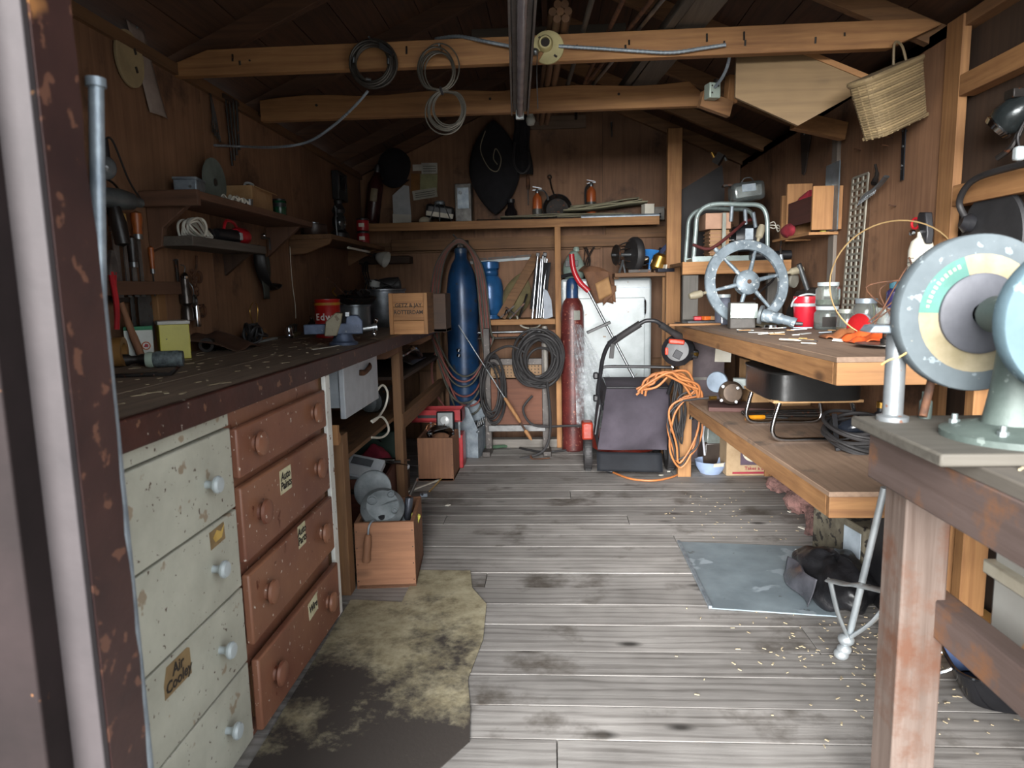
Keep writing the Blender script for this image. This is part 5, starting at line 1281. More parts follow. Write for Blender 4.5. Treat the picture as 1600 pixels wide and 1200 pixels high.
MB().box((0, 0.012, (zr1+zr2)/2-0.06), (2*hw-0.05, 0.012, (zr1-zr2)-0.15)).build('plywood_panel', wood('cart_ply', '#7c4f3a', '#5c3727', 'x'), ca)
m = MB()
m.box((0, 0.014, zr1-0.075), (2*hw-0.05, 0.008, 0.10)).build('pegboard', plain('pegboard_tan', '#8d6d48', '#745635'), ca)
m = MB()
for i_ in range(14):
    for j_ in range(4): m.box((-hw+0.05+i_*(2*hw-0.1)/13, 0.009, zr1-0.11+0.024*j_), (0.008, 0.002, 0.008))
h_ = m.build('peg_holes', INK, ca); h_['kind'] = 'stuff'
MB().cyl((hw, -0.02, 0.97), (hw+0.005, -0.05, 0.55), 0.018, n=10).build('handle_pole', plain('worn_pole', '#8b8780', '#66625c', rough=0.6), ca)
def coil(o, c, ax, R, n, r, seed, mat, squash=1.35, jit=0.02, name='loop'):
    rng = random.Random(seed)
    for k in range(n):
        cc = Vector(c)+V(rng.uniform(-jit, jit), rng.uniform(-0.02, 0.02), rng.uniform(-jit, jit)*1.5)
        rr = R*rng.uniform(0.72, 1.08); tw = rng.uniform(-.3, .3)
        pts = []
        for j in range(10):
            a = 2*PI*j/10
            pts.append(cc+V(rr*math.cos(a)+tw*0.06*math.sin(a), -0.02*math.sin(a*2+k)-0.006*k*0.5, rr*squash*math.sin(a)))
        MB().tube(pts, r, 8, True, 5).build(name, mat, o)
o = thing('black_cable_coil', 'big coil of black cable hung on the right of the cart', 'cable', W(842, 575, CY-0.09))
coil(o, (0.0, 0, 0.05), 0, 0.16, 13, 0.010, 3, RUBBER, 1.15, 0.035)
MB().tube([(-0.05, -0.05, -0.20), (-0.12, -0.06, -0.30), (-0.04, -0.06, -0.42), (0.20, 0.0, -0.44), (0.40, 0.02, -0.44)], 0.009, 8).build('tail', RUBBER, o)
MB().tube([(0.06, -0.04, -0.10), (0.08, -0.04, -0.45), (0.02, -0.06, -0.62), (-0.15, -0.08, -0.67)], 0.010, 8).build('tail', RUBBER, o)
MB().tube([(-0.1, -0.04, 0.12), (-0.22, -0.04, 0.17), (-0.36, -0.03, 0.10), (-0.40, -0.04, -0.04)], 0.009, 8).build('lead', RUBBER, o)
o = thing('thin_cable_coil', 'long narrow coil of black cable on the left cart upright', 'cable', W(768, 608, CY-0.07))
coil(o, (0.0, 0, 0.0), 0, 0.085, 8, 0.007, 5, RUBBER, 2.8, 0.02)
a, b = W(716, 508, 5.05), W(832, 690, 5.0)
o = thing('soil_probe', 'long steel rod with wooden grip leaning in front of the cart', 'rod', a)
d = b-a
MB().cyl((0, 0, 0), d*0.62, 0.005, n=8).build('rod', STEEL, o)
MB().lathe([(0.006, 0), (0.012, 0.01), (0.014, 0.10), (0.012, 0.20), (0.008, 0.22)], d*0.62, d, 12).build('wooden_grip', pine('z'), o)
MB().cyl(d*0.83, d*0.94, 0.008, n=8).build('tail_rod', RUST, o)
MB().lathe([(0.008, 0), (0.015, 0.01), (0.013, 0.07), (0.005, 0.09)], d*0.90, d, 12).build('end_grip', pine('z'), o)
sl = thing('floor_sill', 'grey timber sill lying on the floor along the back wall', 'timber', (-0.1, 5.36, 0))
MB().box((0, 0, 0.035), (1.9, 0.09, 0.07)).build('timber', wood('grey_sill', '#75706a', '#4d4944', 'x'), sl, bevel=0.006)
o = thing('garden_hose', 'green garden hose lying across the floor before the cart', 'hose', (0, 0, 0))
MB().tube([W(742, 700, 5.10)*1, pt(790, 697, Z=0.015), pt(850, 692, Z=0.015), pt(905, 690, Z=0.015)], 0.014, 10).build('hose', plain('green_hose', '#4b6450', '#39503e', rough=0.5), o)
o.location = (0, 0, 0)
o2 = MB().tube([pt(812, 700, Z=0.012), pt(845, 706, Z=0.012), pt(880, 704, Z=0.012), pt(902, 700, Z=0.012)], 0.009, 8)
tag(o2.build('floor_cable', RUBBER), 'black cable lying on the boards under the green hose', 'cable')
o = thing('metal_bracket', 'rusty bent iron strip lying alone on the boards', 'iron strip', pt(842, 716, Z=0.008))
MB().tube([(-0.06, 0.03, 0.012), (-0.05, -0.01, 0), (0.0, -0.02, 0), (0.08, 0.01, 0)], 0.008, 6, flat=0.5).build('strip', RUST, o)

# --- white cupboard with things on top
FYY = 5.40
xa, xb = W(877, 500, FYY).x, W(1018, 500, FYY).x
zf = W(945, 435, FYY).z
fr = thing('white_cupboard', 'white enamel cupboard standing against the back wall', 'cupboard', ((xa+xb)/2, FYY, 0))
w_ = xb-xa
MB().box((0, 0.125, zf/2), (w_, 0.25, zf)).build('cabinet', WHITE, fr, bevel=0.02)
MB().box((-0.01, -0.012, zf*0.5-0.05), (w_-0.09, 0.02, zf-0.20)).build('door', WHITE, fr, bevel=0.006)
MB().tube([(w_/2-0.055, -0.02, zf-0.17), (w_/2-0.055, -0.045, zf-0.19), (w_/2-0.055, -0.045, zf-0.26), (w_/2-0.055, -0.02, zf-0.28)], 0.008, 8).build('handle', CHROME, fr)
MB().box((0, -0.006, zf-0.075), (w_-0.02, 0.004, 0.004)).build('trim_line', GALV, fr)
p = W(893, 430, 5.42)
o = thing('face_shield', 'grey green welding helmet on the left of the white cupboard', 'helmet', (W(889, 430, 5.50).x+0.04, 5.52, zf))
MB().surf(lambda u, v: Vector((0.085*math.cos(v*2*PI)*math.sin(PI*(0.08+0.62*u)), 0.09*math.sin(v*2*PI)*math.sin(PI*(0.08+0.62*u)), 0.22-0.22*u)), 14, 24, False, True).build('shell', plain('mint_grey_paint', '#8fa096', '#77877e', rough=0.4), o, solid=0.004)
MB().box((-0.02, -0.085, 0.12), (0.10, 0.012, 0.05)).build('window', BLACK, o, bevel=0.003)
MB().lathe([(0.022, 0), (0.026, 0.02), (0.018, 0.035), (0, 0.036)], (0.02, 0, 0.215), n=16).build('knob', plain('mint_grey_paint', '#8fa096'), o)
MB().tube([(-0.10, -0.08, 0.02), (-0.03, -0.11, 0.035), (0.03, -0.10, 0.02)], 0.014, 8).build('head_band', BLACK, o)
o = thing('dried_twigs', 'dark twigs standing behind the welding helmet', 'twigs', (W(915, 430, 5.62).x, 5.64, zf))
rng = random.Random(6)
for k in range(6):
    MB().tube([(rng.uniform(-.02, .02), 0, 0), (rng.uniform(-.06, .06), -0.01, 0.15), (rng.uniform(-.14, .14), -0.02, rng.uniform(.26, .36))], 0.004, 6).build('twig', IRON, o)
o = thing('leather_gloves', 'brown leather gauntlets draped over the edge of the cupboard', 'gloves', (W(935, 430, FYY).x, FYY, zf))
LE = plain('tan_leather', '#6e4a31', '#4f3422', rough=0.8, scale=7)
LE2 = plain('pale_leather', '#a07a50', '#85623e', rough=0.8, scale=7)
def glv(u, v):
    s = u*0.42
    y, z = (0.16-s, 0.05+0.02*math.sin(v*5)) if s < 0.18 else (-0.035-0.01*math.sin(v*6), 0.055-(s-0.18)*1.0)
    return Vector(((v-0.5)*(0.24-0.10*u)+0.08*u-0.02, y, z+0.015*math.sin(v*PI)))
MB().surf(glv, 20, 12).build('left_gauntlet', LE, o, solid=0.014)
MB().surf(lambda u, v: glv(u, v)+V(-0.05+0.03*u, -0.02, 0.03*(1-u)-0.01), 20, 12).build('right_gauntlet', LE, o, solid=0.012)
MB().surf(lambda u, v: Vector((-0.03+0.10*u+0.03*v, -0.075-0.012*math.sin(v*PI), -0.04-0.13*v+0.05*u)), 8, 8).build('patch', LE2, o, solid=0.006)
MB().surf(lambda u, v: Vector((0.03+0.10*u, -0.072, -0.03-0.18*v+0.14*u*(v-0.2))), 8, 8).build('cuff', LE, o, solid=0.008)
# --- maroon cylinder with blue cap
p = W(895, 600, 5.24)
o = thing('gas_cylinder', 'slim maroon gas cylinder with a blue screw cap', 'gas cylinder', (p.x, 5.24, 0))
zc = W(895, 468, 5.24).z
MB().lathe([(0.075, 0), (0.086, 0.01), (0.087, 0.05), (0.087, zc-0.10), (0.080, zc-0.05), (0.062, zc-0.01), (0.046, zc+0.012)], n=36).build('body', REDC, o)
MB().lathe([(0.048, zc), (0.046, zc+0.02), (0.044, zc+0.10), (0.040, zc+0.14), (0.022, zc+0.16), (0, zc+0.163)], n=28).build('cap', plain('navy_cap', '#24436b', '#1a3150', rough=0.35), o)
MB().prism([(0.010*math.cos(t*0.785), 0.022*math.sin(t*0.785)) for t in range(8)], 0.004, (0.003, -0.0445, zc+0.095)).build('cap_slot', BLACK, o)
MB().surf(lambda u, v: Vector((0.0875*math.sin(0.1+0.6*u), -0.0875*math.cos(0.1+0.6*u), zc-0.15+0.07*v-0.001)), 8, 4).build('shoulder_label', plain('grey_label', '#8a8b83', '#6f7069', rough=0.6), o)
# --- string trimmer
a, b = W(893, 398, 5.10), W(1002, 612, 5.0)
st = thing('string_trimmer', 'garden trimmer with red bent handle and thin steel shaft', 'trimmer', a)
pts = [W(893, 397, 5.10), W(896, 420, 5.10), W(905, 440, 5.10), W(920, 455, 5.095)]
MB().tube([q-a for q in pts], [0.020, 0.020, 0.021, 0.020], 12).build('handle', RED, st)
q0 = W(917, 450, 5.095)-a
MB().cyl(q0, b-a, 0.010, n=14).build('shaft', STEEL, st)
c = W(935, 512, 5.05)-a
MB().bar(c+V(-0.085, -0.02, -0.035), c+V(0.085, -0.02, 0.04), 0.02, 0.035, (0, 1, 0)).build('guard_bar', BLACK, st, bevel=0.003)
MB().lathe([(0.012, 0), (0.025, 0.02), (0.03, 0.07), (0.02, 0.10)], (b-a)-(b-a).normalized()*0.05, b-a, 16).build('boss', plain('maroon_plastic', '#5a2530', '#431b24', rough=0.4), st)
# --- clear plastic sack
bagc = W(945, 640, 4.98)
o = thing('plastic_sheet', 'clear plastic sheet draped in front of the white cupboard', 'plastic sheet', (bagc.x, 5.12, 0))
def plz(u, v):
    xw = 0.04+0.30*(1-v)
    return Vector((-0.20+xw*u*1.35-0.02*v, -0.06*(1-v)*math.sin(u*PI)+0.018*math.sin(u*21+v*4)+0.012*math.cos(v*13+u*9), 0.20+0.78*v))
pm, nt, b_ = base_mat('clear_film', 0.25, 0)
raw, _, _ = coords(nt, (1, 1, 0.4))
f = ramp(nt, noise(nt, raw, 16, 6, 0.7), [(0.40, (0.18, 0.18, 0.18, 1)), (0.72, (0.75, 0.75, 0.75, 1))])
nt.links.new(f, b_.inputs['Alpha'])
b_.inputs['Base Color'].default_value = lin('#c2c8cc')
bump(nt, b_, noise(nt, raw, 22, 4), 0.8, 0.02)
MB().surf(plz, 26, 26).build('film', pm, o)
# ------------------------------------------------------------------ right side: benches, machines, wall tools
RZ, SZ = 1.015, 0.55
PLYT = wood('bench_ply', '#8f7763', '#6b5546', 'y', rough=0.7, dirt=('#554a42', 0.15, 6))
def quad_top(name, mat, parent, P, t, z):
    MB().slab([(x, y, z-t/2) for x, y in P], t).build(name, mat, parent, bevel=0.002)
rb = thing('workbench', 'plywood topped pine bench along the right wall', 'workbench', (0, 0, 0))
A_, B_ = (0.90, 2.22), (0.80, 4.56)
quad_top('top_sheet', PLYT, rb, [A_, (RW-0.022, 2.22), (RW-0.022, 4.56), B_], 0.018, RZ)
MB().bar((A_[0]+0.02, A_[1]+0.03, RZ-0.055), (B_[0]+0.02, B_[1], RZ-0.055), 0.038, 0.074).build('front_apron', pine('y'), rb, bevel=0.003)
MB().bar((A_[0]+0.002, A_[1]+0.02, RZ-0.055), (RW-0.02, 2.24, RZ-0.055), 0.038, 0.074).build('end_apron', pine('x'), rb, bevel=0.003)
MB().bar((A_[0]+0.6, 4.53, RZ-0.055), (B_[0]+0.03, 4.53, RZ-0.055), 0.038, 0.074).build('end_apron', pine('x'), rb, bevel=0.003)
for x, y in ((0.86, 4.48), (1.42, 4.48), (1.42, 2.33)):
    MB().box((x, y, (RZ-0.02)/2), (0.085, 0.05, RZ-0.02)).build('leg', pine('z'), rb, bevel=0.003)
rs = thing('lower_shelf', 'thick plywood shelf below the right-hand bench', 'shelf', (0, 0, 0))
A2, B2 = (0.927, 2.30), (0.838, 4.25)
quad_top('top_sheet', PLYT, rs, [A2, (RW-0.022, 2.30), (RW-0.022, 4.25), B2], 0.018, SZ)
MB().bar((A2[0]+0.02, A2[1]+0.03, SZ-0.055), (B2[0]+0.02, B2[1], SZ-0.055), 0.038, 0.074).build('front_apron', pine('y'), rs, bevel=0.003)
MB().bar((A2[0]+0.002, A2[1]+0.02, SZ-0.055), (RW-0.02, 2.32, SZ-0.055), 0.038, 0.074).build('end_apron', pine('x'), rs, bevel=0.003)
for x, y in ((1.40, 2.40), (1.42, 4.18)):
    MB().box((x, y, (SZ-0.02)/2), (0.06, 0.06, SZ-0.02)).build('leg', pine('z'), rs)
def rp(x, y, z, m=0.07):
    p = pt(x, y, Z=z)
    if p.x > RW-m:
        k = (RW-m)/p.x; p = Vector((p.x*k, p.y*k, z))
    return p
# tall post and board shelf in the back right corner
PY = 4.98
xp = pt(1053, 300, Y=PY).x
o = thing('roof_post', 'tall rough pine post standing right of the white cupboard', 'post', (xp, PY, 0))
MB().box((0, 0, 1.16), (0.10, 0.05, 2.32)).build('timber', pine('z'), o, bevel=0.004)
zD = pt(1000, 426, Y=5.02).z
o = thing('board_shelf', 'dark board shelf carrying the small wheel and the blue funnel', 'shelf', (0, 5.10, zD))
x0, x1 = pt(960, 425, Y=5.02).x, 1.46
MB().box(((x0+x1)/2, 0.0, -0.014), (x1-x0, 0.22, 0.028)).build('shelf_board', oldpine('x'), o, bevel=0.003)
MB().box((x0+0.02, 0.05, -0.035), (0.035, 0.10, 0.015)).build('end_cleat', oldpine('y'), o)
MSY = 4.42
zM = pt(1150, 408, Y=MSY).z
xm0, xm1 = pt(1065, 415, Y=MSY).x, RW-0.02
ms = thing('machine_shelf', 'pine shelf on posts over the bench carrying the framed machine', 'shelf', (0, MSY, zM))
MB().box(((xm0+xm1)/2, 0.22, -0.010), (xm1-xm0, 0.44, 0.02)).build('shelf_board', pine('x'), ms, bevel=0.002)
MB().box(((xm0+xm1)/2, -0.012, -0.038), (xm1-xm0, 0.04, 0.078)).build('front_batten', pine('x'), ms, bevel=0.003)
zb = zM-0.08-RZ
for x in (xm0+0.06, xm1-0.08):
    MB().box((x, 0.03, -(zM-RZ)+zb/2), (0.095, 0.045, zb)).build('post', wood('grey_post', '#77736d', '#504c48', 'z'), ms, bevel=0.003)
# framed machine: tubular frame, tan block, motor
p = Vector((pt(1135, 405, Y=4.50).x, 4.52, zM))
mc = thing('compressor_unit', 'tubular framed machine with tan block and black motor', 'machine', p)
FR = plain('pale_green_tube', '#9aa8a6', '#7f8c8a', rough=0.4, metal=0.3, speck=('#5a4a3c', 0.06, 20))
for yy in (-0.04, 0.22):
    MB().tube([(-0.21, yy, 0.02), (-0.20, yy, 0.18), (-0.185, yy, 0.30), (-0.10, yy, 0.355), (0.08, yy, 0.35), (0.19, yy, 0.34), (0.235, yy, 0.28), (0.245, yy, 0.16), (0.25, yy, 0.02)], 0.014, 10).build('hoop', FR, mc)
    MB().bar((-0.22, yy, 0.018), (0.25, yy, 0.018), 0.03, 0.036).build('base_rail', FR, mc)
for x in (-0.2, 0.23): MB().bar((x, -0.04, 0.012), (x, 0.22, 0.012), 0.024, 0.024).build('cross_rail', FR, mc)
MB().bar((-0.03, -0.065, 0.02), (-0.03, -0.065, 0.30), 0.022, 0.008, (0, 1, 0)).build('strap', plain('zinc_strap', '#7c7f77', '#5f625b', metal=0.5, rough=0.5), mc)
TB = plain('tan_block', '#9c7458', '#84604a', rough=0.7)
MB().box((-0.055, 0.08, 0.255), (0.16, 0.20, 0.10)).build('air_filter', plain('pink_tan', '#b08a72', '#95725d', rough=0.7), mc, bevel=0.004)
MB().box((-0.045, 0.06, 0.12), (0.12, 0.16, 0.16)).build('cylinder_block', wood('fin_wood', '#a9835c', '#8a6743', 'x'), mc, bevel=0.004)
for k in range(6): MB().box((-0.045, 0.06, 0.06+0.024*k), (0.135, 0.175, 0.006)).build('cooling_fin', TB, mc)
MB().lathe([(0.02, -0.11), (0.075, -0.10), (0.085, -0.06), (0.085, 0.07), (0.07, 0.10), (0.03, 0.11)], (0.165, 0.08, 0.15), (1, 0, 0), 26).build('motor', BLACK, mc)
MB().lathe([(0.018, 0), (0.018, 0.06)], (0.02, 0.06, 0.14), (1, 0, 0), 16).build('shaft', CHROME, mc)
MB().box((0.14, -0.01, 0.17), (0.05, 0.012, 0.07)).build('name_plate', GALV, mc)
MB().tube([(-0.22, -0.06, 0.11), (-0.12, -0.09, 0.08), (0.0, -0.08, 0.16), (0.10, -0.04, 0.24), (0.16, 0.0, 0.26)], 0.010, 8).build('red_hose', plain('dark_red_hose', '#55201e', '#3d1615', rough=0.5), mc)
for k, (x, z) in enumerate(((0.02, 0.31), (0.10, 0.29), (0.15, 0.27))):
    MB().cyl((x, -0.05, z+0.03), (x+0.012*k, -0.03, z-0.06), 0.012, n=10).build('spark_fitting', GALV, mc)
for k in range(3): MB().tube([(0.25, 0.0, 0.22), (0.29, -0.02, 0.20+0.02*k), (0.31, -0.03, 0.22-0.02*k), (0.33, -0.02, 0.20)], 0.003, 6).build('wire', PAPER, mc)
# oval metal can on top
p = pt(1160, 312, Y=4.58)
o = thing('metal_canteen', 'shiny tin canteen lying tilted on top of the machine frame', 'tin box', (p.x+0.03, 4.58, zM+0.372), (0, -0.10, 0))
MB().box((0, 0, 0.065), (0.21, 0.13, 0.12)).build('tin', plain('shiny_tin', '#a9b1b0', '#848c8b', rough=0.22, metal=0.85), o, bevel=0.028)
MB().box((-0.0, -0.0655, 0.085), (0.085, 0.003, 0.045)).build('embossed_plate', GALV, o, bevel=0.001)
MB().tube([(-0.03, 0, 0.125), (-0.01, -0.01, 0.15), (0.03, -0.01, 0.15), (0.05, 0, 0.125)], 0.004, 6).build('bail', STEEL, o)
MB().box((-0.12, 0, 0.12), (0.05, 0.05, 0.012)).build('clasp', IRON, o)
# dark sheet leaning behind the post
o = thing('black_sheet', 'black triangular sheet leaning behind the machine', 'panel', (0, 0, 0))
q1, q2, q3 = pt(1064, 297, Y=5.10), pt(1128, 258, Y=5.10), pt(1132, 300, Y=5.10)
MB().slab([V(q1.x, 5.10, zD+0.001), q1, q2, q3, V(q3.x-0.02, 5.10, zD+0.001)], 0.010).build('sheet', plain('matte_black_sheet', '#1d1a1b', '#141213', rough=0.7), o)
MB().bar(pt(1118, 256, Y=5.07), pt(1128, 240, Y=5.05), 0.05, 0.05).build('bracket', IRON, o)
for k, (x, y) in enumerate(((1112, 238), (1122, 240), (1131, 243))):
    MB().cyl(pt(x, y, Y=5.07), pt(x+4, y+8, Y=5.07), 0.010, n=10).build('clip', BRASS if k == 0 else STEEL, o)
# small wheel machine, funnel and engine on the board shelf
p = Vector((pt(985, 424, Y=5.08).x, 5.09, zD))
o = thing('wheeled_reel', 'grey spoked reel with a fat black wheel on the board shelf', 'reel', p)
MB().lathe([(0.04, -0.028), (0.115, -0.028), (0.125, -0.012), (0.125, 0.012), (0.115, 0.028), (0.04, 0.028)], (0.03, 0, 0.132), (1, 0.35, 0), 32).build('wheel', RUBBER, o)
MB().lathe([(0.07, 0), (0.075, 0.006), (0.07, 0.012)], (-0.11, -0.03, 0.13), (1, 0.35, 0), 24).build('disc', IRON, o)
MB().cyl((-0.14, -0.04, 0.13), (0.08, 0.02, 0.132), 0.012, n=12).build('axle', STEEL, o)
for k in range(6):
    a = k*PI/3
    MB().cyl((-0.10, -0.03+0.02*math.sin(a), 0.13+0.06*math.cos(a)), (0.0, 0.02*math.sin(a), 0.13+0.10*math.cos(a)), 0.005, n=6).build('spoke', IRON, o)
MB().lathe([(0.045, 0), (0.045, 0.05), (0.03, 0.06)], (0.075, 0.01, 0.10), (1, 0.2, 0), 20).build('drum', CHROME, o)
for s in (-0.03, 0.02): MB().cyl((-0.06, s-0.05, 0.09), (-0.06+s, s-0.07, 0.0), 0.008, n=8).build('leg', STEEL, o)
MB().bar((-0.02, -0.06, 0.012), (0.14, -0.06, 0.012), 0.02, 0.02).build('base_bar', IRON, o)
p = Vector((pt(1015, 424, Y=5.06).x, 5.06, zD))
o = thing('blue_funnel', 'bright blue plastic funnel leaning among the small engine parts', 'funnel', p+V(0.01, 0.04, 0.05))
MB().lathe([(0.075, 0.08), (0.078, 0.085), (0.03, 0.02), (0.012, 0.0), (0.010, -0.05), (0.008, -0.05), (0.010, 0.0), (0.028, 0.022), (0.075, 0.08)], (0, 0, 0.02), (0.15, 0.1, 1), 28).build('cone', plain('blue_plastic', '#2f6fae', '#255b92', rough=0.3), o)
p = Vector((pt(1030, 424, Y=5.05).x, 5.02, zD))
o = thing('small_engine', 'small brass and black engine beside the rough pine post', 'engine', p)
MB().lathe([(0.03, 0), (0.05, 0.02), (0.05, 0.10), (0.03, 0.12)], (-0.03, 0.0, 0.015), (0.35, 0, 1), 18).build('brass_body', BRASS, o)
MB().box((0.035, 0.03, 0.11), (0.10, 0.08, 0.10), (0.2, 0.4, 0.3)).build('black_block', BLACK, o, bevel=0.008)
for k in range(4): MB().tube([(0.0, -0.02, 0.12+0.01*k), (0.05, -0.04, 0.17+0.008*k), (0.09, -0.02, 0.13)], 0.006, 6).build('lead', plain('navy_lead', '#2a3350', '#1e253b', rough=0.4), o)
MB().cyl((0.05, -0.02, 0.19), (0.08, -0.03, 0.21), 0.010, n=10).build('chrome_stub', CHROME, o)
MB().box((0.01, 0.0, 0.006), (0.11, 0.08, 0.012)).build('base', oldpine('x'), o)
o = thing('manual', 'dark booklet with white edge lying at the corner of the machine shelf', 'booklet', (xm0-0.02, MSY+0.56, zD))
MB().box((0, 0, 0.012), (0.12, 0.10, 0.024), (0, 0, 0.2)).build('cover', plain('dark_blue_cover', '#252936', '#1b1e29', rough=0.4), o, bevel=0.002)
MB().box((0.0, 0.0, 0.036), (0.008, 0.10, 0.03), (0, 0.2, 0.2)).build('white_tag', PAPER, o)
# white post pieces below the board shelf
o = thing('pale_stud', 'pale pine stud below the board shelf beside the cupboard', 'stud', (pt(1046, 470, Y=5.06).x, 5.10, 0))
MB().box((0, 0, (zD-0.03)/2), (0.095, 0.045, zD-0.032)).build('timber', pine('z'), o, bevel=0.003)

# --- hand wheel
p = pt(1165, 441, Y=3.95)
hw_ = thing('spoked_wheel', 'large grey spoked hand wheel with wooden grips leaning on the bench', 'hand wheel', (p.x, 3.93, RZ+0.243), (-0.16, 0, 0.15))
GW = plain('worn_blue_grey', '#7c8890', '#5d6870', rough=0.5, metal=0.35, scale=16, speck=('#a8aeb0', 0.18, 18))
MB().lathe([(0.185, -0.013), (0.235, -0.013), (0.24, -0.008), (0.24, 0.008), (0.235, 0.013), (0.185, 0.013), (0.182, 0.0), (0.185, -0.013)], (0, 0, 0), (0, 1, 0), 56).build('rim', GW, hw_)
MB().lathe([(0.0, -0.035), (0.03, -0.035), (0.055, -0.03), (0.068, -0.02), (0.07, 0.015), (0, 0.02)], (0, 0, 0), (0, 1, 0), 30).build('hub', GW, hw_)
MB().lathe([(0.012, 0), (0.012, 0.004), (0, 0.005)], (0, -0.035, 0), (0, -1, 0), 16).build('hub_bolt', RUST, hw_)
for k in range(6):
    a = math.radians(12+60*k)
    d = V(math.cos(a), 0, math.sin(a))
    MB().cyl(d*0.05+V(0, -0.008, 0), d*0.19, 0.013, 0.009, 10).build('spoke', GW, hw_)
    if k in (0, 1, 3):
        MB().lathe([(0.008, 0), (0.009, 0.02), (0.020, 0.03), (0.023, 0.07), (0.016, 0.10), (0, 0.105)], d*0.237, d, 14).build('grip', plain('dirty_bone', '#8d8570', '#6f6857', rough=0.6), hw_)
    else:
        MB().lathe([(0.010, 0), (0.014, 0.01), (0.010, 0.025)], d*0.237, d, 12).build('stub', GW, hw_)
p = rp(1165, 498, RZ)
o = thing('reflector_plate', 'shiny square tin plate on a dark block before the hand wheel', 'tin plate', (pt(1162, 490, Y=3.72).x, 3.70, RZ))
MB().box((0, 0.06, 0.07), (0.135, 0.06, 0.14)).build('block', plain('dark_grey_block', '#4a4642', '#35322f'), o, bevel=0.006)
MB().box((0.0, 0.012, 0.095), (0.14, 0.004, 0.075), (-0.1, 0.02, 0)).build('plate', plain('bright_tin', '#c4cfca', '#aab5b0', rough=0.25, metal=0.6), o)
o = thing('pipe_casting', 'grey pipe flange casting lying right of the shiny tin plate', 'casting', (pt(1215, 495, Y=3.60).x, 3.66, RZ+0.001), (0, 0, -0.2))
MB().tube([(-0.05, 0.02, 0.07), (0.0, 0.0, 0.06), (0.06, -0.03, 0.045), (0.10, -0.04, 0.03)], [0.034, 0.030, 0.024, 0.028], 14).build('elbow', GW, o)
MB().lathe([(0.05, 0), (0.05, 0.014), (0.03, 0.014)], (-0.055, 0.02, 0.072), (-1, 0.3, 0.2), 20).build('flange', ALU, o)
for q in (-0.02, 0.02): MB().cyl((0.10, -0.05+q, 0.03), (0.13, -0.06+q, 0.028), 0.009, n=8).build('bolt', STEEL, o)
MB().lathe([(0.03, 0), (0.034, 0.004), (0.03, 0.02), (0, 0.022)], (-0.02, -0.05, 0.002), n=18).build('cup', CHROME, o)
o = thing('tow_strap', 'olive cloth bundle under the hand wheel', 'cloth', (pt(1200, 500, Y=3.7).x, 3.86, RZ))
MB().surf(lambda u, v: Vector((-0.16+0.32*u, -0.06+0.12*v, 0.004+0.055*math.sin(u*PI)*math.sin(v*PI)+0.008*math.sin(u*19+v*7))), 20, 10).build('cloth', plain('olive_rag', '#57503f', '#413c2f', rough=0.95), o, solid=0.004)
# clutter under the machine shelf
o = thing('plastic_jar', 'clear jar with white lid under the machine shelf', 'jar', (pt(1130, 490, Y=4.15).x, 4.17, RZ))
MB().lathe([(0.04, 0), (0.045, 0.005), (0.045, 0.15), (0.038, 0.16)], n=24).build('jar', plain('dim_clear_plastic', '#6b6f7c', '#4c4f5a', rough=0.1, bmp=0), o)
MB().lathe([(0.046, 0.16), (0.046, 0.178), (0, 0.18)], n=24).build('lid', WHITE, o)
o = thing('parts_tray', 'dark tray with red and orange pieces under the machine shelf', 'tray', (pt(1105, 497, Y=4.25).x, 4.27, RZ))
MB().box((0, 0, 0.012), (0.26, 0.16, 0.024)).build('tray', BLACK, o, bevel=0.004)
for k, (x, c) in enumerate(((-0.06, RED), (-0.01, ORANGE), (0.04, CARD), (0.08, IRON))): MB().box((x, -0.02, 0.036), (0.045, 0.05, 0.024), (0, 0, 0.4*k)).build('piece', c, o, bevel=0.004)
o = thing('thin_plank', 'thin pale plank at the far end of the right-hand bench', 'plank', (pt(1080, 506, Y=4.2).x, 4.12, RZ), (0, 0, 0.03))
MB().box((0, 0, 0.006), (0.30, 0.06, 0.012)).build('plank', pine('x'), o, bevel=0.002)
# --- jars, bucket, can at the wall
o = thing('red_bucket', 'small red bucket with a white handle on the right bench', 'bucket', (rp(1258, 506, RZ, 0.10).x-0.04, rp(1258, 506, RZ, 0.10).y-0.12, RZ))
MB().lathe([(0.055, 0), (0.058, 0.004), (0.068, 0.13), (0.070, 0.132), (0.070, 0.15), (0.066, 0.15), (0.054, 0.008), (0, 0.008)], n=32).build('pail', plain('cherry_red', '#b3202f', '#9a1826', rough=0.3, bmp=0), o)
MB().lathe([(0.0708, 0.112), (0.0708, 0.128)], n=32).build('white_band', WHITE, o)
MB().ring((0, 0, 0.12), (0.12, 0.75, 0.65), 0.074, 0.005, 8, 24, PI*0.95, PI*2.05).build('handle', WHITE, o)
MB().lathe([(0.068, 0.15), (0.066, 0.165), (0, 0.168)], n=32).build('lid', plain('cherry_red', '#b3202f'), o)
GL = plain('cloudy_jar_glass', '#6d7a76', '#525c59', rough=0.08, bmp=0)
def jar(x, y, z, R, H, lidm, label, cont=None, inset=0.11):
    p = rp(x, y, RZ, inset)
    o = thing('glass_jar', label, 'jar', (p.x, p.y, z))
    gm = glass('jar_glass', '#dfe8e4', 0.05, 0.92)
    MB().lathe([(0, 0.001), (R*0.92, 0.0), (R, 0.008), (R, H*0.78), (R*0.82, H*0.90), (R*0.80, H)], n=28).build('glass', gm, o)
    MB().lathe([(R*0.86, H*0.94), (R*0.88, H+0.008), (R*0.86, H+0.012), (0, H+0.013)], n=28).build('lid', lidm, o)
    MB().lathe([(0, 0.006), (R*0.88, 0.008), (R*0.9, H*0.30), (0, H*0.34)], n=24).build('contents', cont or IRON, o)
    return o
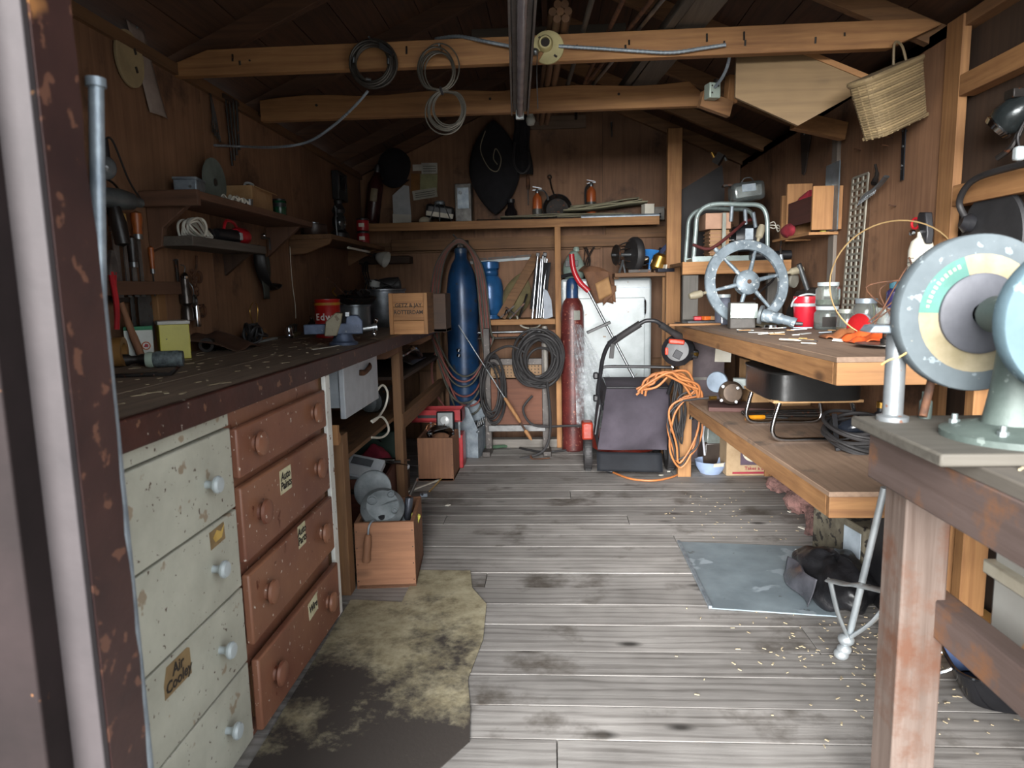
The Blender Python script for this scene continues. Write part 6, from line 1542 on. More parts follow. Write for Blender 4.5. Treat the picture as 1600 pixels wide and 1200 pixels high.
j1 = jar(1292, 498, RZ, 0.062, 0.105, WHITE, 'glass jar with dark label directly on the bench, another jar on it', plain('steel_bits', '#5c5f5c', '#3c3e3c', metal=0.4, scale=70))
MB().surf(lambda u, v: Vector((0.0625*math.sin(-0.7+1.3*u), -0.0625*math.cos(-0.7+1.3*u), 0.015+0.05*v)), 12, 2).build('label', INK, j1)
MB().surf(lambda u, v: Vector((0.063*math.sin(0.62+0.5*u), -0.063*math.cos(0.62+0.5*u), 0.015+0.05*v)), 8, 2).build('yellow_label', plain('yellow_label', '#b6b062', '#93a04a'), j1)
j2 = jar(1292, 498, RZ+0.119, 0.058, 0.105, WHITE, 'glass jar with white lid stacked on top of another jar', plain('moss_bits', '#55604a', '#3a4233', scale=50))
jar(1323, 507, RZ, 0.045, 0.10, plain('tin_lid', '#a9ada4', '#8c9087', metal=0.5, rough=0.4), 'small glass jar before the perforated strip', BRASS, 0.14)
jar(1352, 506, RZ, 0.052, 0.15, GALV, 'taller glass jar right of the perforated strip', plain('grey_bits', '#4f5450', '#383c39'))
o = thing('blue_bottle', 'small violet bottle with blue cap behind the jars', 'bottle', (RW-0.05, 3.02, RZ))
MB().lathe([(0.03, 0), (0.032, 0.01), (0.032, 0.19), (0.014, 0.21)], n=20).build('bottle', plain('violet_plastic', '#3a3560', '#2a2648', rough=0.25), o)
MB().lathe([(0.022, 0.205), (0.022, 0.235), (0, 0.237)], n=18).build('cap', plain('teal_cap', '#3d6f80', '#2f5866'), o)
o = thing('drinking_glass', 'ribbed clear drinking glass among the orange plastic', 'glass', rp(1385, 505, RZ, 0.16))
MB().lathe([(0, 0.004), (0.036, 0.0), (0.042, 0.13), (0.040, 0.13), (0.034, 0.008), (0, 0.008)], n=18).build('tumbler', glass('tumbler_glass', '#e6ecea', 0.06, 0.9), o)
o = thing('oil_tin', 'dark angular tin standing behind the red bucket', 'tin', (RW-0.075, 3.98, RZ), (0, 0, 0.3))
MB().prism([(-0.09, 0), (0.09, 0), (0.09, 0.16), (0.05, 0.21), (-0.03, 0.19), (-0.09, 0.08)], 0.09).build('case', plain('near_black_tin', '#24211f', '#171514', rough=0.5), o, bevel=0.004)
MB().cyl((0.02, 0, 0.18), (-0.05, 0.0, 0.34), 0.014, n=14).build('spout', STEEL, o)
o = thing('head_torch', 'dented grey lamp with yellow collar hung at the end of the machine shelf', 'lamp', pt(1235, 436, Y=4.05))
MB().lathe([(0.018, 0), (0.026, 0.02), (0.028, 0.06), (0.040, 0.07), (0.040, 0.085), (0, 0.085)], (-0.04, 0.03, 0), (0.5, -0.6, -0.1), 20).build('body', plain('dented_grey', '#8c8a80', '#6e6c63', metal=0.4, rough=0.4), o)
MB().lathe([(0.018, 0), (0.020, 0.03)], (-0.03, 0.03, 0.02), (-0.1, 0, 1), 16).build('collar', plain('yellow_collar', '#d0b030', '#b39425', rough=0.4), o)
MB().cyl((-0.033, 0.03, 0.045), (-0.05, 0.03, 0.14), 0.011, n=12).build('neck', GALV, o)
MB().tube([(-0.05, 0.03, 0.13), (-0.04, 0.06, 0.20), (-0.02, 0.12, 0.22)], 0.006, 8).build('hanger', IRON, o)
o = thing('black_pipe', 'black tube and cable lying at the right of the framed machine', 'pipe', (pt(1195, 400, Y=4.30).x, MSY+0.02, zM+0.03))
MB().cyl((-0.05, 0, 0), (0.20, -0.0, 0.005), 0.026, n=16).build('tube', BLACK, o)
MB().tube([(0.12, -0.04, 0.03), (0.13, -0.06, -0.05), (0.06, -0.12, -0.15), (-0.04, -0.20, -0.22), (-0.10, -0.30, -0.26)], 0.007, 8).build('cable', RUBBER, o)
# paper slips and bits on the bench
rng = random.Random(17)
cols = [PAPER, PAPER, plain('grey_slip', '#9a9a96', '#83837f'), HY, plain('pale_blue_slip', '#b3bfc9', '#9aa6b0'), CARD, IRON]
for k in range(46):
    x = rng.uniform(1150, 1345); y = rng.uniform(506, 538)
    q = pt(x, y, Z=RZ)
    if not (0.93 < q.x < 1.36 and q.y < 4.0): continue
    L_ = rng.uniform(.03, .10)
    o = MB().box((0, 0, 0), (L_, rng.uniform(.008, .02), 0.004), (rng.uniform(-.05, .05), rng.uniform(-.08, .08), 0)).build('plastic_offcut', rng.choice(cols), loc=(q.x, q.y, RZ+0.0045+0.003*(k % 4)))
    o.rotation_euler = (0, 0, rng.uniform(-.9, .9))
    tone = {'paper': 'white', 'grey_slip': 'grey', 'bone_yellow_handle': 'yellowish', 'pale_blue_slip': 'pale blue', 'cardboard': 'brown', 'dark_iron': 'dark'}[o.data.materials[0].name]
    tag(o, 'thin '+tone+' offcut strip scattered on the right bench by the orange plastic', 'offcut', tone+' offcuts scattered on the right bench')
o = thing('orange_tarp', 'crumpled bright orange plastic on the right bench', 'plastic', rp(1372, 520, RZ, 0.25))
MB().surf(lambda u, v: Vector((-0.10+0.24*u, -0.11+0.22*v, 0.005+0.05*math.sin(u*PI)*abs(math.sin(v*4+u*3))+0.012*math.sin(u*17)*math.cos(v*12))), 22, 18).build('film', plain('hot_orange', '#c8562a', '#a9431d', rough=0.45), o, solid=0.002)
p = rp(1342, 515, RZ, 0.2)
o = thing('red_lens', 'round red lamp lens standing before the orange plastic', 'lens', (p.x-0.02, p.y-0.05, RZ+0.052), (0, 0, -0.2))
MB().lathe([(0.050, 0), (0.052, 0.010), (0.045, 0.014), (0, 0.017)], (0, 0, 0), (-0.75, -0.7, 0.2), 28).build('lens', plain('red_lens', '#9e1f22', '#84181b', rough=0.2), o)
MB().lathe([(0.055, -0.012), (0.055, 0.0)], (0, 0, 0), (-0.75, -0.7, 0.2), 28).build('rim', plain('grey_rim', '#7a7f86', '#62666c'), o)
o = thing('brown_leaf_pad', 'rust brown sanding pad before the red lens', 'pad', rp(1308, 522, RZ, 0.3))
MB().surf(lambda u, v: Vector((-0.06+0.12*u, -0.04+0.08*v, 0.006+0.045*u*math.sin(v*PI)+0.006*math.sin(u*13))), 12, 10).build('pad', plain('rust_pad', '#7e4a26', '#63381b', rough=0.9), o, solid=0.006)
p = rp(1372, 543, RZ, 0.3)
o = thing('saw_disc', 'thin round steel saw disc lying at the near end of the bench', 'saw disc', (p.x+0.03, p.y, RZ))
MB().lathe([(0.105, 0.012), (0.105, 0.015), (0.012, 0.016), (0, 0.016)], n=40).build('disc', plain('blade_steel', '#6b6864', '#4c4a47', metal=0.8, rough=0.35), o)
MB().lathe([(0.022, 0.0), (0.022, 0.03), (0.016, 0.034), (0.016, 0.055), (0.008, 0.06), (0, 0.075)], n=18).build('arbor', IRON, o)
# wire hoop
o = thing('wire_hoop', 'tangle of brown wire hoops standing on the right bench', 'wire', (pt(1400, 500, Y=2.75).x, 2.78, RZ))
MB().ring((0.0, 0, 0.235), (0.25, 1, 0.1), 0.23, 0.003, 6, 48).build('brass_hoop', plain('pale_wire', '#b09468', '#8f7650', metal=0.6, rough=0.4), o)
rng = random.Random(23)
for k in range(7):
    MB().tube([(rng.uniform(-.1, .05), rng.uniform(-.03, .03), rng.uniform(.02, .1)), (rng.uniform(-.12, .1), rng.uniform(-.05, .05), rng.uniform(.15, .3)), (rng.uniform(0, .14), rng.uniform(-.05, .05), rng.uniform(.2, .36)), (rng.uniform(.05, .16), 0, rng.uniform(.1, .3))], 0.003, 6).build('bent_wire', RUST, o)
# perforated strip on the wall
o = thing('perforated_strip', 'tall pale perforated metal strip leaning on the right wall', 'metal strip', (RW-0.035, 3.50, RZ), (0, 0.035, 0))
PM = plain('pale_perforated', '#9b988c', '#7f7c71', metal=0.3, rough=0.5)
H_, W_ = 0.74, 0.165
n_ = 24
for k in range(4): MB().box((0, -W_/2+k*W_/3, H_/2), (0.006, 0.016, H_)).build('rib', PM, o)
for k in range(n_+1): MB().box((0, 0, H_*k/n_), (0.006, W_, 0.011)).build('rung', PM, o)
# wall boxes "3 1/2"
o = thing('wall_box', 'pale wooden pigeonhole box marked in ink on the right wall', 'box', (RW-0.006, 4.02, 1.50))
MB().box((-0.06, 0.30, 0.19), (0.10, 0.03, 0.16)).build('upper_slat', pine('z'), o, bevel=0.002)
MB().box((-0.06, 0.30, 0.06), (0.10, 0.03, 0.10)).build('lower_slat', pine('z'), o, bevel=0.002)
MB().box((-0.075, 0.10, 0.15), (0.14, 0.02, 0.32)).build('marked_board', pine('z'), o, bevel=0.002)
words('3½', 0.055, INK, o, (-0.075, 0.0885, 0.20), (PI/2, -0.9, 0), squash=1.0)
MB().box((-0.075, 0.02, 0.005), (0.15, 0.60, 0.014)).build('bottom_board', pine('y'), o)
MB().box((-0.14, -0.12, 0.13), (0.012, 0.36, 0.13)).build('dark_front', wood('dark_red_panel', '#4e241a', '#351811', 'y'), o)
MB().box((-0.075, -0.31, 0.13), (0.15, 0.02, 0.22)).build('end_board', pine('z'), o, bevel=0.002)
o = thing('red_rag', 'crimson rag stuffed in the top of the wall box', 'rag', (RW-0.08, 3.95, 1.685))
MB().surf(lambda u, v: Vector((0.055*math.sin(PI*u)*math.cos(v*2*PI)*(1+.2*math.sin(v*19)), 0.08*math.sin(PI*u)*math.sin(v*2*PI)*(1+.2*math.cos(v*13)), 0.06*math.cos(PI*u)*(1+.15*math.sin(v*25)))), 12, 24, False, True).build('cloth', plain('crimson_rag', '#8f1e2e', '#6d1622', rough=0.9), o)
o = thing('red_rag', 'second crimson rag bulging out below the dark front of the wall box', 'rag', (RW-0.155, 4.06, 1.545))
MB().surf(lambda u, v: Vector((0.03*math.sin(PI*u)*math.cos(v*2*PI)*(1+.2*math.sin(v*19)), 0.09*math.sin(PI*u)*math.sin(v*2*PI), 0.035*math.cos(PI*u)*(1+.15*math.sin(v*25)))), 12, 20, False, True).build('cloth', plain('crimson_rag', '#8f1e2e'), o)
o = thing('yellow_tube', 'short yellow tube standing in the wall box', 'tube', (RW-0.06, 3.80, 1.515))
MB().lathe([(0.018, 0), (0.018, 0.23), (0.014, 0.235), (0, 0.235)], n=16).build('tube', YEL, o)
o = thing('glass_sheet', 'blue grey sheet of glass standing against the right wall', 'glass sheet', (RW-0.05, 3.73, 1.515))
MB().box((0, 0, 0.17), (0.006, 0.17, 0.34)).build('pane', plain('slate_glass', '#5e686e', '#4a5257', rough=0.15), o)
# hanging things on the right wall
o = thing('pitchfork_head', 'curved steel claw tool hung on the right wall', 'claw tool', pt(1375, 300, X=RW-0.02))
MB().tube([(0, 0.06, 0.13), (0, 0.04, 0.08), (-0.02, 0.02, 0.04)], [0.006, 0.010, 0.014], 8).build('neck', IRON, o)
MB().tube([(-0.02, 0.14, -0.02), (-0.03, 0.05, 0.0), (-0.035, -0.05, 0.015), (-0.03, -0.12, 0.05)], 0.014, 8, flat=0.5).build('blade', STEEL, o)
for k in range(9): MB().cyl((-0.028, 0.13-0.02*k, -0.017+0.004*k), (-0.04, 0.13-0.02*k, -0.045+0.004*k), 0.003, n=6).build('tooth', STEEL, o)
o = thing('saw_blade_strip', 'dark blue steel blade hung below the wicker basket', 'blade', pt(1411, 240, X=RW-0.012))
MB().prism([(-0.016, -0.11), (0.010, -0.11), (0.016, 0.10), (-0.012, 0.10)], 0.004, (0, 0, 0), (0, 1, 0)).build('blade', plain('blue_steel', '#2c3138', '#1e2227', metal=0.6, rough=0.35), o)
for q in (-0.05, 0.03): MB().cyl((-0.002, 0, q), (-0.005, 0, q), 0.006, n=10).build('rivet', STEEL, o)
MB().cyl((-0.012, 0, 0.092), (0.012, 0, 0.092), 0.003, n=8).build('nail', IRON, o)
o = thing('wedge', 'dark pointed iron wedge hung on the right wall under the offcut', 'wedge', pt(1258, 232, X=RW-0.012))
MB().prism([(-0.09, 0.10), (0.08, 0.10), (0.03, -0.14), (0.0, -0.15), (-0.02, -0.13)], 0.008, (0, 0, 0), (0, 1, 0)).build('blade', plain('stained_iron', '#332720', '#241b16', rough=0.8), o)
MB().cyl((-0.012, 0, 0.08), (0.012, 0, 0.08), 0.004, n=8).build('nail', STEEL, o)
for k, (x, y) in enumerate(((1345, 235), (1388, 228), (1395, 215), (1400, 322), (1448, 58), (1175, 195+60))):
    q = pt(x, y, X=RW-0.003)
    tag(MB().cyl((0, 0, 0), (-0.035, -0.01, 0.005), 0.0028, n=6).build('wall_nail', RUST, loc=q), 'bare rusty nail sticking out of the right wall', 'nail', 'nails in the right wall')
# white extinguisher
p = pt(1437, 395, X=RW-0.075)
o = thing('fire_extinguisher', 'white fire extinguisher with black lever and red ring by the stud', 'fire extinguisher', (RW-0.07, p.y, pt(1437, 432, X=RW-0.07).z))
MB().lathe([(0.042, 0), (0.045, 0.006), (0.045, 0.10), (0.036, 0.135), (0.018, 0.15), (0.016, 0.17)], n=26).build('cylinder', plain('cream_white', '#cfcbbd', '#b9b5a7', rough=0.35), o)
m = MB()
for k in range(4): m.surf(lambda u, v, k=k: Vector((-0.0455*math.cos(-0.2+0.8*u), -0.0455*math.sin(-0.2+0.8*u), 0.02+0.016*k+0.004*v)), 8, 2)
m.build('print_line', plain('grey_label_print', '#77746a', '#605d54', bmp=0), o)
MB().prism([(-0.012, 0), (0.03, -0.05), (0.045, -0.06), (0.05, -0.02), (0.03, 0.06), (-0.02, 0.065), (-0.03, 0.04)], 0.028, (0, -0.01, 0.18), (0, -1, 0)).build('lever', BLACK, o, bevel=0.005)
MB().ring((-0.01, 0.035, 0.205), (1, 0.2, 0), 0.02, 0.005, 8, 20).build('pull_ring', RED, o)
MB().lathe([(0.012, 0), (0.012, 0.012), (0, 0.013)], (-0.02, 0.022, 0.17), (-1, 0, 0), 14).build('gauge', CHROME, o)
MB().lathe([(0.0455, -0.02), (0.047, 0.0), (0.0, -0.02)], n=24).build('wall_cup', BLACK, o)
# black disc with hose in the recess
p = pt(1538, 365, X=RW+0.06)
o = thing('black_disc', 'large black disc with a thick hose leaning in the stud recess', 'disc', (RW+0.016, 2.50, 1.385))
MB().lathe([(0.17, -0.01), (0.175, 0), (0.17, 0.01), (0, 0.012)], (0, 0, 0), (-1, 0, 0), 48).build('disc', plain('matt_black_disc', '#2b2b2d', '#1f1f21', rough=0.6), o)
MB().lathe([(0.03, 0), (0.035, 0.02), (0.02, 0.04)], (-0.01, 0.10, 0.06), (-1, 0.2, 0.3), 18).build('boss', BLACK, o)
MB().tube([(-0.03, 0.10, 0.075), (-0.05, 0.12, 0.14), (-0.06, 0.04, 0.20), (-0.06, -0.12, 0.215), (-0.06, -0.35, 0.21)], 0.011, 10).build('hose', RUBBER, o)
o = thing('motor_cycle_lamp', 'dark lamp housing with bright chrome rim in the upper stud recess', 'lamp', pt(1582, 180, X=RW))
MB().lathe([(0.03, -0.06), (0.05, -0.03), (0.055, 0.02), (0.045, 0.04)], (0, 0, 0), (-0.5, 0.5, -0.6), 22).build('housing', plain('dark_lamp_shell', '#2d3233', '#1f2324', rough=0.25, metal=0.4), o)
MB().lathe([(0.042, 0.035), (0.05, 0.045), (0.042, 0.06), (0.03, 0.055)], (0, 0, 0), (-0.5, 0.5, -0.6), 22).build('rim', CHROME, o)
MB().tube([(0.02, -0.02, -0.04), (0.0, -0.01, -0.10), (-0.02, 0.03, -0.13)], 0.010, 8).build('bracket', IRON, o)
MB().box((0.0, -0.02, 0.06), (0.06, 0.05, 0.03)).build('clamp', IRON, o, bevel=0.004)
o = thing('plug', 'white electric plug hanging on a black lead in the stud recess', 'plug', pt(1592, 240, X=RW))
MB().box((0, 0, 0), (0.03, 0.03, 0.045)).build('body', WHITE, o, bevel=0.008)
for s in (-1, 1): MB().box((0, s*0.006, -0.03), (0.004, 0.003, 0.02)).build('pin', CHROME, o)
MB().tube([(0, 0, 0.02), (0.0, 0.01, 0.06), (0.01, -0.02, 0.12)], 0.004, 6).build('lead', RUBBER, o)
# wicker basket
_W = V(0.80, 0.48, 0.36).normalized(); _D = V(0.5, -0.86, 0.0); _D = (_D-_W*_D.dot(_W)).normalized(); _U = _D.cross(_W)
bask_r = Matrix((_D, _W, _U)).transposed().to_euler()
bk = thing('wicker_basket', 'old wicker creel basket hung tilted on the right wall', 'basket', pt(1392, 155, Y=2.86), bask_r)
WK = wood('wicker', '#8d7a58', '#5f4f38', 'y', fine=1.5)
def bkf(u, v):
    a = v*2*PI; k = 0.85+0.15*u
    ca_, sa_ = math.cos(a), math.sin(a)
    sq = lambda c: math.copysign(abs(c)**0.55, c)
    return Vector((0.06*sq(ca_)*k, 0.17*sq(sa_)*k, 0.21*u-0.11))
MB().surf(bkf, 8, 48, False, True).build('liner', plain('basket_dark', '#4a3d2a', '#362c1e', rough=0.95), bk, solid=0.004)
for k in range(22):
    u = (k+0.5)/22
    pts = [bkf(u, j/48)*1.0 for j in range(48)]
    pts = [V(q.x*(1.025+0.02*((j+k) % 2)), q.y*(1.012+0.010*((j+k) % 2)), q.z) for j, q in enumerate(pts)]
    MB().tube(pts, 0.0048, 5, True, 1).build('weave_band', WK, bk)
for j in range(0, 48, 2):
    MB().tube([bkf(0, j/48)*1.02, bkf(0.5, j/48)*1.02, bkf(1, j/48)*1.02], 0.004, 5, k=2).build('stake', WK, bk)
pts = [bkf(1, j/48)*1.03 for j in range(48)]
MB().tube(pts, 0.010, 6, True, 1).build('rim', WK, bk)
MB().prism([(-0.048, -0.138), (0.048, -0.138), (0.048, 0.138), (-0.048, 0.138)], 0.012, (0, 0, -0.106), (1, 0, 0), (0, 1, 0)).build('bottom', WK, bk)
MB().prism([(-0.055, -0.16), (0.055, -0.16), (0.055, 0.16), (-0.055, 0.16)], 0.012, (0, 0, 0.108), (1, 0, 0), (0, 1, 0)).build('lid', WK, bk)
MB().tube([(0.0, 0.13, 0.11), (0.0, 0.12, 0.17), (0.0, 0.08, 0.19), (0.0, 0.05, 0.115)], 0.005, 6).build('handle', plain('leather_strap', '#7a6a50', '#5d503b'), bk)
# plywood sheet stored under the first tie beam, and the offcut below it
o = thing('plywood_offcut', 'large plywood sheet wedged below the tie beam at right', 'plywood', (0, 0, 0))
P_ = [pt(1150, 84, Y=3.05), pt(1252, 84, Y=3.05), pt(1366, 130, Y=3.05), pt(1246, 197, Y=3.05), pt(1148, 153, Y=3.05)]
MB().slab(P_, 0.016).build('sheet', wood('birch_ply', '#8b7250', '#69543a', 'x', fine=0.5, knots=0.5), o)
MB().bar(P_[1]+V(0, -0.012, 0.008), P_[2]+V(0, -0.012, 0.006), 0.006, 0.022).build('raw_edge', pine('x'), o)
o = thing('pine_offcut', 'short pine offcut sticking out under the plywood sheet', 'offcut', (0, 0, 0))
a, b = pt(1240, 188, X=1.20), pt(1320, 196, X=1.47)
b = V(1.47, a.y+0.06, a.z-0.05)
MB().bar(a, b, 0.045, 0.085).build('block', pine('x'), o, bevel=0.003)
# ------------------------------------------------------------------ mower, cords and floor things on the right
MY = 4.55
mo = thing('lawn_mower', 'push lawn mower with dark grass bag, its handle towards the door', 'lawn mower', (pt(985, 720, Y=MY).x, MY, 0))
ox = mo.location.x
def mp(x, y, Y): 
    q = pt(x, y, Y=Y); return V(q.x-ox, q.y-MY, q.z)
BAG = plain('grass_bag_cloth', '#423c45', '#332e36', rough=0.9, scale=5)
tl, tr, bl, br = mp(948, 606, 4.62), mp(1046, 606, 4.62), mp(934, 703, 4.50), mp(1042, 703, 4.50)
def bagf(u, v):
    a = tl.lerp(tr, u).lerp(bl.lerp(br, u), v)
    return a+V(0, -0.07*math.sin(u*PI)**0.6*math.sin(v*PI)**0.6+0.012*math.sin(u*7+v*9)+0.018*abs(u-v-0.05)**0.7*0.6, 0)
m = MB().surf(bagf, 18, 18)
bk_ = V(0, 0.42, 0.02)
m.surf(lambda u, v: tl.lerp(tr, u)+bk_*v+V(0, 0, 0.015*math.sin(v*PI)), 10, 6)
m.surf(lambda u, v: tl.lerp(bl, u)+V(-0.015*math.sin(u*PI), 0, 0)+bk_*v, 10, 6)
m.surf(lambda u, v: tr.lerp(br, u)+V(0.015*math.sin(u*PI), 0, 0)+bk_*v, 10, 6)
m.surf(lambda u, v: bl.lerp(br, u)+bk_*v, 10, 6)
m.build('grass_bag', BAG, mo)
MB().tube([tl, tr], 0.008, 8, k=1).build('bag_frame', BLACK, mo)
MB().surf(lambda u, v: mp(932, 706, 4.50).lerp(mp(1034, 708, 4.50), u)+V(0, -0.05*math.sin(v*1.3), -0.118*v), 12, 8).build('rear_flap', plain('flap_rubber', '#1a1d22', '#121419', rough=0.75, spec=0.25), mo, solid=0.006)
DK = plain('mower_red', '#963222', '#782719', rough=0.35)
MB().lathe([(0.20, 0), (0.24, 0.03), (0.24, 0.12), (0.18, 0.15), (0, 0.15)], (0.0, 0.40, 0.07), n=32).build('deck', DK, mo)
MB().lathe([(0.11, 0), (0.12, 0.02), (0.12, 0.12), (0.09, 0.15), (0, 0.16)], (0.0, 0.40, 0.22), n=28).build('engine', BLACK, mo)
lw = mp(918, 697, 4.66); rw = mp(1041, 712, 4.66)
for nm, c in (('wheel', V(lw.x, 0.10, 0.128)), ('wheel', V(rw.x+0.02, 0.10, 0.128)), ('wheel', V(lw.x+0.02, 0.60, 0.09)), ('wheel', V(rw.x, 0.60, 0.09))):
    R = c.z
    w = MB().lathe([(R*0.55, -0.026), (R*0.95, -0.026), (R, -0.015), (R, 0.015), (R*0.95, 0.026), (R*0.55, 0.026), (R*0.55, -0.026)], c, (1, 0, 0), 30).build(nm, RUBBER, mo)
    MB().lathe([(R*0.2, -0.020), (R*0.58, -0.014), (R*0.58, 0.014), (R*0.2, 0.020)], c, (1, 0, 0), 24).build('hub', plain('grey_hub', '#6d7274', '#53585a', rough=0.5), w)
    m = MB()
    for k in range(26):
        a = 2*PI*k/26
        m.box(c+V(0, math.cos(a)*(R+0.001), math.sin(a)*(R+0.001)), (0.036, 0.010, 0.006), (a-PI/2, 0, 0))
    t_ = m.build('tread_blocks', RUBBER, w); t_['kind'] = 'stuff'
MB().box(V(lw.x-0.005, 0.06, 0.29), (0.075, 0.12, 0.12)).build('wheel_cover', DK, mo, bevel=0.014)
MB().bar(V(lw.x+0.05, 0.06, 0.26), mp(937, 632, 4.58), 0.02, 0.008, (1, 0, 0)).build('height_lever', STEEL, mo)
HY_ = {605: 4.56}
hp = [mp(940, 640, 4.60), mp(934, 615, 4.55), mp(938, 585, 4.48), mp(942, 560, 4.42), mp(950, 540, 4.37), mp(963, 527, 4.33)]
MB().tube(hp, 0.014, 10).build('handle_tube', BLACK, mo)
MB().tube([mp(952, 538, 4.37), mp(975, 522, 4.32), mp(1000, 506, 4.28)], 0.017, 10, flat=1.3).build('grip_sleeve', RUBBER, mo)
MB().tube([mp(998, 507, 4.28), mp(1010, 501, 4.27), mp(1025, 502, 4.27), mp(1034, 508, 4.28)], 0.013, 10).build('handle_bend', BLACK, mo)
MB().tube([mp(1032, 507, 4.28), mp(1052, 520, 4.31), mp(1072, 533, 4.36), mp(1081, 546, 4.40), mp(1078, 560, 4.44)], [0.017, 0.020, 0.022, 0.020], 10, flat=1.2).build('control_sleeve', RUBBER, mo)
MB().tube([mp(1076, 558, 4.44), mp(1064, 575, 4.48), mp(1050, 598, 4.53), mp(1044, 615, 4.57)], 0.013, 10).build('handle_tube', BLACK, mo)
MB().tube([mp(940, 578, 4.47), mp(947, 573, 4.46), mp(1000, 573, 4.46), mp(1052, 574, 4.46)], 0.010, 8).build('cross_tube', BLACK, mo)
MB().lathe([(0.016, 0), (0.016, 0.012), (0.006, 0.016), (0, 0.016)], mp(1052, 574, 4.445), (0, -1, 0), 14).build('pivot_bolt', CHROME, mo)
MB().bar(mp(958, 533, 4.35), mp(955, 560, 4.35), 0.028, 0.012, (0, 1, 0)).build('bail_tab', RUBBER, mo, bevel=0.003)
c = mp(1062, 548, 4.36)
MB().lathe([(0.06, 0), (0.095, 0.02), (0.10, 0.06), (0.07, 0.09), (0, 0.095)], c+V(0.0, 0.05, -0.005), (-0.25, -1, 0.15), 26).build('switch_housing', BLACK, mo)
MB().bar(c+V(-0.075, -0.04, 0.065), c+V(0.02, -0.045, 0.055), 0.03, 0.028, (0, 1, 0)).build('red_lever', plain('signal_red', '#d2402a', '#b0321f', rough=0.35), mo, bevel=0.008)
MB().box(c+V(-0.085, -0.02, 0.0), (0.02, 0.02, 0.045)).build('red_button', plain('signal_red', '#d2402a'), mo, bevel=0.005)
MB().box(c+V(-0.02, -0.045, -0.02), (0.05, 0.012, 0.05), (0, 0.5, 0)).build('vent', plain('dark_grey_vent', '#3a3a3e', '#2a2a2d'), mo, bevel=0.004)
MB().box(c+V(0.09, 0.0, -0.02), (0.05, 0.05, 0.05), (0.2, 0.2, 0)).build('cable_clamp', BLACK, mo, bevel=0.008)
MB().cyl(c+V(0.09, -0.03, -0.02), c+V(0.10, -0.045, -0.02), 0.012, n=10).build('clamp_screw', BRASS, mo)
for yy in (587, 622): MB().box(mp(931, yy, 4.52), (0.035, 0.035, 0.045)).build('knob', BLACK, mo, bevel=0.01)
# orange extension cord hung on the mower handle
oc = thing('extension_cord', 'bundle of orange and black extension cord hung on the mower handle', 'extension cord', (0, 0, 0))
OC = plain('orange_cord', '#b0703f', '#965a30', rough=0.5)
rng = random.Random(19)
for k in range(9):
    j = lambda s=11: rng.uniform(-s, s)
    yy = 4.38-0.014*k
    MB().tube([pt(1003+j(), 612+j(), Y=yy), pt(1018+j(), 596+j(), Y=yy), pt(1042+j(), 584+j(3), Y=yy), pt(1070+j(), 592+j(), Y=yy), pt(1087+j(), 612+j(), Y=yy), pt(1090+j(), 640+j(), Y=yy+0.02)], 0.0075, 8).build('upper_loop', OC, oc)
for k in range(5):
    j = lambda s=8: rng.uniform(-s, s)
    yy = 4.36-0.012*k
    MB().tube([pt(1092+j(), 620+j(), Y=yy), pt(1094+j(), 660+j(), Y=yy), pt(1084+j(), 700+j(), Y=yy), pt(1064+j(), 722+j(9), Y=yy), pt(1052+j(), 700+j(), Y=yy), pt(1050+j(), 655+j(), Y=yy), pt(1062+j(), 628+j(), Y=yy), pt(1090+j(), 612+j(), Y=yy)], 0.0065, 8).build('long_loop', OC if k % 2 == 0 else RUBBER, oc)
for k in range(6):
    j = lambda s=4: rng.uniform(-s, s)
    yy = 4.42-0.012*k
    MB().tube([pt(1058+j(), 590+j(), Y=yy), pt(1054+j(), 640+j(), Y=yy), pt(1060+j(6), 685+j(9), Y=yy), pt(1068+j(), 640+j(), Y=yy), pt(1062+j(), 598+j(), Y=yy)], 0.006, 6).build('black_loop', RUBBER, oc)
MB().cyl(pt(1082, 645, Y=4.30), pt(1080, 655, Y=4.30), 0.014, n=12).build('plug', BLACK, oc)
MB().cyl(pt(1081, 648, Y=4.285), pt(1081, 651, Y=4.285), 0.006, n=8).build('brass_prong', BRASS, oc)
o = thing('cord_end', 'loose orange cord end curving on the boards before the mower', 'cord', (0, 0, 0))
MB().tube([pt(958, 738, Z=0.01), pt(985, 748, Z=0.01), pt(1020, 751, Z=0.01), pt(1048, 746, Z=0.01), pt(1062, 740, Z=0.01)], 0.007, 8).build('cord', OC, o)
MB().lathe([(0.010, 0), (0.014, 0.01), (0.014, 0.04), (0, 0.042)], pt(958, 737, Z=0.014), (-0.8, 0.3, 0.05), 12).build('plug', BLACK, o)
for k, (x, y) in enumerate(((990, 736), (1033, 743), (1045, 737), (1255, 826), (1262, 866), (1235, 800), (700, 790))):
    q = pt(x, y, Z=0.002)
    o = MB().box((0, 0, 0.003), (0.05 if k in (0, 3) else 0.025, 0.02, 0.004), (0, 0, k*0.7)).build('paper_scrap', PAPER, loc=q)
    tag(o, ('white paper scrap under the mower flap', 'tiny white scrap right of the mower flap', 'tiny white scrap beside the cord end', 'white scrap near the pink insulation', 'white scrap at the far edge of the metal sheet', 'small scrap beneath the lower shelf front', 'small white scrap on the open boards at left')[k], 'scrap')

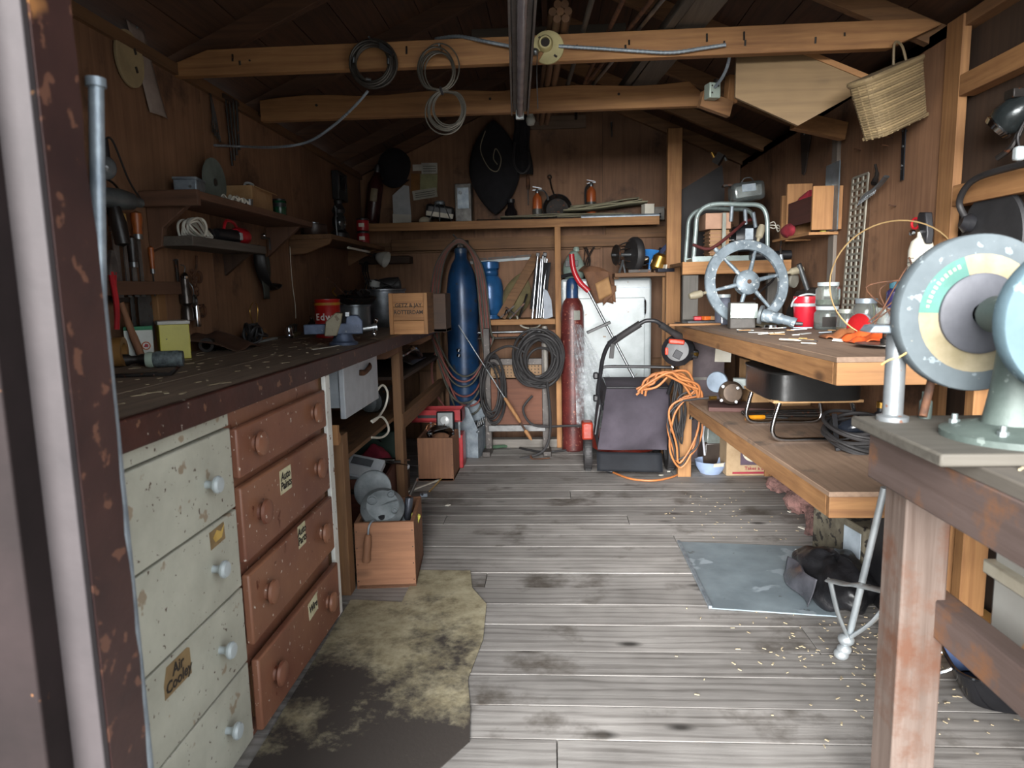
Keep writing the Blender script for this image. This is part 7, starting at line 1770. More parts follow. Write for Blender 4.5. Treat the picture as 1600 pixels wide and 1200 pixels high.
# --- things below the lower shelf
o = thing('blue_bowl', 'pale blue plastic bowl on the floor by the cardboard carton', 'bowl', pt(1110, 738, Z=0))
MB().lathe([(0, 0.004), (0.07, 0.0), (0.10, 0.045), (0.108, 0.085), (0.104, 0.085), (0.094, 0.045), (0.066, 0.008), (0, 0.008)], n=10).build('bowl', plain('powder_blue', '#9aaccb', '#8799b8', rough=0.4), o)
MB().box((0.03, -0.098, 0.075), (0.075, 0.004, 0.025), (0.25, 0, 0.3)).build('white_label', PAPER, o)
p = pt(1165, 742, Z=0)
o = thing('fruit_carton', 'old cardboard fruit carton with red and grey print under the shelf', 'carton', (1.30, 4.60, 0), (0, 0, 0.02))
MB().box((0, 0, 0.15), (0.34, 0.26, 0.30)).build('carton', plain('pale_card', '#b39b7c', '#9c8466', rough=0.9), o, bevel=0.008)
MB().box((0.04, -0.131, 0.17), (0.24, 0.002, 0.19)).build('printed_panel', plain('plum_print', '#5b4a5a', '#4a3c49', bmp=0), o)
MB().prism([(0.0, -0.09), (0.12, -0.09), (0.12, 0.06)], 0.001, (0.03, -0.1328, 0.165)).build('red_corner', plain('print_red', '#97283a', '#7e1f2f', bmp=0), o)
MB().cyl((0.0, -0.131, 0.165), (0.0, -0.134, 0.165), 0.068, n=32).build('white_roundel', plain('roundel_cream', '#cfc9b4', '#bdb7a2', bmp=0), o)
words('A\nPLACE', 0.040, INK, o, (0.0, -0.1352, 0.165), (PI/2, 0, 0))
words('Takes a Dim', 0.032, plain('print_red', '#97283a'), o, (0.03, -0.1318, 0.052), (PI/2, 0, 0))
MB().box((0.0, -0.1312, 0.022), (0.26, 0.001, 0.014)).build('red_print_line', plain('print_red', '#97283a'), o)
o = thing('clear_jug', 'large clear plastic jug with dark contents under the shelf', 'jug', (1.13, 4.74, 0))
MB().box((0, 0, 0.16), (0.22, 0.20, 0.32)).build('jug', plain('smoky_plastic', '#6f7673', '#565c59', rough=0.15, bmp=0), o, bevel=0.03)
MB().box((0, -0.003, 0.10), (0.222, 0.20, 0.19)).build('contents', plain('brown_liquid', '#3a2f28', '#2a221d', rough=0.3), o, bevel=0.02)
MB().tube([(-0.10, -0.10, 0.10), (-0.115, -0.105, 0.26), (-0.08, -0.10, 0.34), (0.0, -0.10, 0.35)], 0.007, 8).build('pale_tube', plain('white_hose', '#c9cbd2'), o)
o = thing('mauve_panel', 'dusky mauve board standing behind the orange cord', 'board', (1.05, 4.86, 0), (0, 0, 0))
MB().box((0, 0, 0.46), (0.30, 0.02, 0.92)).build('board', plain('mauve_paint', '#6f6468', '#5b5155', rough=0.7), o)
MB().box((0, -0.012, 0.60), (0.30, 0.01, 0.02)).build('ledge', plain('grey_ledge', '#8a8680', '#706c66'), o)
o = thing('white_envelope', 'white card hanging under the far end of the right bench', 'card', pt(1130, 552, Y=4.40))
MB().box((0, 0, 0), (0.10, 0.004, 0.11), (0, 0.05, 0)).build('card', PAPER, o)
MB().box((0.0, -0.004, 0.045), (0.03, 0.004, 0.02)).build('tape', TAPE, o)
o = thing('carton_flap', 'open brown cardboard carton at the back of the lower shelf', 'carton', (1.29, 4.04, SZ), (0, 0, 0.05))
MB().box((0.02, 0.06, 0.13), (0.34, 0.24, 0.26)).build('carton', CARD, o, bevel=0.004)
MB().slab([(-0.15, -0.07, 0.26), (-0.02, -0.07, 0.26), (-0.06, -0.16, 0.14), (-0.19, -0.16, 0.15)], 0.005).build('flap', plain('brown_flap', '#8a6a4a', '#75573a', rough=0.9), o)
o = thing('fern_bag', 'dark bag with green leaves in the open brown carton', 'bag', (1.24, 4.10, SZ+0.263))
MB().box((-0.03, 0, 0.05), (0.14, 0.12, 0.10)).build('bag', FABRIC, o, bevel=0.03)
GR_ = plain('leaf_green', '#31502c', '#223a1f', rough=0.7)
rng = random.Random(2)
for k in range(14): MB().prism([(0, 0), (0.02, 0.012), (0.05, 0), (0.02, -0.012)], 0.002, (0.06+rng.uniform(0, .08), rng.uniform(-.06, .05), 0.03+rng.uniform(0, .07)), (rng.uniform(-1, 1), rng.uniform(-1, 0.2), rng.uniform(-.3, .6)), (rng.uniform(-.4, .4), 0.3, 1)).build('leaf', GR_, o)
# --- things on the lower shelf
p = pt(1140, 640, Z=SZ)
o = thing('water_pump', 'small brass and grey pump on a dark board, on the lower shelf', 'pump', (p.x, p.y-0.02, SZ), (0, 0, -0.2))
MB().box((0.06, 0.06, 0.012), (0.36, 0.24, 0.024)).build('base_board', wood('maroon_board', '#4a2d28', '#331e1a', 'x'), o, bevel=0.003)
MB().lathe([(0.035, 0), (0.06, 0.01), (0.065, 0.03), (0.065, 0.07), (0.05, 0.09), (0, 0.095)], (-0.01, 0.05, 0.095), (0.2, -1, 0.1), 24).build('pump_body', plain('old_bronze', '#6b5a4c', '#4b3f36', metal=0.5, rough=0.5), o)
MB().lathe([(0.058, 0), (0.062, 0.008), (0.058, 0.016), (0, 0.018)], (-0.07, 0.10, 0.145), (-0.3, -1, 0.1), 24).build('pulley', plain('blue_grey_pulley', '#7b8896', '#65717e', metal=0.4, rough=0.4), o)
MB().box((0.05, 0.10, 0.14), (0.07, 0.06, 0.06)).build('pale_block', plain('zinc_white', '#a9b1b0', '#929a99'), o, bevel=0.006)
for k in range(4): MB().cyl((-0.01+0.055*math.cos(k*1.57+.7), -0.045, 0.10+0.055*math.sin(k*1.57+.7)), (-0.01+0.055*math.cos(k*1.57+.7), -0.06, 0.10+0.055*math.sin(k*1.57+.7)), 0.009, n=8).build('bolt', CHROME, o)
MB().cyl((-0.08, 0.0, 0.07), (-0.115, -0.02, 0.07), 0.012, n=10).build('brass_nipple', BRASS, o)
MB().tube([(-0.11, -0.01, 0.07), (-0.18, 0.0, 0.06), (-0.26, 0.02, 0.045)], 0.006, 8).build('lead', RUBBER, o)
o = thing('screwdriver', 'screwdriver with bright yellow handle lying on the lower shelf', 'screwdriver', pt(1180, 652, Z=SZ+0.014), (0, 0, 0.05))
MB().lathe([(0.010, 0), (0.013, 0.01), (0.012, 0.08), (0.014, 0.10), (0, 0.102)], (0.05, 0, 0), (-1, 0, 0), 14).build('grip', plain('amber_handle', '#d08c22', '#b07314', rough=0.3), o)
MB().cyl((0.05, 0, 0), (0.17, 0, -0.008), 0.004, n=8).build('shaft', STEEL, o)
# stool
sx0, sx1, sy0, sy1 = 0.955, 1.36, 3.03, 3.50
o = thing('vinyl_stool', 'low black vinyl padded stool with bent chrome legs on the lower shelf', 'stool', ((sx0+sx1)/2, (sy0+sy1)/2, SZ))
w_, d_ = sx1-sx0, sy1-sy0
VN = plain('black_vinyl', '#232323', '#161616', rough=0.28, scale=6)
zt_ = 0.19
def cush(u, v):
    a = v*2*PI
    sq = lambda c: math.copysign(abs(c)**0.35, c)
    k = 1.0 if u < 0.75 else 1.0-0.9*((u-0.75)/0.25)**2*1.1
    zz = zt_+0.12*min(1, u/0.72) if u < 0.75 else zt_+0.12+0.016*math.sin((u-0.75)/0.25*PI/2)
    return Vector((w_/2*sq(math.cos(a))*max(k, 0.001)*1.0, (d_/2+0.02)*sq(math.sin(a))*max(k, 0.001), zz))
MB().surf(cush, 16, 48, False, True).build('cushion', VN, o)
MB().tube([cush(0.72, j/48)*1.0 for j in range(48)], 0.006, 6, True, 1).build('piping', VN, o)
MB().prism([(-w_/2+0.01, -d_/2), (w_/2-0.01, -d_/2), (w_/2-0.01, d_/2), (-w_/2+0.01, d_/2)], 0.012, (0, 0, zt_-0.004), (1, 0, 0), (0, 1, 0)).build('seat_board', CARD, o)
for yy in (-d_/2+0.03, d_/2-0.03):
    MB().tube([(-w_/2+0.05, yy, zt_), (-w_/2+0.025, yy, 0.10), (-w_/2+0.02, yy, 0.04), (-w_/2+0.06, yy, 0.011), (0, yy, 0.011), (w_/2-0.06, yy, 0.011), (w_/2-0.02, yy, 0.04), (w_/2-0.025, yy, 0.10), (w_/2-0.05, yy, zt_)], 0.010, 10).build('leg_hoop', CHROME, o)
p = pt(1345, 700, Z=SZ)
o = thing('lead_lamp', 'coiled black lead with a hand lamp on the lower shelf', 'cable coil', (p.x-0.02, p.y, SZ))
rng = random.Random(29)
for k in range(9):
    MB().ring((rng.uniform(-.015, .015), rng.uniform(-.015, .015), 0.02+0.011*k), (rng.uniform(-.25, .25), rng.uniform(-.35, .0), 1), rng.uniform(.10, .135), 0.008, 8, 36).build('loop', RUBBER, o)
MB().lathe([(0.02, -0.08), (0.035, -0.06), (0.042, 0.0), (0.03, 0.05), (0, 0.055)], (0.0, -0.02, 0.10), (1, -0.3, 0.3), 20).build('lamp_head', plain('glossy_blue_black', '#20242c', '#161a20', rough=0.12), o)
for k in range(3): MB().box((0.0+0.014*k, -0.055, 0.118), (0.005, 0.012, 0.03), (0, 0.3, 0)).build('vent', INK, o)
MB().bar((-0.11, -0.06, 0.01), (0.06, -0.09, 0.05), 0.022, 0.012).bar((-0.10, -0.05, 0.02), (-0.08, 0.04, 0.14), 0.02, 0.01).build('hook_frame', BLACK, o)
o = thing('spray_can', 'small dark bottle standing behind the coiled lead', 'bottle', (1.40, 2.98, SZ))
MB().lathe([(0.03, 0), (0.032, 0.005), (0.032, 0.13), (0.014, 0.15), (0.014, 0.165)], n=20).build('bottle', BLACK, o)
MB().lathe([(0.018, 0.165), (0.018, 0.19), (0, 0.192)], n=16).build('cap', BRASS, o)
o = thing('iron_rods', 'dark rods lying behind the stool on the lower shelf', 'rods', (1.22, 3.64, SZ+0.012))
for k in range(4): MB().cyl((-0.2, 0.03*k, 0.0), (0.22, 0.025*k-0.02, 0.012*(k % 2)), 0.010, n=10).build('rod', IRON, o)

# --- metal sheet, insulation, bin bag, rubbish on the floor
ms_ = MB().slab([(0.607, 3.27, 0.004), (0.602, 2.565, 0.004), (1.06, 2.50, 0.006), (1.28, 3.20, 0.004)], 0.005)
ms_ = ms_.build('metal_sheet', plain('blue_grey_sheet', '#8d9aa1', '#737f86', rough=0.42, metal=0.3, scale=4, speck=[('#9fabb3', 0.18, 3), ('#5f6668', 0.05, 7)]))
tag(ms_, 'flat blue grey metal sheet lying on the floorboards', 'metal sheet')
MB().bar((0.607, 3.27, 0.008), (0.602, 2.565, 0.008), 0.012, 0.012).build('folded_edge', GALV, ms_)
def lump(x, y, z, rx, ry, rz, seed, amp=1.0):
    rng = random.Random(seed); ph = [rng.uniform(0, 6) for _ in range(6)]
    def f(u, v):
        a, b = PI*u, 2*PI*v
        k = 1+amp*(0.18*math.sin(3*b+ph[0]+2*a)+0.14*math.sin(5*b+ph[1]-3*a)+0.10*math.sin(9*a+ph[2])*math.sin(7*b+ph[3]))
        return Vector((x+rx*math.sin(a)*math.cos(b)*k, y+ry*math.sin(a)*math.sin(b)*k, max(0.003, z+rz*math.cos(a)*k)))
    return f
PK = plain('pink_fibre', '#8f6a64', '#5e4743', rough=1.0, scale=26, bmp=0.9)
for k, (x, y, rx, ry, rz, lb) in enumerate(((1220, 770, .075, .09, .05, 'small brown pink insulation tuft near the fruit carton'), (1262, 805, .10, .12, .09, 'large pink insulation clump under the lower shelf edge'), (1283, 842, .07, .10, .07, 'pink insulation clump closest to the black bin bag'))):
    q = pt(x, y, Z=0)
    o = thing('insulation_clump', lb, 'insulation', (q.x+0.02, q.y+0.05, 0))
    MB().surf(lump(0, 0, rz*0.75, rx, ry, rz, 50+k), 20, 30, False, True).build('fibre', PK, o)
    for j in range(3): MB().surf(lump((-1)**j*rx*0.6, (j-1)*ry*0.7, rz*0.4, rx*0.5, ry*0.5, rz*0.5, 60+k*3+j), 12, 18, False, True).build('tuft', PK, o)
o = thing('pink_rag', 'salmon pink crumpled leaf of insulation at the edge of the metal sheet', 'insulation', pt(1305, 880, Z=0))
MB().surf(lambda u, v: Vector((-0.08+0.16*u, -0.07+0.14*v, 0.008+0.035*math.sin(u*PI)*abs(math.sin(v*5))+0.01*math.sin(u*15))), 14, 14).build('sheet', plain('salmon_fibre', '#a8695a', '#8c5347', rough=0.95), o, solid=0.003)
o = thing('tape_reel', 'small black reel with pale edge among the insulation', 'reel', pt(1277, 838, Z=0), (0, 0, 0.4))
MB().box((0, 0, 0.02), (0.055, 0.05, 0.04)).build('core', BLACK, o, bevel=0.006)
MB().ring((0.0, -0.02, 0.022), (0, 1, 0.2), 0.026, 0.003, 6, 20).build('pale_edge', plain('mint_edge', '#a9b8ae', '#8f9e94'), o)
o = thing('white_bone', 'white bone shaped plastic fitting on the boards', 'fitting', pt(1257, 866, Z=0.008))
MB().tube([(-0.03, 0.03, 0.004), (-0.01, 0.01, 0.008), (0.02, -0.02, 0.008), (0.035, -0.035, 0.006)], [0.010, 0.007, 0.008, 0.012], 8).build('fitting', WHITE, o)
o = thing('bin_bag', 'black plastic bin bag slumped under the lower shelf end', 'bag', (1.12, 2.70, 0))
MB().surf(lump(0, 0, 0.07, 0.13, 0.24, 0.10, 77, 0.45), 48, 72, False, True).build('bag', plain('black_film', '#1e1e21', '#151517', rough=0.38, scale=6, bmp=0.4), o)
MB().surf(lambda u, v: Vector((-0.155+0.03*v*v+0.012*math.sin(u*7+v*3), -0.15+0.30*u, 0.02+0.11*v*(1-0.25*u))), 30, 16).build('loose_film', plain('grey_film', '#4a4a50', '#35353a', rough=0.2), o, solid=0.002)
o = thing('dented_carton', 'stained grey carton with torn print behind the bin bag', 'carton', (1.34, 3.0, 0), (0, 0, 0.15))
MB().box((0, 0, 0.12), (0.20, 0.40, 0.24)).build('carton', plain('stained_card', '#77705f', '#4f493d', rough=0.9, speck=('#2c2824', 0.3, 10)), o, bevel=0.01)
MB().box((-0.101, -0.12, 0.16), (0.004, 0.12, 0.11)).build('pale_label', plain('pale_blue_slip', '#b3bfc9'), o)
o = thing('black_crate', 'dark crate standing behind the stained carton', 'crate', (1.40, 2.58, 0), (0, 0, 0))
for k in range(3): MB().box((-0.05, -0.10, 0.06+0.12*k), (0.20, 0.014, 0.09)).build('slat', BLACK, o)
MB().box((0.06, 0, 0.18), (0.014, 0.20, 0.36)).build('side', BLACK, o); MB().box((-0.15, 0, 0.18), (0.014, 0.20, 0.36)).build('side', BLACK, o)
# shavings and debris on the floor
m = MB(); rng = random.Random(88)
for k in range(300):
    if k < 240: x, y = rng.gauss(1.05, 0.22), rng.gauss(2.25, 0.25)
    elif k < 320: x, y = rng.gauss(0.98, 0.15), rng.gauss(3.6, 0.35)
    else: x, y = rng.uniform(-0.4, 1.2), rng.uniform(1.5, 5.0)
    if x > 1.5 or y < 1.0: continue
    m.box((x, y, 0.003), (rng.uniform(.003, .016), rng.uniform(.002, .005), 0.002), (0, 0, rng.uniform(0, 3.1)))
tag(m.build('floor_shavings', plain('straw_shavings', '#b3a487', '#8f8168', rough=0.9)), 'straw coloured shavings and crumbs strewn over the floorboards', 'shavings', kind='stuff')
# --- plant stand with ball feet
SV = plain('silver_paint', '#b9bfc2', '#9aa1a5', rough=0.35, metal=0.6)
p0 = pt(1318, 1030, Z=0.0)
o = thing('iron_stand', 'silver painted iron stand with a stack of ball finials', 'stand', (p0.x, p0.y, 0))
v0 = Vector((p0.x, p0.y, 0))
top = pt(1382, 762, Y=2.12)-v0
j0 = pt(1326, 998, Y=p0.y)-v0
for k, (x, y, r) in enumerate(((1314, 1030, .024), (1319, 1014, .023), (1322, 999, .026))):
    c = pt(x, y, Y=p0.y)-v0
    MB().ball((c.x, c.y, max(c.z, r*0.8)), (r, r, r*0.8), 18, 12).build('ball', SV, o)
MB().tube([j0, j0.lerp(top, 0.5), top], 0.011, 12, k=2).build('rod', SV, o)
s1, s2, s3 = pt(1297, 907, Y=2.16)-v0, pt(1345, 915, Y=2.02)-v0, pt(1398, 928, Y=2.10)-v0
MB().tube([s1, s1.lerp(s2, 0.5)+V(0, -0.01, 0), s2, s3], 0.02, 8, flat=0.3).build('strap_ring', SV, o)
MB().tube([s1, s1.lerp(j0, 0.5)+V(-0.008, -0.01, -0.01), j0], 0.02, 8, flat=0.3).build('strap_arm', SV, o)
MB().tube([s3, s3.lerp(j0, 0.5)+V(0.01, 0, -0.01), j0], 0.02, 8, flat=0.3).build('strap_arm', SV, o)
# --- roasting pan and carton at the right edge
o = thing('low_carton', 'tan cardboard carton behind the enamel roasting pan', 'carton', (1.33, 2.30, 0), (0, 0, 0.0))
MB().box((0, 0, 0.055), (0.34, 0.12, 0.11)).build('carton', plain('warm_card', '#b08448', '#966d38', rough=0.9), o, bevel=0.004)
MB().box((0, -0.061, 0.10), (0.34, 0.003, 0.012)).build('edge_tape', TAPE, o)
o = thing('roasting_pan', 'black enamel roasting pan with blue lining on the floor', 'roasting pan', (1.40, 2.01, 0), (0, 0, -0.25))
def rpan(sx, sy, h0, h1, u, v, fl=0.8):
    a = 2*PI*v; sq = lambda c: math.copysign(abs(c)**0.45, c)
    k = fl+(1-fl)*u
    return Vector((sx*sq(math.cos(a))*k, sy*sq(math.sin(a))*k, h0+(h1-h0)*u))
EN = plain('black_enamel', '#141416', '#1d1d20', rough=0.12, bmp=0)
m = MB().surf(lambda u, v: rpan(0.20, 0.14, 0.002, 0.10, u, v), 6, 40, False, True)
m.prism([(rpan(0.20, 0.14, 0, 0, 0, j/40).x, rpan(0.20, 0.14, 0, 0, 0, j/40).y) for j in range(40)], 0.003, (0, 0, 0.004), (1, 0, 0), (0, 1, 0))
m.build('pan', EN, o)
MB().surf(lambda u, v: rpan(0.194, 0.134, 0.008, 0.098, u, v), 6, 40, False, True).build('lining', plain('blue_enamel', '#7f97c8', '#6a82b4', rough=0.15, bmp=0), o)
MB().tube([rpan(0.202, 0.142, 0, 0.10, 1, j/40) for j in range(40)], 0.006, 6, True, 1).build('rim', EN, o)
for s in (-1, 1): MB().tube([(s*0.20, -0.05, 0.085), (s*0.235, -0.045, 0.06), (s*0.24, 0.0, 0.05), (s*0.235, 0.045, 0.06), (s*0.20, 0.05, 0.085)], 0.005, 8).build('handle', CHROME if s < 0 else EN, o)
rng = random.Random(12)
for k in range(8):
    a = rng.uniform(0, 6.28); r_ = rng.uniform(0.0, 0.10)
    MB().box((r_*math.cos(a)*1.2, r_*math.sin(a)*0.8, 0.03+0.008*k), (rng.uniform(.05, .12), rng.uniform(.03, .06), 0.03), (rng.uniform(-.4, .4), rng.uniform(-.4, .4), rng.uniform(0, 3))).build('black_part', BLACK if k < 6 else GALV, o, bevel=0.006)

# ------------------------------------------------------------------ grinder stand in the foreground
TZ = 0.945
gs = thing('grinder_stand', 'heavy weathered timber grinder stand in the right foreground', 'stand', (0, 0, 0))
GWD = wood('stained_post', '#6e6058', '#45352c', 'z', dirt=('#553727', 0.35, 5))
GWB = wood('stained_beam', '#655550', '#46352d', 'y', dirt=('#6f4a2f', 0.25, 6))
MB().box((0.770, 1.455, (TZ-0.03)/2), (0.092, 0.092, TZ-0.03)).build('leg', GWD, gs, bevel=0.004)
MB().box((1.27, 1.455, (TZ-0.03)/2), (0.092, 0.092, TZ-0.03)).build('leg', GWD, gs, bevel=0.004)
MB().box((0.77, 0.85, (TZ-0.03)/2), (0.092, 0.08, TZ-0.03)).build('leg', GWD, gs, bevel=0.004)
MB().box((1.27, 0.85, (TZ-0.03)/2), (0.092, 0.08, TZ-0.03)).build('leg', GWD, gs, bevel=0.004)
MB().box((0.712, 1.17, TZ-0.075), (0.03, 0.72, 0.10)).build('side_apron', GWB, gs, bevel=0.004)
MB().box((0.82, 1.17, 0.545), (0.05, 0.60, 0.085)).build('side_rail', GWB, gs, bevel=0.004)
for k in range(4):
    MB().box((0.77+0.15*k+0.0, 1.17, TZ-0.012), (0.146, 0.74, 0.026)).build('top_board', wood('grey_top_board', '#665f57', '#454038', 'y', dirt=('#7d4a2c', 0.12, 8)), gs, bevel=0.003)
gb = thing('bench_grinder', 'old grey double ended bench grinder with a large stone wheel', 'grinder', (0.80, 1.25, TZ+0.001))
GZ = 1.185-TZ
MB().box((0.02, 0.05, 0.012), (0.38, 0.34, 0.022)).build('base_board', wood('oiled_board', '#5c5850', '#403b34', 'x'), gb, bevel=0.004)
CG = plain('grey_green_casting', '#56615c', '#454f4b', rough=0.55, metal=0.2, scale=12, speck=('#6f7974', 0.1, 18))
MB().lathe([(0.115, 0.023), (0.115, 0.034), (0.09, 0.042), (0.06, 0.05)], (0.02, 0.0, 0), n=32).build('base_flange', CG, gb)
MB().surf(lambda u, v: Vector((0.02+(0.055-0.02*math.sin(u*PI*0.6))*math.cos(v*2*PI), (0.045-0.012*math.sin(u*PI*0.6))*math.sin(v*2*PI), 0.04+(GZ-0.045)*u)), 12, 24, False, True).build('pedestal', CG, gb)
MB().lathe([(0.030, -0.07), (0.034, -0.06), (0.034, 0.06), (0.030, 0.07)], (0.01, 0, GZ), (0, 1, 0), 24).build('bearing_housing', CG, gb)
MB().cyl((0.01, -0.19, GZ), (0.01, 0.17, GZ), 0.011, n=16).build('spindle', STEEL, gb)
ST = plain('pale_grindstone', '#565e62', '#474f53', rough=0.85, scale=9, speck=[('#747e82', 0.12, 20), ('#7f7c72', 0.05, 30)])
wa = MB().lathe([(0.012, -0.018), (0.147, -0.018), (0.149, -0.015), (0.149, 0.015), (0.147, 0.018), (0.012, 0.018)], (0.01, 0.125, GZ), (0, 1, 0), 72).build('stone_wheel', ST, gb)
yl = 0.125-0.0186
def arcband(r0, r1, a0, a1, mat, nm, y_):
    MB().surf(lambda u, v: Vector((0.01+(r0+(r1-r0)*v)*math.cos(a0+(a1-a0)*u), y_, GZ+(r0+(r1-r0)*v)*math.sin(a0+(a1-a0)*u))), 40, 3).build(nm, mat, wa)
CRM = plain('cream_label', '#8a8069', '#776d54', rough=0.8, scale=20, speck=('#86785c', 0.15, 14))
arcband(0.07, 0.112, 0, 2*PI, CRM, 'paper_label', yl)
TEAL = plain('teal_label', '#4a746b', '#3d625a', rough=0.8, scale=16, speck=('#7d8a7c', 0.12, 18))
arcband(0.07, 0.1125, PI*0.60, PI*0.99, TEAL, 'teal_band', yl-0.0004)
arcband(0.09, 0.1125, PI*0.16, PI*0.28, TEAL, 'teal_band', yl-0.0004)
LT = plain('pale_lettering', '#96997f', '#85886f', bmp=0)
for k in range(11):
    a = PI*0.95-k*0.095
    MB().box((0.01+0.098*math.cos(a), yl-0.0012, GZ+0.098*math.sin(a)), (0.0052, 0.0006, 0.008 if k % 3 else 0.006), (0, -(a-PI/2), 0)).build('worn_letter', LT, wa)
MB().lathe([(0.076, 0), (0.076, 0.008), (0.070, 0.012), (0.02, 0.012), (0.02, 0)], (0.01, 0.107, GZ), (0, -1, 0), 40).build('flange', plain('grey_flange', '#55565c', '#46474d', rough=0.6, metal=0.1), gb)
wb_ = MB().lathe([(0.012, -0.016), (0.118, -0.016), (0.12, -0.012), (0.12, 0.012), (0.118, 0.016), (0.012, 0.016)], (0.01, -0.14, GZ), (0, 1, 0), 64).build('stone_wheel', plain('blue_grindstone', '#4e626b', '#415359', rough=0.8, scale=9, speck=('#6d8088', 0.15, 16)), gb)
MB().lathe([(0.045, 0), (0.045, 0.008), (0.012, 0.012), (0.012, 0.03), (0, 0.03)], (0.01, -0.156, GZ), (0, -1, 0), 30).build('flange', plain('grey_flange', '#6f7078'), gb)
for x, y in ((-0.055, 0.05), (0.095, 0.05), (-0.04, -0.065), (0.08, -0.065)):
    MB().lathe([(0.009, 0), (0.009, 0.012), (0.005, 0.012), (0.005, 0.022), (0, 0.022)], (x, y, 0.036), n=6).build('bolt', plain('pale_bolt', '#7f8888', '#6a7373', metal=0.5, rough=0.4), gb)
rx, ry = pt(1395, 640, Z=TZ+0.024).x-0.80, pt(1395, 640, Z=TZ+0.024).y-1.25
rx, ry = (0.80+rx)*1.42/(1.25+ry)-0.80, 0.17
MB().lathe([(0.030, 0.022), (0.030, 0.032), (0.019, 0.036), (0.019, GZ-0.045), (0.016, GZ-0.036)], (rx, ry, 0), n=24).build('rest_post', plain('pitted_zinc', '#7f8385', '#686c6f', rough=0.4, metal=0.5, speck=('#7c5a4a', 0.08, 24)), gb)
MB().prism([(-0.055, -0.008), (-0.045, 0.006), (0.07, 0.006), (0.075, -0.006), (0.03, -0.012)], 0.05, (rx-0.01, ry, GZ-0.028)).build('rest_plate', GALV, gb, bevel=0.003)
MB().lathe([(0.012, 0), (0.012, 0.035), (0.008, 0.04), (0.008, 0.055)], (rx+0.075, ry+0.02, 0.023), n=12).build('clamp_stud', CG, gb)
MB().cyl((rx+0.06, ry+0.0, 0.03), (rx+0.095, ry+0.03, 0.14), 0.008, n=10).build('brace_rod', RUST, gb)
tag(MB().tube([pt(1425, 525, Y=1.36), pt(1422, 545, Y=1.36), pt(1405, 558, Y=1.36), pt(1390, 562, Y=1.365), pt(1377, 570, Y=1.37)], 0.0016, 5).build('loose_string', HY), 'loose pale string hanging from the grinder tool rest', 'string')
m = MB(); rng = random.Random(33)
for k in range(50): m.box((rng.uniform(0.72, 1.1), rng.uniform(0.95, 1.45), TZ+0.0025), (rng.uniform(.01, .04), 0.003, 0.003), (0, 0, rng.uniform(0, 3)))
tag(m.build('stand_shavings', plain('straw_shavings', '#b3a487')), 'wood shavings lying on the grinder stand top', 'shavings', kind='stuff')
# white rusty appliance below the stand
RSM = plain('rusty_white_enamel', '#a5a39d', '#92908a', rough=0.35, scale=3, speck=[('#9a5429', 0.16, 2.6), ('#b98b62', 0.10, 5)])
o = thing('old_washer', 'white enamel appliance with rust stains below the grinder stand', 'appliance', (1.06, 1.17, 0))
MB().box((0, 0, 0.71), (0.30, 0.50, 0.40)).build('cabinet', RSM, o, bevel=0.012)
MB().box((-0.155, 0, 0.66), (0.03, 0.50, 0.03)).build('ledge', plain('dirty_trim', '#b8b2a2', '#978f7c', metal=0.2, rough=0.4), o, bevel=0.004)

# ------------------------------------------------------------------ overhead things
def up(x, y, z): return pt(x, y, Z=z)
fx_ = thing('strip_light', 'long grey fluorescent fitting hanging under the tie beams', 'strip light', (0, 0, 0))
a, b = up(817, -60, 2.12), pt(812, 168, Y=3.55)
b.z = 2.11; a.z = 2.11
d = (b-a).normalized(); s_ = d.cross(V(0, 0, 1)).normalized()
MB().bar(a+V(0, 0, 0.025), b+V(0, 0, 0.025), 0.07, 0.035).build('housing', plain('fitting_grey', '#75716e', '#5f5b58', rough=0.4, metal=0.3), fx_, bevel=0.004)
MB().cyl(a+V(0, 0, -0.014)+s_*0.0, b+V(0, 0, -0.014), 0.016, n=16).build('tube', plain('unlit_tube', '#8b868a', '#7a757a', rough=0.2, bmp=0), fx_)
for s in (-1, 1): MB().bar(a+s_*s*0.040+V(0, 0, 0.012), b+s_*s*0.040+V(0, 0, 0.012), 0.008, 0.045).build('side_lip', plain('fitting_grey', '#75716e'), fx_)
for e in (0.0, 0.97): MB().box(a.lerp(b, e)+d*0.02+V(0, 0, -0.01), (0.04, 0.03, 0.05)).build('tube_holder', WHITE, fx_, bevel=0.004)
for e in (0.55, 0.98): MB().cyl(a.lerp(b, e)+V(0, 0, 0.04), a.lerp(b, e)+V(0, 0, 0.10), 0.005, n=8).build('hanger', STEEL, fx_)
p = pt(856, 73, Y=2.895)
o = thing('lamp_holder', 'round cream ceiling lamp holder on the first tie beam', 'lamp holder', (p.x, 2.905, p.z))
m = MB(); ang_ = [(0.064*math.cos(t), 0.064*math.sin(t)) for t in [(-2.2+i_*(5.6/30)) for i_ in range(31)]]
m.prism(ang_+[(-0.01, -0.01)], 0.012, (0, 0, 0)).build('plate', plain('cream_bakelite', '#b8ae7c', '#a0966a', rough=0.4), o, bevel=0.002)
MB().lathe([(0.030, 0), (0.030, 0.02), (0.024, 0.03), (0.018, 0.03), (0.018, 0.012), (0, 0.012)], (-0.01, -0.006, 0.01), (0, -1, 0), 24).build('socket', plain('cream_bakelite', '#b8ae7c'), o)
MB().lathe([(0.017, 0), (0.017, 0.006), (0, 0.006)], (-0.01, -0.020, 0.01), (0, -1, 0), 18).build('socket_bore', INK, o)
for x, z in ((-0.03, 0.035), (0.03, -0.035)): MB().box((x, -0.007, z), (0.014, 0.003, 0.008), (0, 0.6, 0)).build('slot', INK, o)
MB().tube([(-0.04, -0.02, -0.02), (-0.045, -0.03, -0.10), (-0.043, -0.03, -0.24)], 0.002, 5).build('pull_chain', STEEL, o)
MB().ball((-0.05, -0.02, -0.02), 0.014, 10, 8).build('switch', STEEL, o)
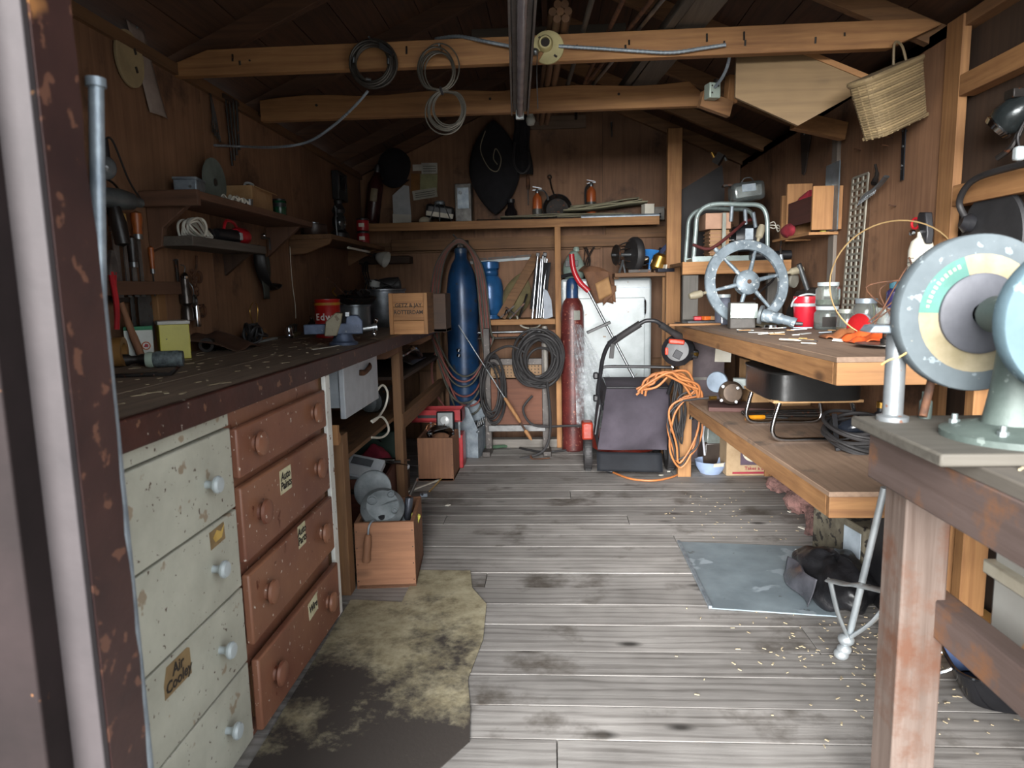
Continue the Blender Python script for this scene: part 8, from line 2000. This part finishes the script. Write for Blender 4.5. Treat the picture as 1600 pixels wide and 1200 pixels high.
def armour(pts, r, name, label):
    o = thing(name, label, 'cable', (0, 0, 0))
    P = smooth_path(pts, 14)
    MB().tube(P, r*0.88, 8, k=1).build('conduit', GALV, o)
    m = MB(); L = 0; last = 0
    for i_ in range(1, len(P)):
        L += (P[i_]-P[i_-1]).length
        if L-last > r*1.7:
            last = L; dd = (P[i_]-P[i_-1]).normalized()
            m.cyl(P[i_]-dd*r*0.45, P[i_]+dd*r*0.45, r, n=8)
    c = m.build('armour_rings', GALV, o); c['kind'] = 'stuff'
    return o
armour([pt(873, 72, Y=2.89), pt(940, 76, Y=2.89), pt(1000, 80, Y=2.89), pt(1050, 82, Y=2.89), pt(1100, 75, Y=2.89), pt(1134, 70, Y=2.89)], 0.0075, 'armoured_cable', 'steel armoured cable running right along the first tie beam')
armour([pt(680, 61, Y=2.97), pt(715, 57, Y=2.92), pt(750, 63, Y=2.885), pt(785, 70, Y=2.88), pt(838, 80, Y=2.88)], 0.0075, 'armoured_cable', 'short armoured cable arching left of the cream lamp holder')
armour([pt(1140, 88, Y=2.96), pt(1136, 105, Y=3.05), pt(1128, 122, Y=3.15), pt(1117, 136, Y=3.22)], 0.007, 'armoured_cable', 'armoured cable dropping to the small switch box')
armour([pt(575, 142, Y=2.88), pt(555, 165, Y=2.9), pt(520, 197, Y=2.95), pt(480, 222, Y=3.0), pt(430, 230, Y=3.05), pt(380, 229, X=LW+0.06), pt(335, 227, X=LW+0.015)], 0.006, 'armoured_cable', 'armoured cable swagging from the dark wire coil to the left wall')
p = pt(1113, 143, Y=3.26)
o = thing('switch_box', 'small pale green junction box at the end of the second beam', 'junction box', p, (0, 0, 0.3))
MB().box((0, 0, 0), (0.055, 0.05, 0.065)).build('box', plain('pale_green_box', '#a4b0a6', '#8b978d', rough=0.4, metal=0.3), o, bevel=0.004)
for x, z in ((-0.015, 0.018), (-0.015, -0.012), (0.015, 0.018)): MB().cyl((x, -0.025, z), (x, -0.027, z), 0.004, n=8).build('screw', INK, o)
MB().lathe([(0.014, 0), (0.014, 0.015)], (0.012, -0.01, 0.032), (0.3, 0, 1), 12).build('connector', CHROME, o)
MB().bar(V(-0.03, 0.05, -0.02), V(0.12, 0.05, -0.06), 0.03, 0.07).build('mounting_block', oldpine('x'), o)
MB().box((0.13, 0.06, 0.03), (0.05, 0.04, 0.12), (0, 0.06, 0)).build('cleat', pine('z'), o, bevel=0.003)
# wire coils hung on the beams
o = thing('wire_coil', 'thick dark wire coil hung on the first tie beam at left', 'wire coil', pt(583, 100, Y=2.86))
DW = plain('dull_wire', '#4c4843', '#35312d', rough=0.5, metal=0.5)
rng = random.Random(14)
for k in range(12):
    MB().ring((rng.uniform(-.008, .008), -0.004*k+0.02, rng.uniform(-.008, .008)), (rng.uniform(-.08, .08), 1, rng.uniform(-.08, .08)), rng.uniform(.068, .098), 0.0042, 6, 40).build('turn', DW, o)
for k in range(2): MB().bar((0.04, -0.04, 0.05+0.01*k), (0.09, -0.035, 0.02), 0.02, 0.012).build('binding', BLACK, o)
for a in (-1.9, -0.2, 2.9): MB().cyl((0.07*math.cos(a), -0.035, 0.07*math.sin(a)), (0.07*math.cos(a+0.3), -0.035, 0.07*math.sin(a+0.3)), 0.006, n=8).build('bright_tag', STEEL, o)
MB().cyl((0, 0.06, 0.09), (0, -0.05, 0.085), 0.004, n=8).build('nail', STEEL, o)
o = thing('wire_coil', 'figure of eight wire coil hung between the two tie beams', 'wire coil', pt(690, 142, Y=2.86))
for k in range(8):
    s = rng.uniform(-.01, .01); R1, R2 = rng.uniform(.060, .088), rng.uniform(.064, .085)
    pts = []
    for j in range(24):
        t = 2*PI*j/24
        if j < 12: pts.append((R1*0.9*math.sin(2*t)+s-0.012, -0.003*k+0.012, R1*(1-math.cos(2*t))*1.05))
        else: pts.append((-R2*0.95*math.sin(2*t)+s+0.02, -0.003*k+0.012, -R2*(1-math.cos(2*t))*1.0))
    MB().tube(pts, 0.003, 6, True, 3).build('turn', plain('mid_wire', '#66625a', '#4b4842', rough=0.45, metal=0.6), o)
MB().ring((0, 0, 0), (1, 0, 0.3), 0.012, 0.006, 6, 14).build('binding', BLACK, o)
MB().cyl((0.0, 0.06, 0.17), (0, -0.03, 0.165), 0.004, n=8).build('nail', STEEL, o)
# timber, pipes and rods stored on the tie beams
def stored(name, label, cat, pa, pb, w, h, mat, z=2.275, rnd=False):
    a, b = up(pa[0], pa[1], z), up(pb[0], pb[1], z)
    o = thing(name, label, cat, a)
    d_ = b-a
    a2 = -d_*0.6
    if rnd: MB().cyl(a2, d_*1.3, w, n=12).build('pole', mat, o)
    else: MB().bar(a2, d_*1.3, w, h).build('plank', mat, o, bevel=0.002)
    return o
DG = wood('dusty_plank', '#5f574e', '#38322c', 'y')
stored('stored_plank', 'wide dark plank lying across the tie beams near the middle right', 'plank', (1085, 30), (1010, 125), 0.12, 0.022, DG, 2.28)
stored('stored_plank', 'narrow dusty plank beside the wide one on the tie beams', 'plank', (1058, 20), (985, 120), 0.035, 0.04, DG, 2.28)
stored('stored_rod', 'thin straight rod resting on the tie beams nearest the wide plank', 'rod', (1028, 8), (920, 140), 0.010, 0, STEEL, 2.27, True)
stored('stored_rod', 'second thin rod resting parallel on the tie beams', 'rod', (1012, 8), (912, 135), 0.009, 0, RUST, 2.27, True)
stored('stored_rod', 'steep rod on the tie beams right of the pipe bundle', 'rod', (922, 10), (885, 140), 0.011, 0, DG, 2.275, True)
stored('stored_rod', 'reddish rod on the tie beams between the thin rods', 'rod', (968, 12), (908, 140), 0.009, 0, RUST, 2.27, True)
o = thing('pipe_bundle', 'tied bundle of brown bamboo poles on the tie beams', 'pole bundle', (0, 0, 0))
for k in range(7):
    c = V(0.03*math.cos(k*1.047), 0, 0.03*math.sin(k*1.047)) if k else V(0, 0, 0)
    a, b = up(872+k % 3, 40, 2.30)+c, up(855+k % 3, 145, 2.30)+c
    MB().cyl(a-(b-a)*0.15, b+(b-a)*0.6, 0.0155, n=12).build('pole', wood('bamboo', '#7d5b3d', '#553a26', 'y'), o)
for e in (0.15, 1.15):
    c = up(872, 40, 2.30).lerp(up(855, 145, 2.30), e)
    MB().ring(c, up(855, 145, 2.3)-up(872, 40, 2.3), 0.052, 0.006, 6, 24).build('tie', plain('twine', '#7b6c52', '#5f523c', rough=0.9), o)
o = thing('collar_tie', 'dark cross board nailed high between the rafters', 'board', (0, 3.70, 2.50))
MB().box((0.0, 0, 0), (0.78, 0.03, 0.12)).build('board', wood('smoky_board', '#544c42', '#332d27', 'x'), o, bevel=0.002)
for s in (-1, 1): MB().cyl((s*0.36, -0.016, 0), (s*0.36, -0.019, 0), 0.006, n=8).build('nail', STEEL, o)
# ------------------------------------------------------------------ things on the far corner shelf of the left wall
zC = 1.593
def onC(x, y, d=0.10):
    p = pt(x, y, Z=zC)
    if p.x < LW+d or p.x > LW+0.24:
        t = max(LW+d, min(LW+0.22, p.x)); p = pt(x, y, X=t)
    return Vector((p.x, min(p.y, 5.30), zC))
def tin(loc, label, R=0.045, H=0.085, mat=None):
    o = thing('red_tin', label, 'tin', loc)
    MB().lathe([(R*0.97, 0), (R, 0.003), (R, H-0.003), (R*0.97, H)], n=28).build('can', mat or plain('scarlet_tin', '#9e2029', '#7e1820', rough=0.25), o)
    MB().lathe([(R*1.01, H-0.012), (R*1.01, H), (R*0.9, H+0.002), (0, H)], n=28).build('lid', BLACK, o)
    MB().surf(lambda u, v: Vector(((R+0.0006)*math.sin(-0.4+0.9*u), -(R+0.0006)*math.cos(-0.4+0.9*u), H*0.3+H*0.3*v)), 10, 2).build('label', PAPER, o)
    return o
b0 = Vector((LW+0.20, 4.98, zC))
tin(b0, 'lower red tin of the two stacked on the far corner shelf')
tin(b0+V(0, 0, 0.092), 'upper red tin of the two stacked on the far corner shelf')
o = thing('round_tin', 'dark round tin with steel lid at the near end of the corner shelf', 'tin', (LW+0.11, 4.20, zC))
MB().lathe([(0.075, 0), (0.078, 0.004), (0.078, 0.065), (0.07, 0.07)], n=30).build('can', plain('brown_tin', '#3c2c25', '#291d18', rough=0.4), o)
MB().lathe([(0.03, 0.07), (0.03, 0.082), (0, 0.084)], n=20).build('lid', STEEL, o)
o = thing('kerosene_lantern', 'black wire kerosene lantern on the corner shelf', 'lantern', (LW+0.14, 4.62, zC))
MB().lathe([(0.06, 0), (0.065, 0.01), (0.06, 0.05), (0.03, 0.07)], n=24).build('tank', BLACK, o)
MB().lathe([(0.03, 0.07), (0.045, 0.10), (0.045, 0.14), (0.03, 0.18)], n=20).build('globe', plain('sooty_glass', '#2c2f30', '#1e2021', rough=0.08, bmp=0), o)
MB().lathe([(0.04, 0.18), (0.045, 0.20), (0.025, 0.24), (0.03, 0.26), (0, 0.27)], n=20).build('chimney', BLACK, o)
for s in (-1, 1): MB().tube([(0, s*0.06, 0.03), (0, s*0.072, 0.12), (0, s*0.05, 0.21)], 0.005, 6).build('side_tube', STEEL, o)
MB().ring((0, 0, 0.22), (1, 0, 0), 0.075, 0.003, 6, 24, 0, PI).build('bail', STEEL, o)
for k, (dy, dx, h, lb) in enumerate(((4.80, 0.10, 0.12, 'short black oil bottle left of the red tins'), (4.88, 0.07, 0.16, 'tall black oil bottle beside the red tins'))):
    o = thing('oil_bottle', lb, 'bottle', (LW+dx, dy, zC))
    MB().lathe([(0.028, 0), (0.031, 0.004), (0.031, h*0.7), (0.014, h*0.85), (0.012, h)], n=20).build('bottle', plain('dark_bottle_glass', '#1e1a1c', rough=0.08), o)
    MB().lathe([(0.015, h), (0.015, h+0.018), (0, h+0.02)], n=14).build('cap', RED if k else BRASS, o)
o = thing('wall_radio', 'dark rectangular meter with chrome edges hung above the corner shelf', 'meter', pt(531, 292, X=LW+0.03))
MB().box((0, 0, 0), (0.05, 0.22, 0.20)).build('case', BLACK, o, bevel=0.006)
MB().box((0.026, -0.02, 0.02), (0.004, 0.15, 0.10)).build('glass', plain('sooty_glass', '#2c2f30'), o)
for s in (-1, 1): MB().box((0.028, -0.02+s*0.078, 0.02), (0.005, 0.006, 0.11)).build('chrome_edge', CHROME, o)
o = thing('hung_extinguisher', 'dark red cylinder with pale label hung in the back left corner', 'cylinder', (LW+0.12, 5.55, 1.80), (0.0, 0.16, 0))
MB().lathe([(0.055, 0), (0.06, 0.01), (0.06, 0.30), (0.03, 0.36), (0.02, 0.40)], n=26).build('cylinder', plain('oxblood', '#3f1b1c', '#2b1213', rough=0.3), o)
MB().surf(lambda u, v: Vector((0.061*math.sin(-0.3+0.9*u), -0.061*math.cos(-0.3+0.9*u), 0.16+0.10*v)), 10, 2).build('label', plain('tan_label', '#8d8068', '#746851'), o)
MB().lathe([(0.022, 0.39), (0.022, 0.43), (0.012, 0.45)], n=16).build('valve', STEEL, o)
o = thing('clamp_lamp', 'white clamp lamp shade under the end of the corner shelf', 'lamp', (LW+0.22, 5.25, 1.50), (0, 0, 0))
MB().lathe([(0.015, 0), (0.03, 0.01), (0.05, 0.05), (0.062, 0.09), (0.060, 0.09), (0.048, 0.05), (0.026, 0.012), (0.015, 0)], (0, 0, 0.02), (0.9, -0.2, -0.35), 26).build('shade', plain('enamel_shade', '#b9b8b0', '#a2a199', rough=0.4), o)
MB().cyl((-0.02, 0, 0.03), (0.01, 0, 0.018), 0.018, n=14).build('socket', BLACK, o)
MB().tube([(-0.02, 0, 0.03), (-0.06, -0.03, 0.04), (-0.07, -0.08, 0.068)], 0.006, 8).build('arm', IRON, o)
o = thing('shelf_tube', 'thin pale tube fixed under the corner shelf', 'tube', (LW+0.20, 4.75, 1.545))
MB().cyl((0, -0.16, 0), (0.02, 0.30, -0.005), 0.008, n=10).build('tube', PAPER, o)
for yy in (-0.1, 0.22): MB().box((0, yy, 0.012), (0.016, 0.016, 0.018)).build('clip', IRON, o)
o = thing('dark_ledge', 'dark timber ledge on the back wall in the left corner', 'ledge', (pt(585, 407, Y=5.6).x, 5.62, pt(585, 407, Y=5.6).z))
MB().box((0, 0, 0), (0.60, 0.14, 0.06)).build('timber', darkwood('x'), o, bevel=0.006)
MB().box((-0.1, 0.03, -0.06), (0.05, 0.05, 0.06)).build('bracket', darkwood('z'), o)
o = thing('hung_rope', 'frayed dark rope hanging in the back left corner above the pots', 'rope', pt(572, 440, Y=5.55))
for k in range(3): MB().tube([(0.01*k, 0, 0.16), (0.02*k-0.02, -0.01, 0.08), (0.015*k, 0.0, 0.0), (0.03*k-0.02, 0.0, -0.07)], 0.006, 6).build('strand', FABRIC, o)
o = thing('wrapped_chain', 'pegged string of keys and hooks high on the left wall', 'keys', pt(330, 175, X=LW+0.015))
for k in range(4):
    MB().tube([(0, 0.0, 0.10), (0.004, 0.01*k, 0.0), (0.0, 0.02*k, -0.06-0.01*k)], 0.003, 6).build('string', IRON, o)
    MB().box((0.002, 0.02*k, -0.075-0.01*k), (0.004, 0.016, 0.03)).build('key', STEEL, o)
o = thing('wall_rods', 'bundle of dark rods hanging on the left wall below the roof', 'rods', pt(355, 190, X=LW+0.02))
for k in range(4): MB().cyl((0.004*k, 0.03*k, 0.12), (0.0, 0.03*k+0.02, -0.20+0.03*k), 0.006, n=8).build('rod', IRON, o)
MB().box((0, 0.045, 0.11), (0.02, 0.16, 0.02)).build('rail', darkwood('y'), o)
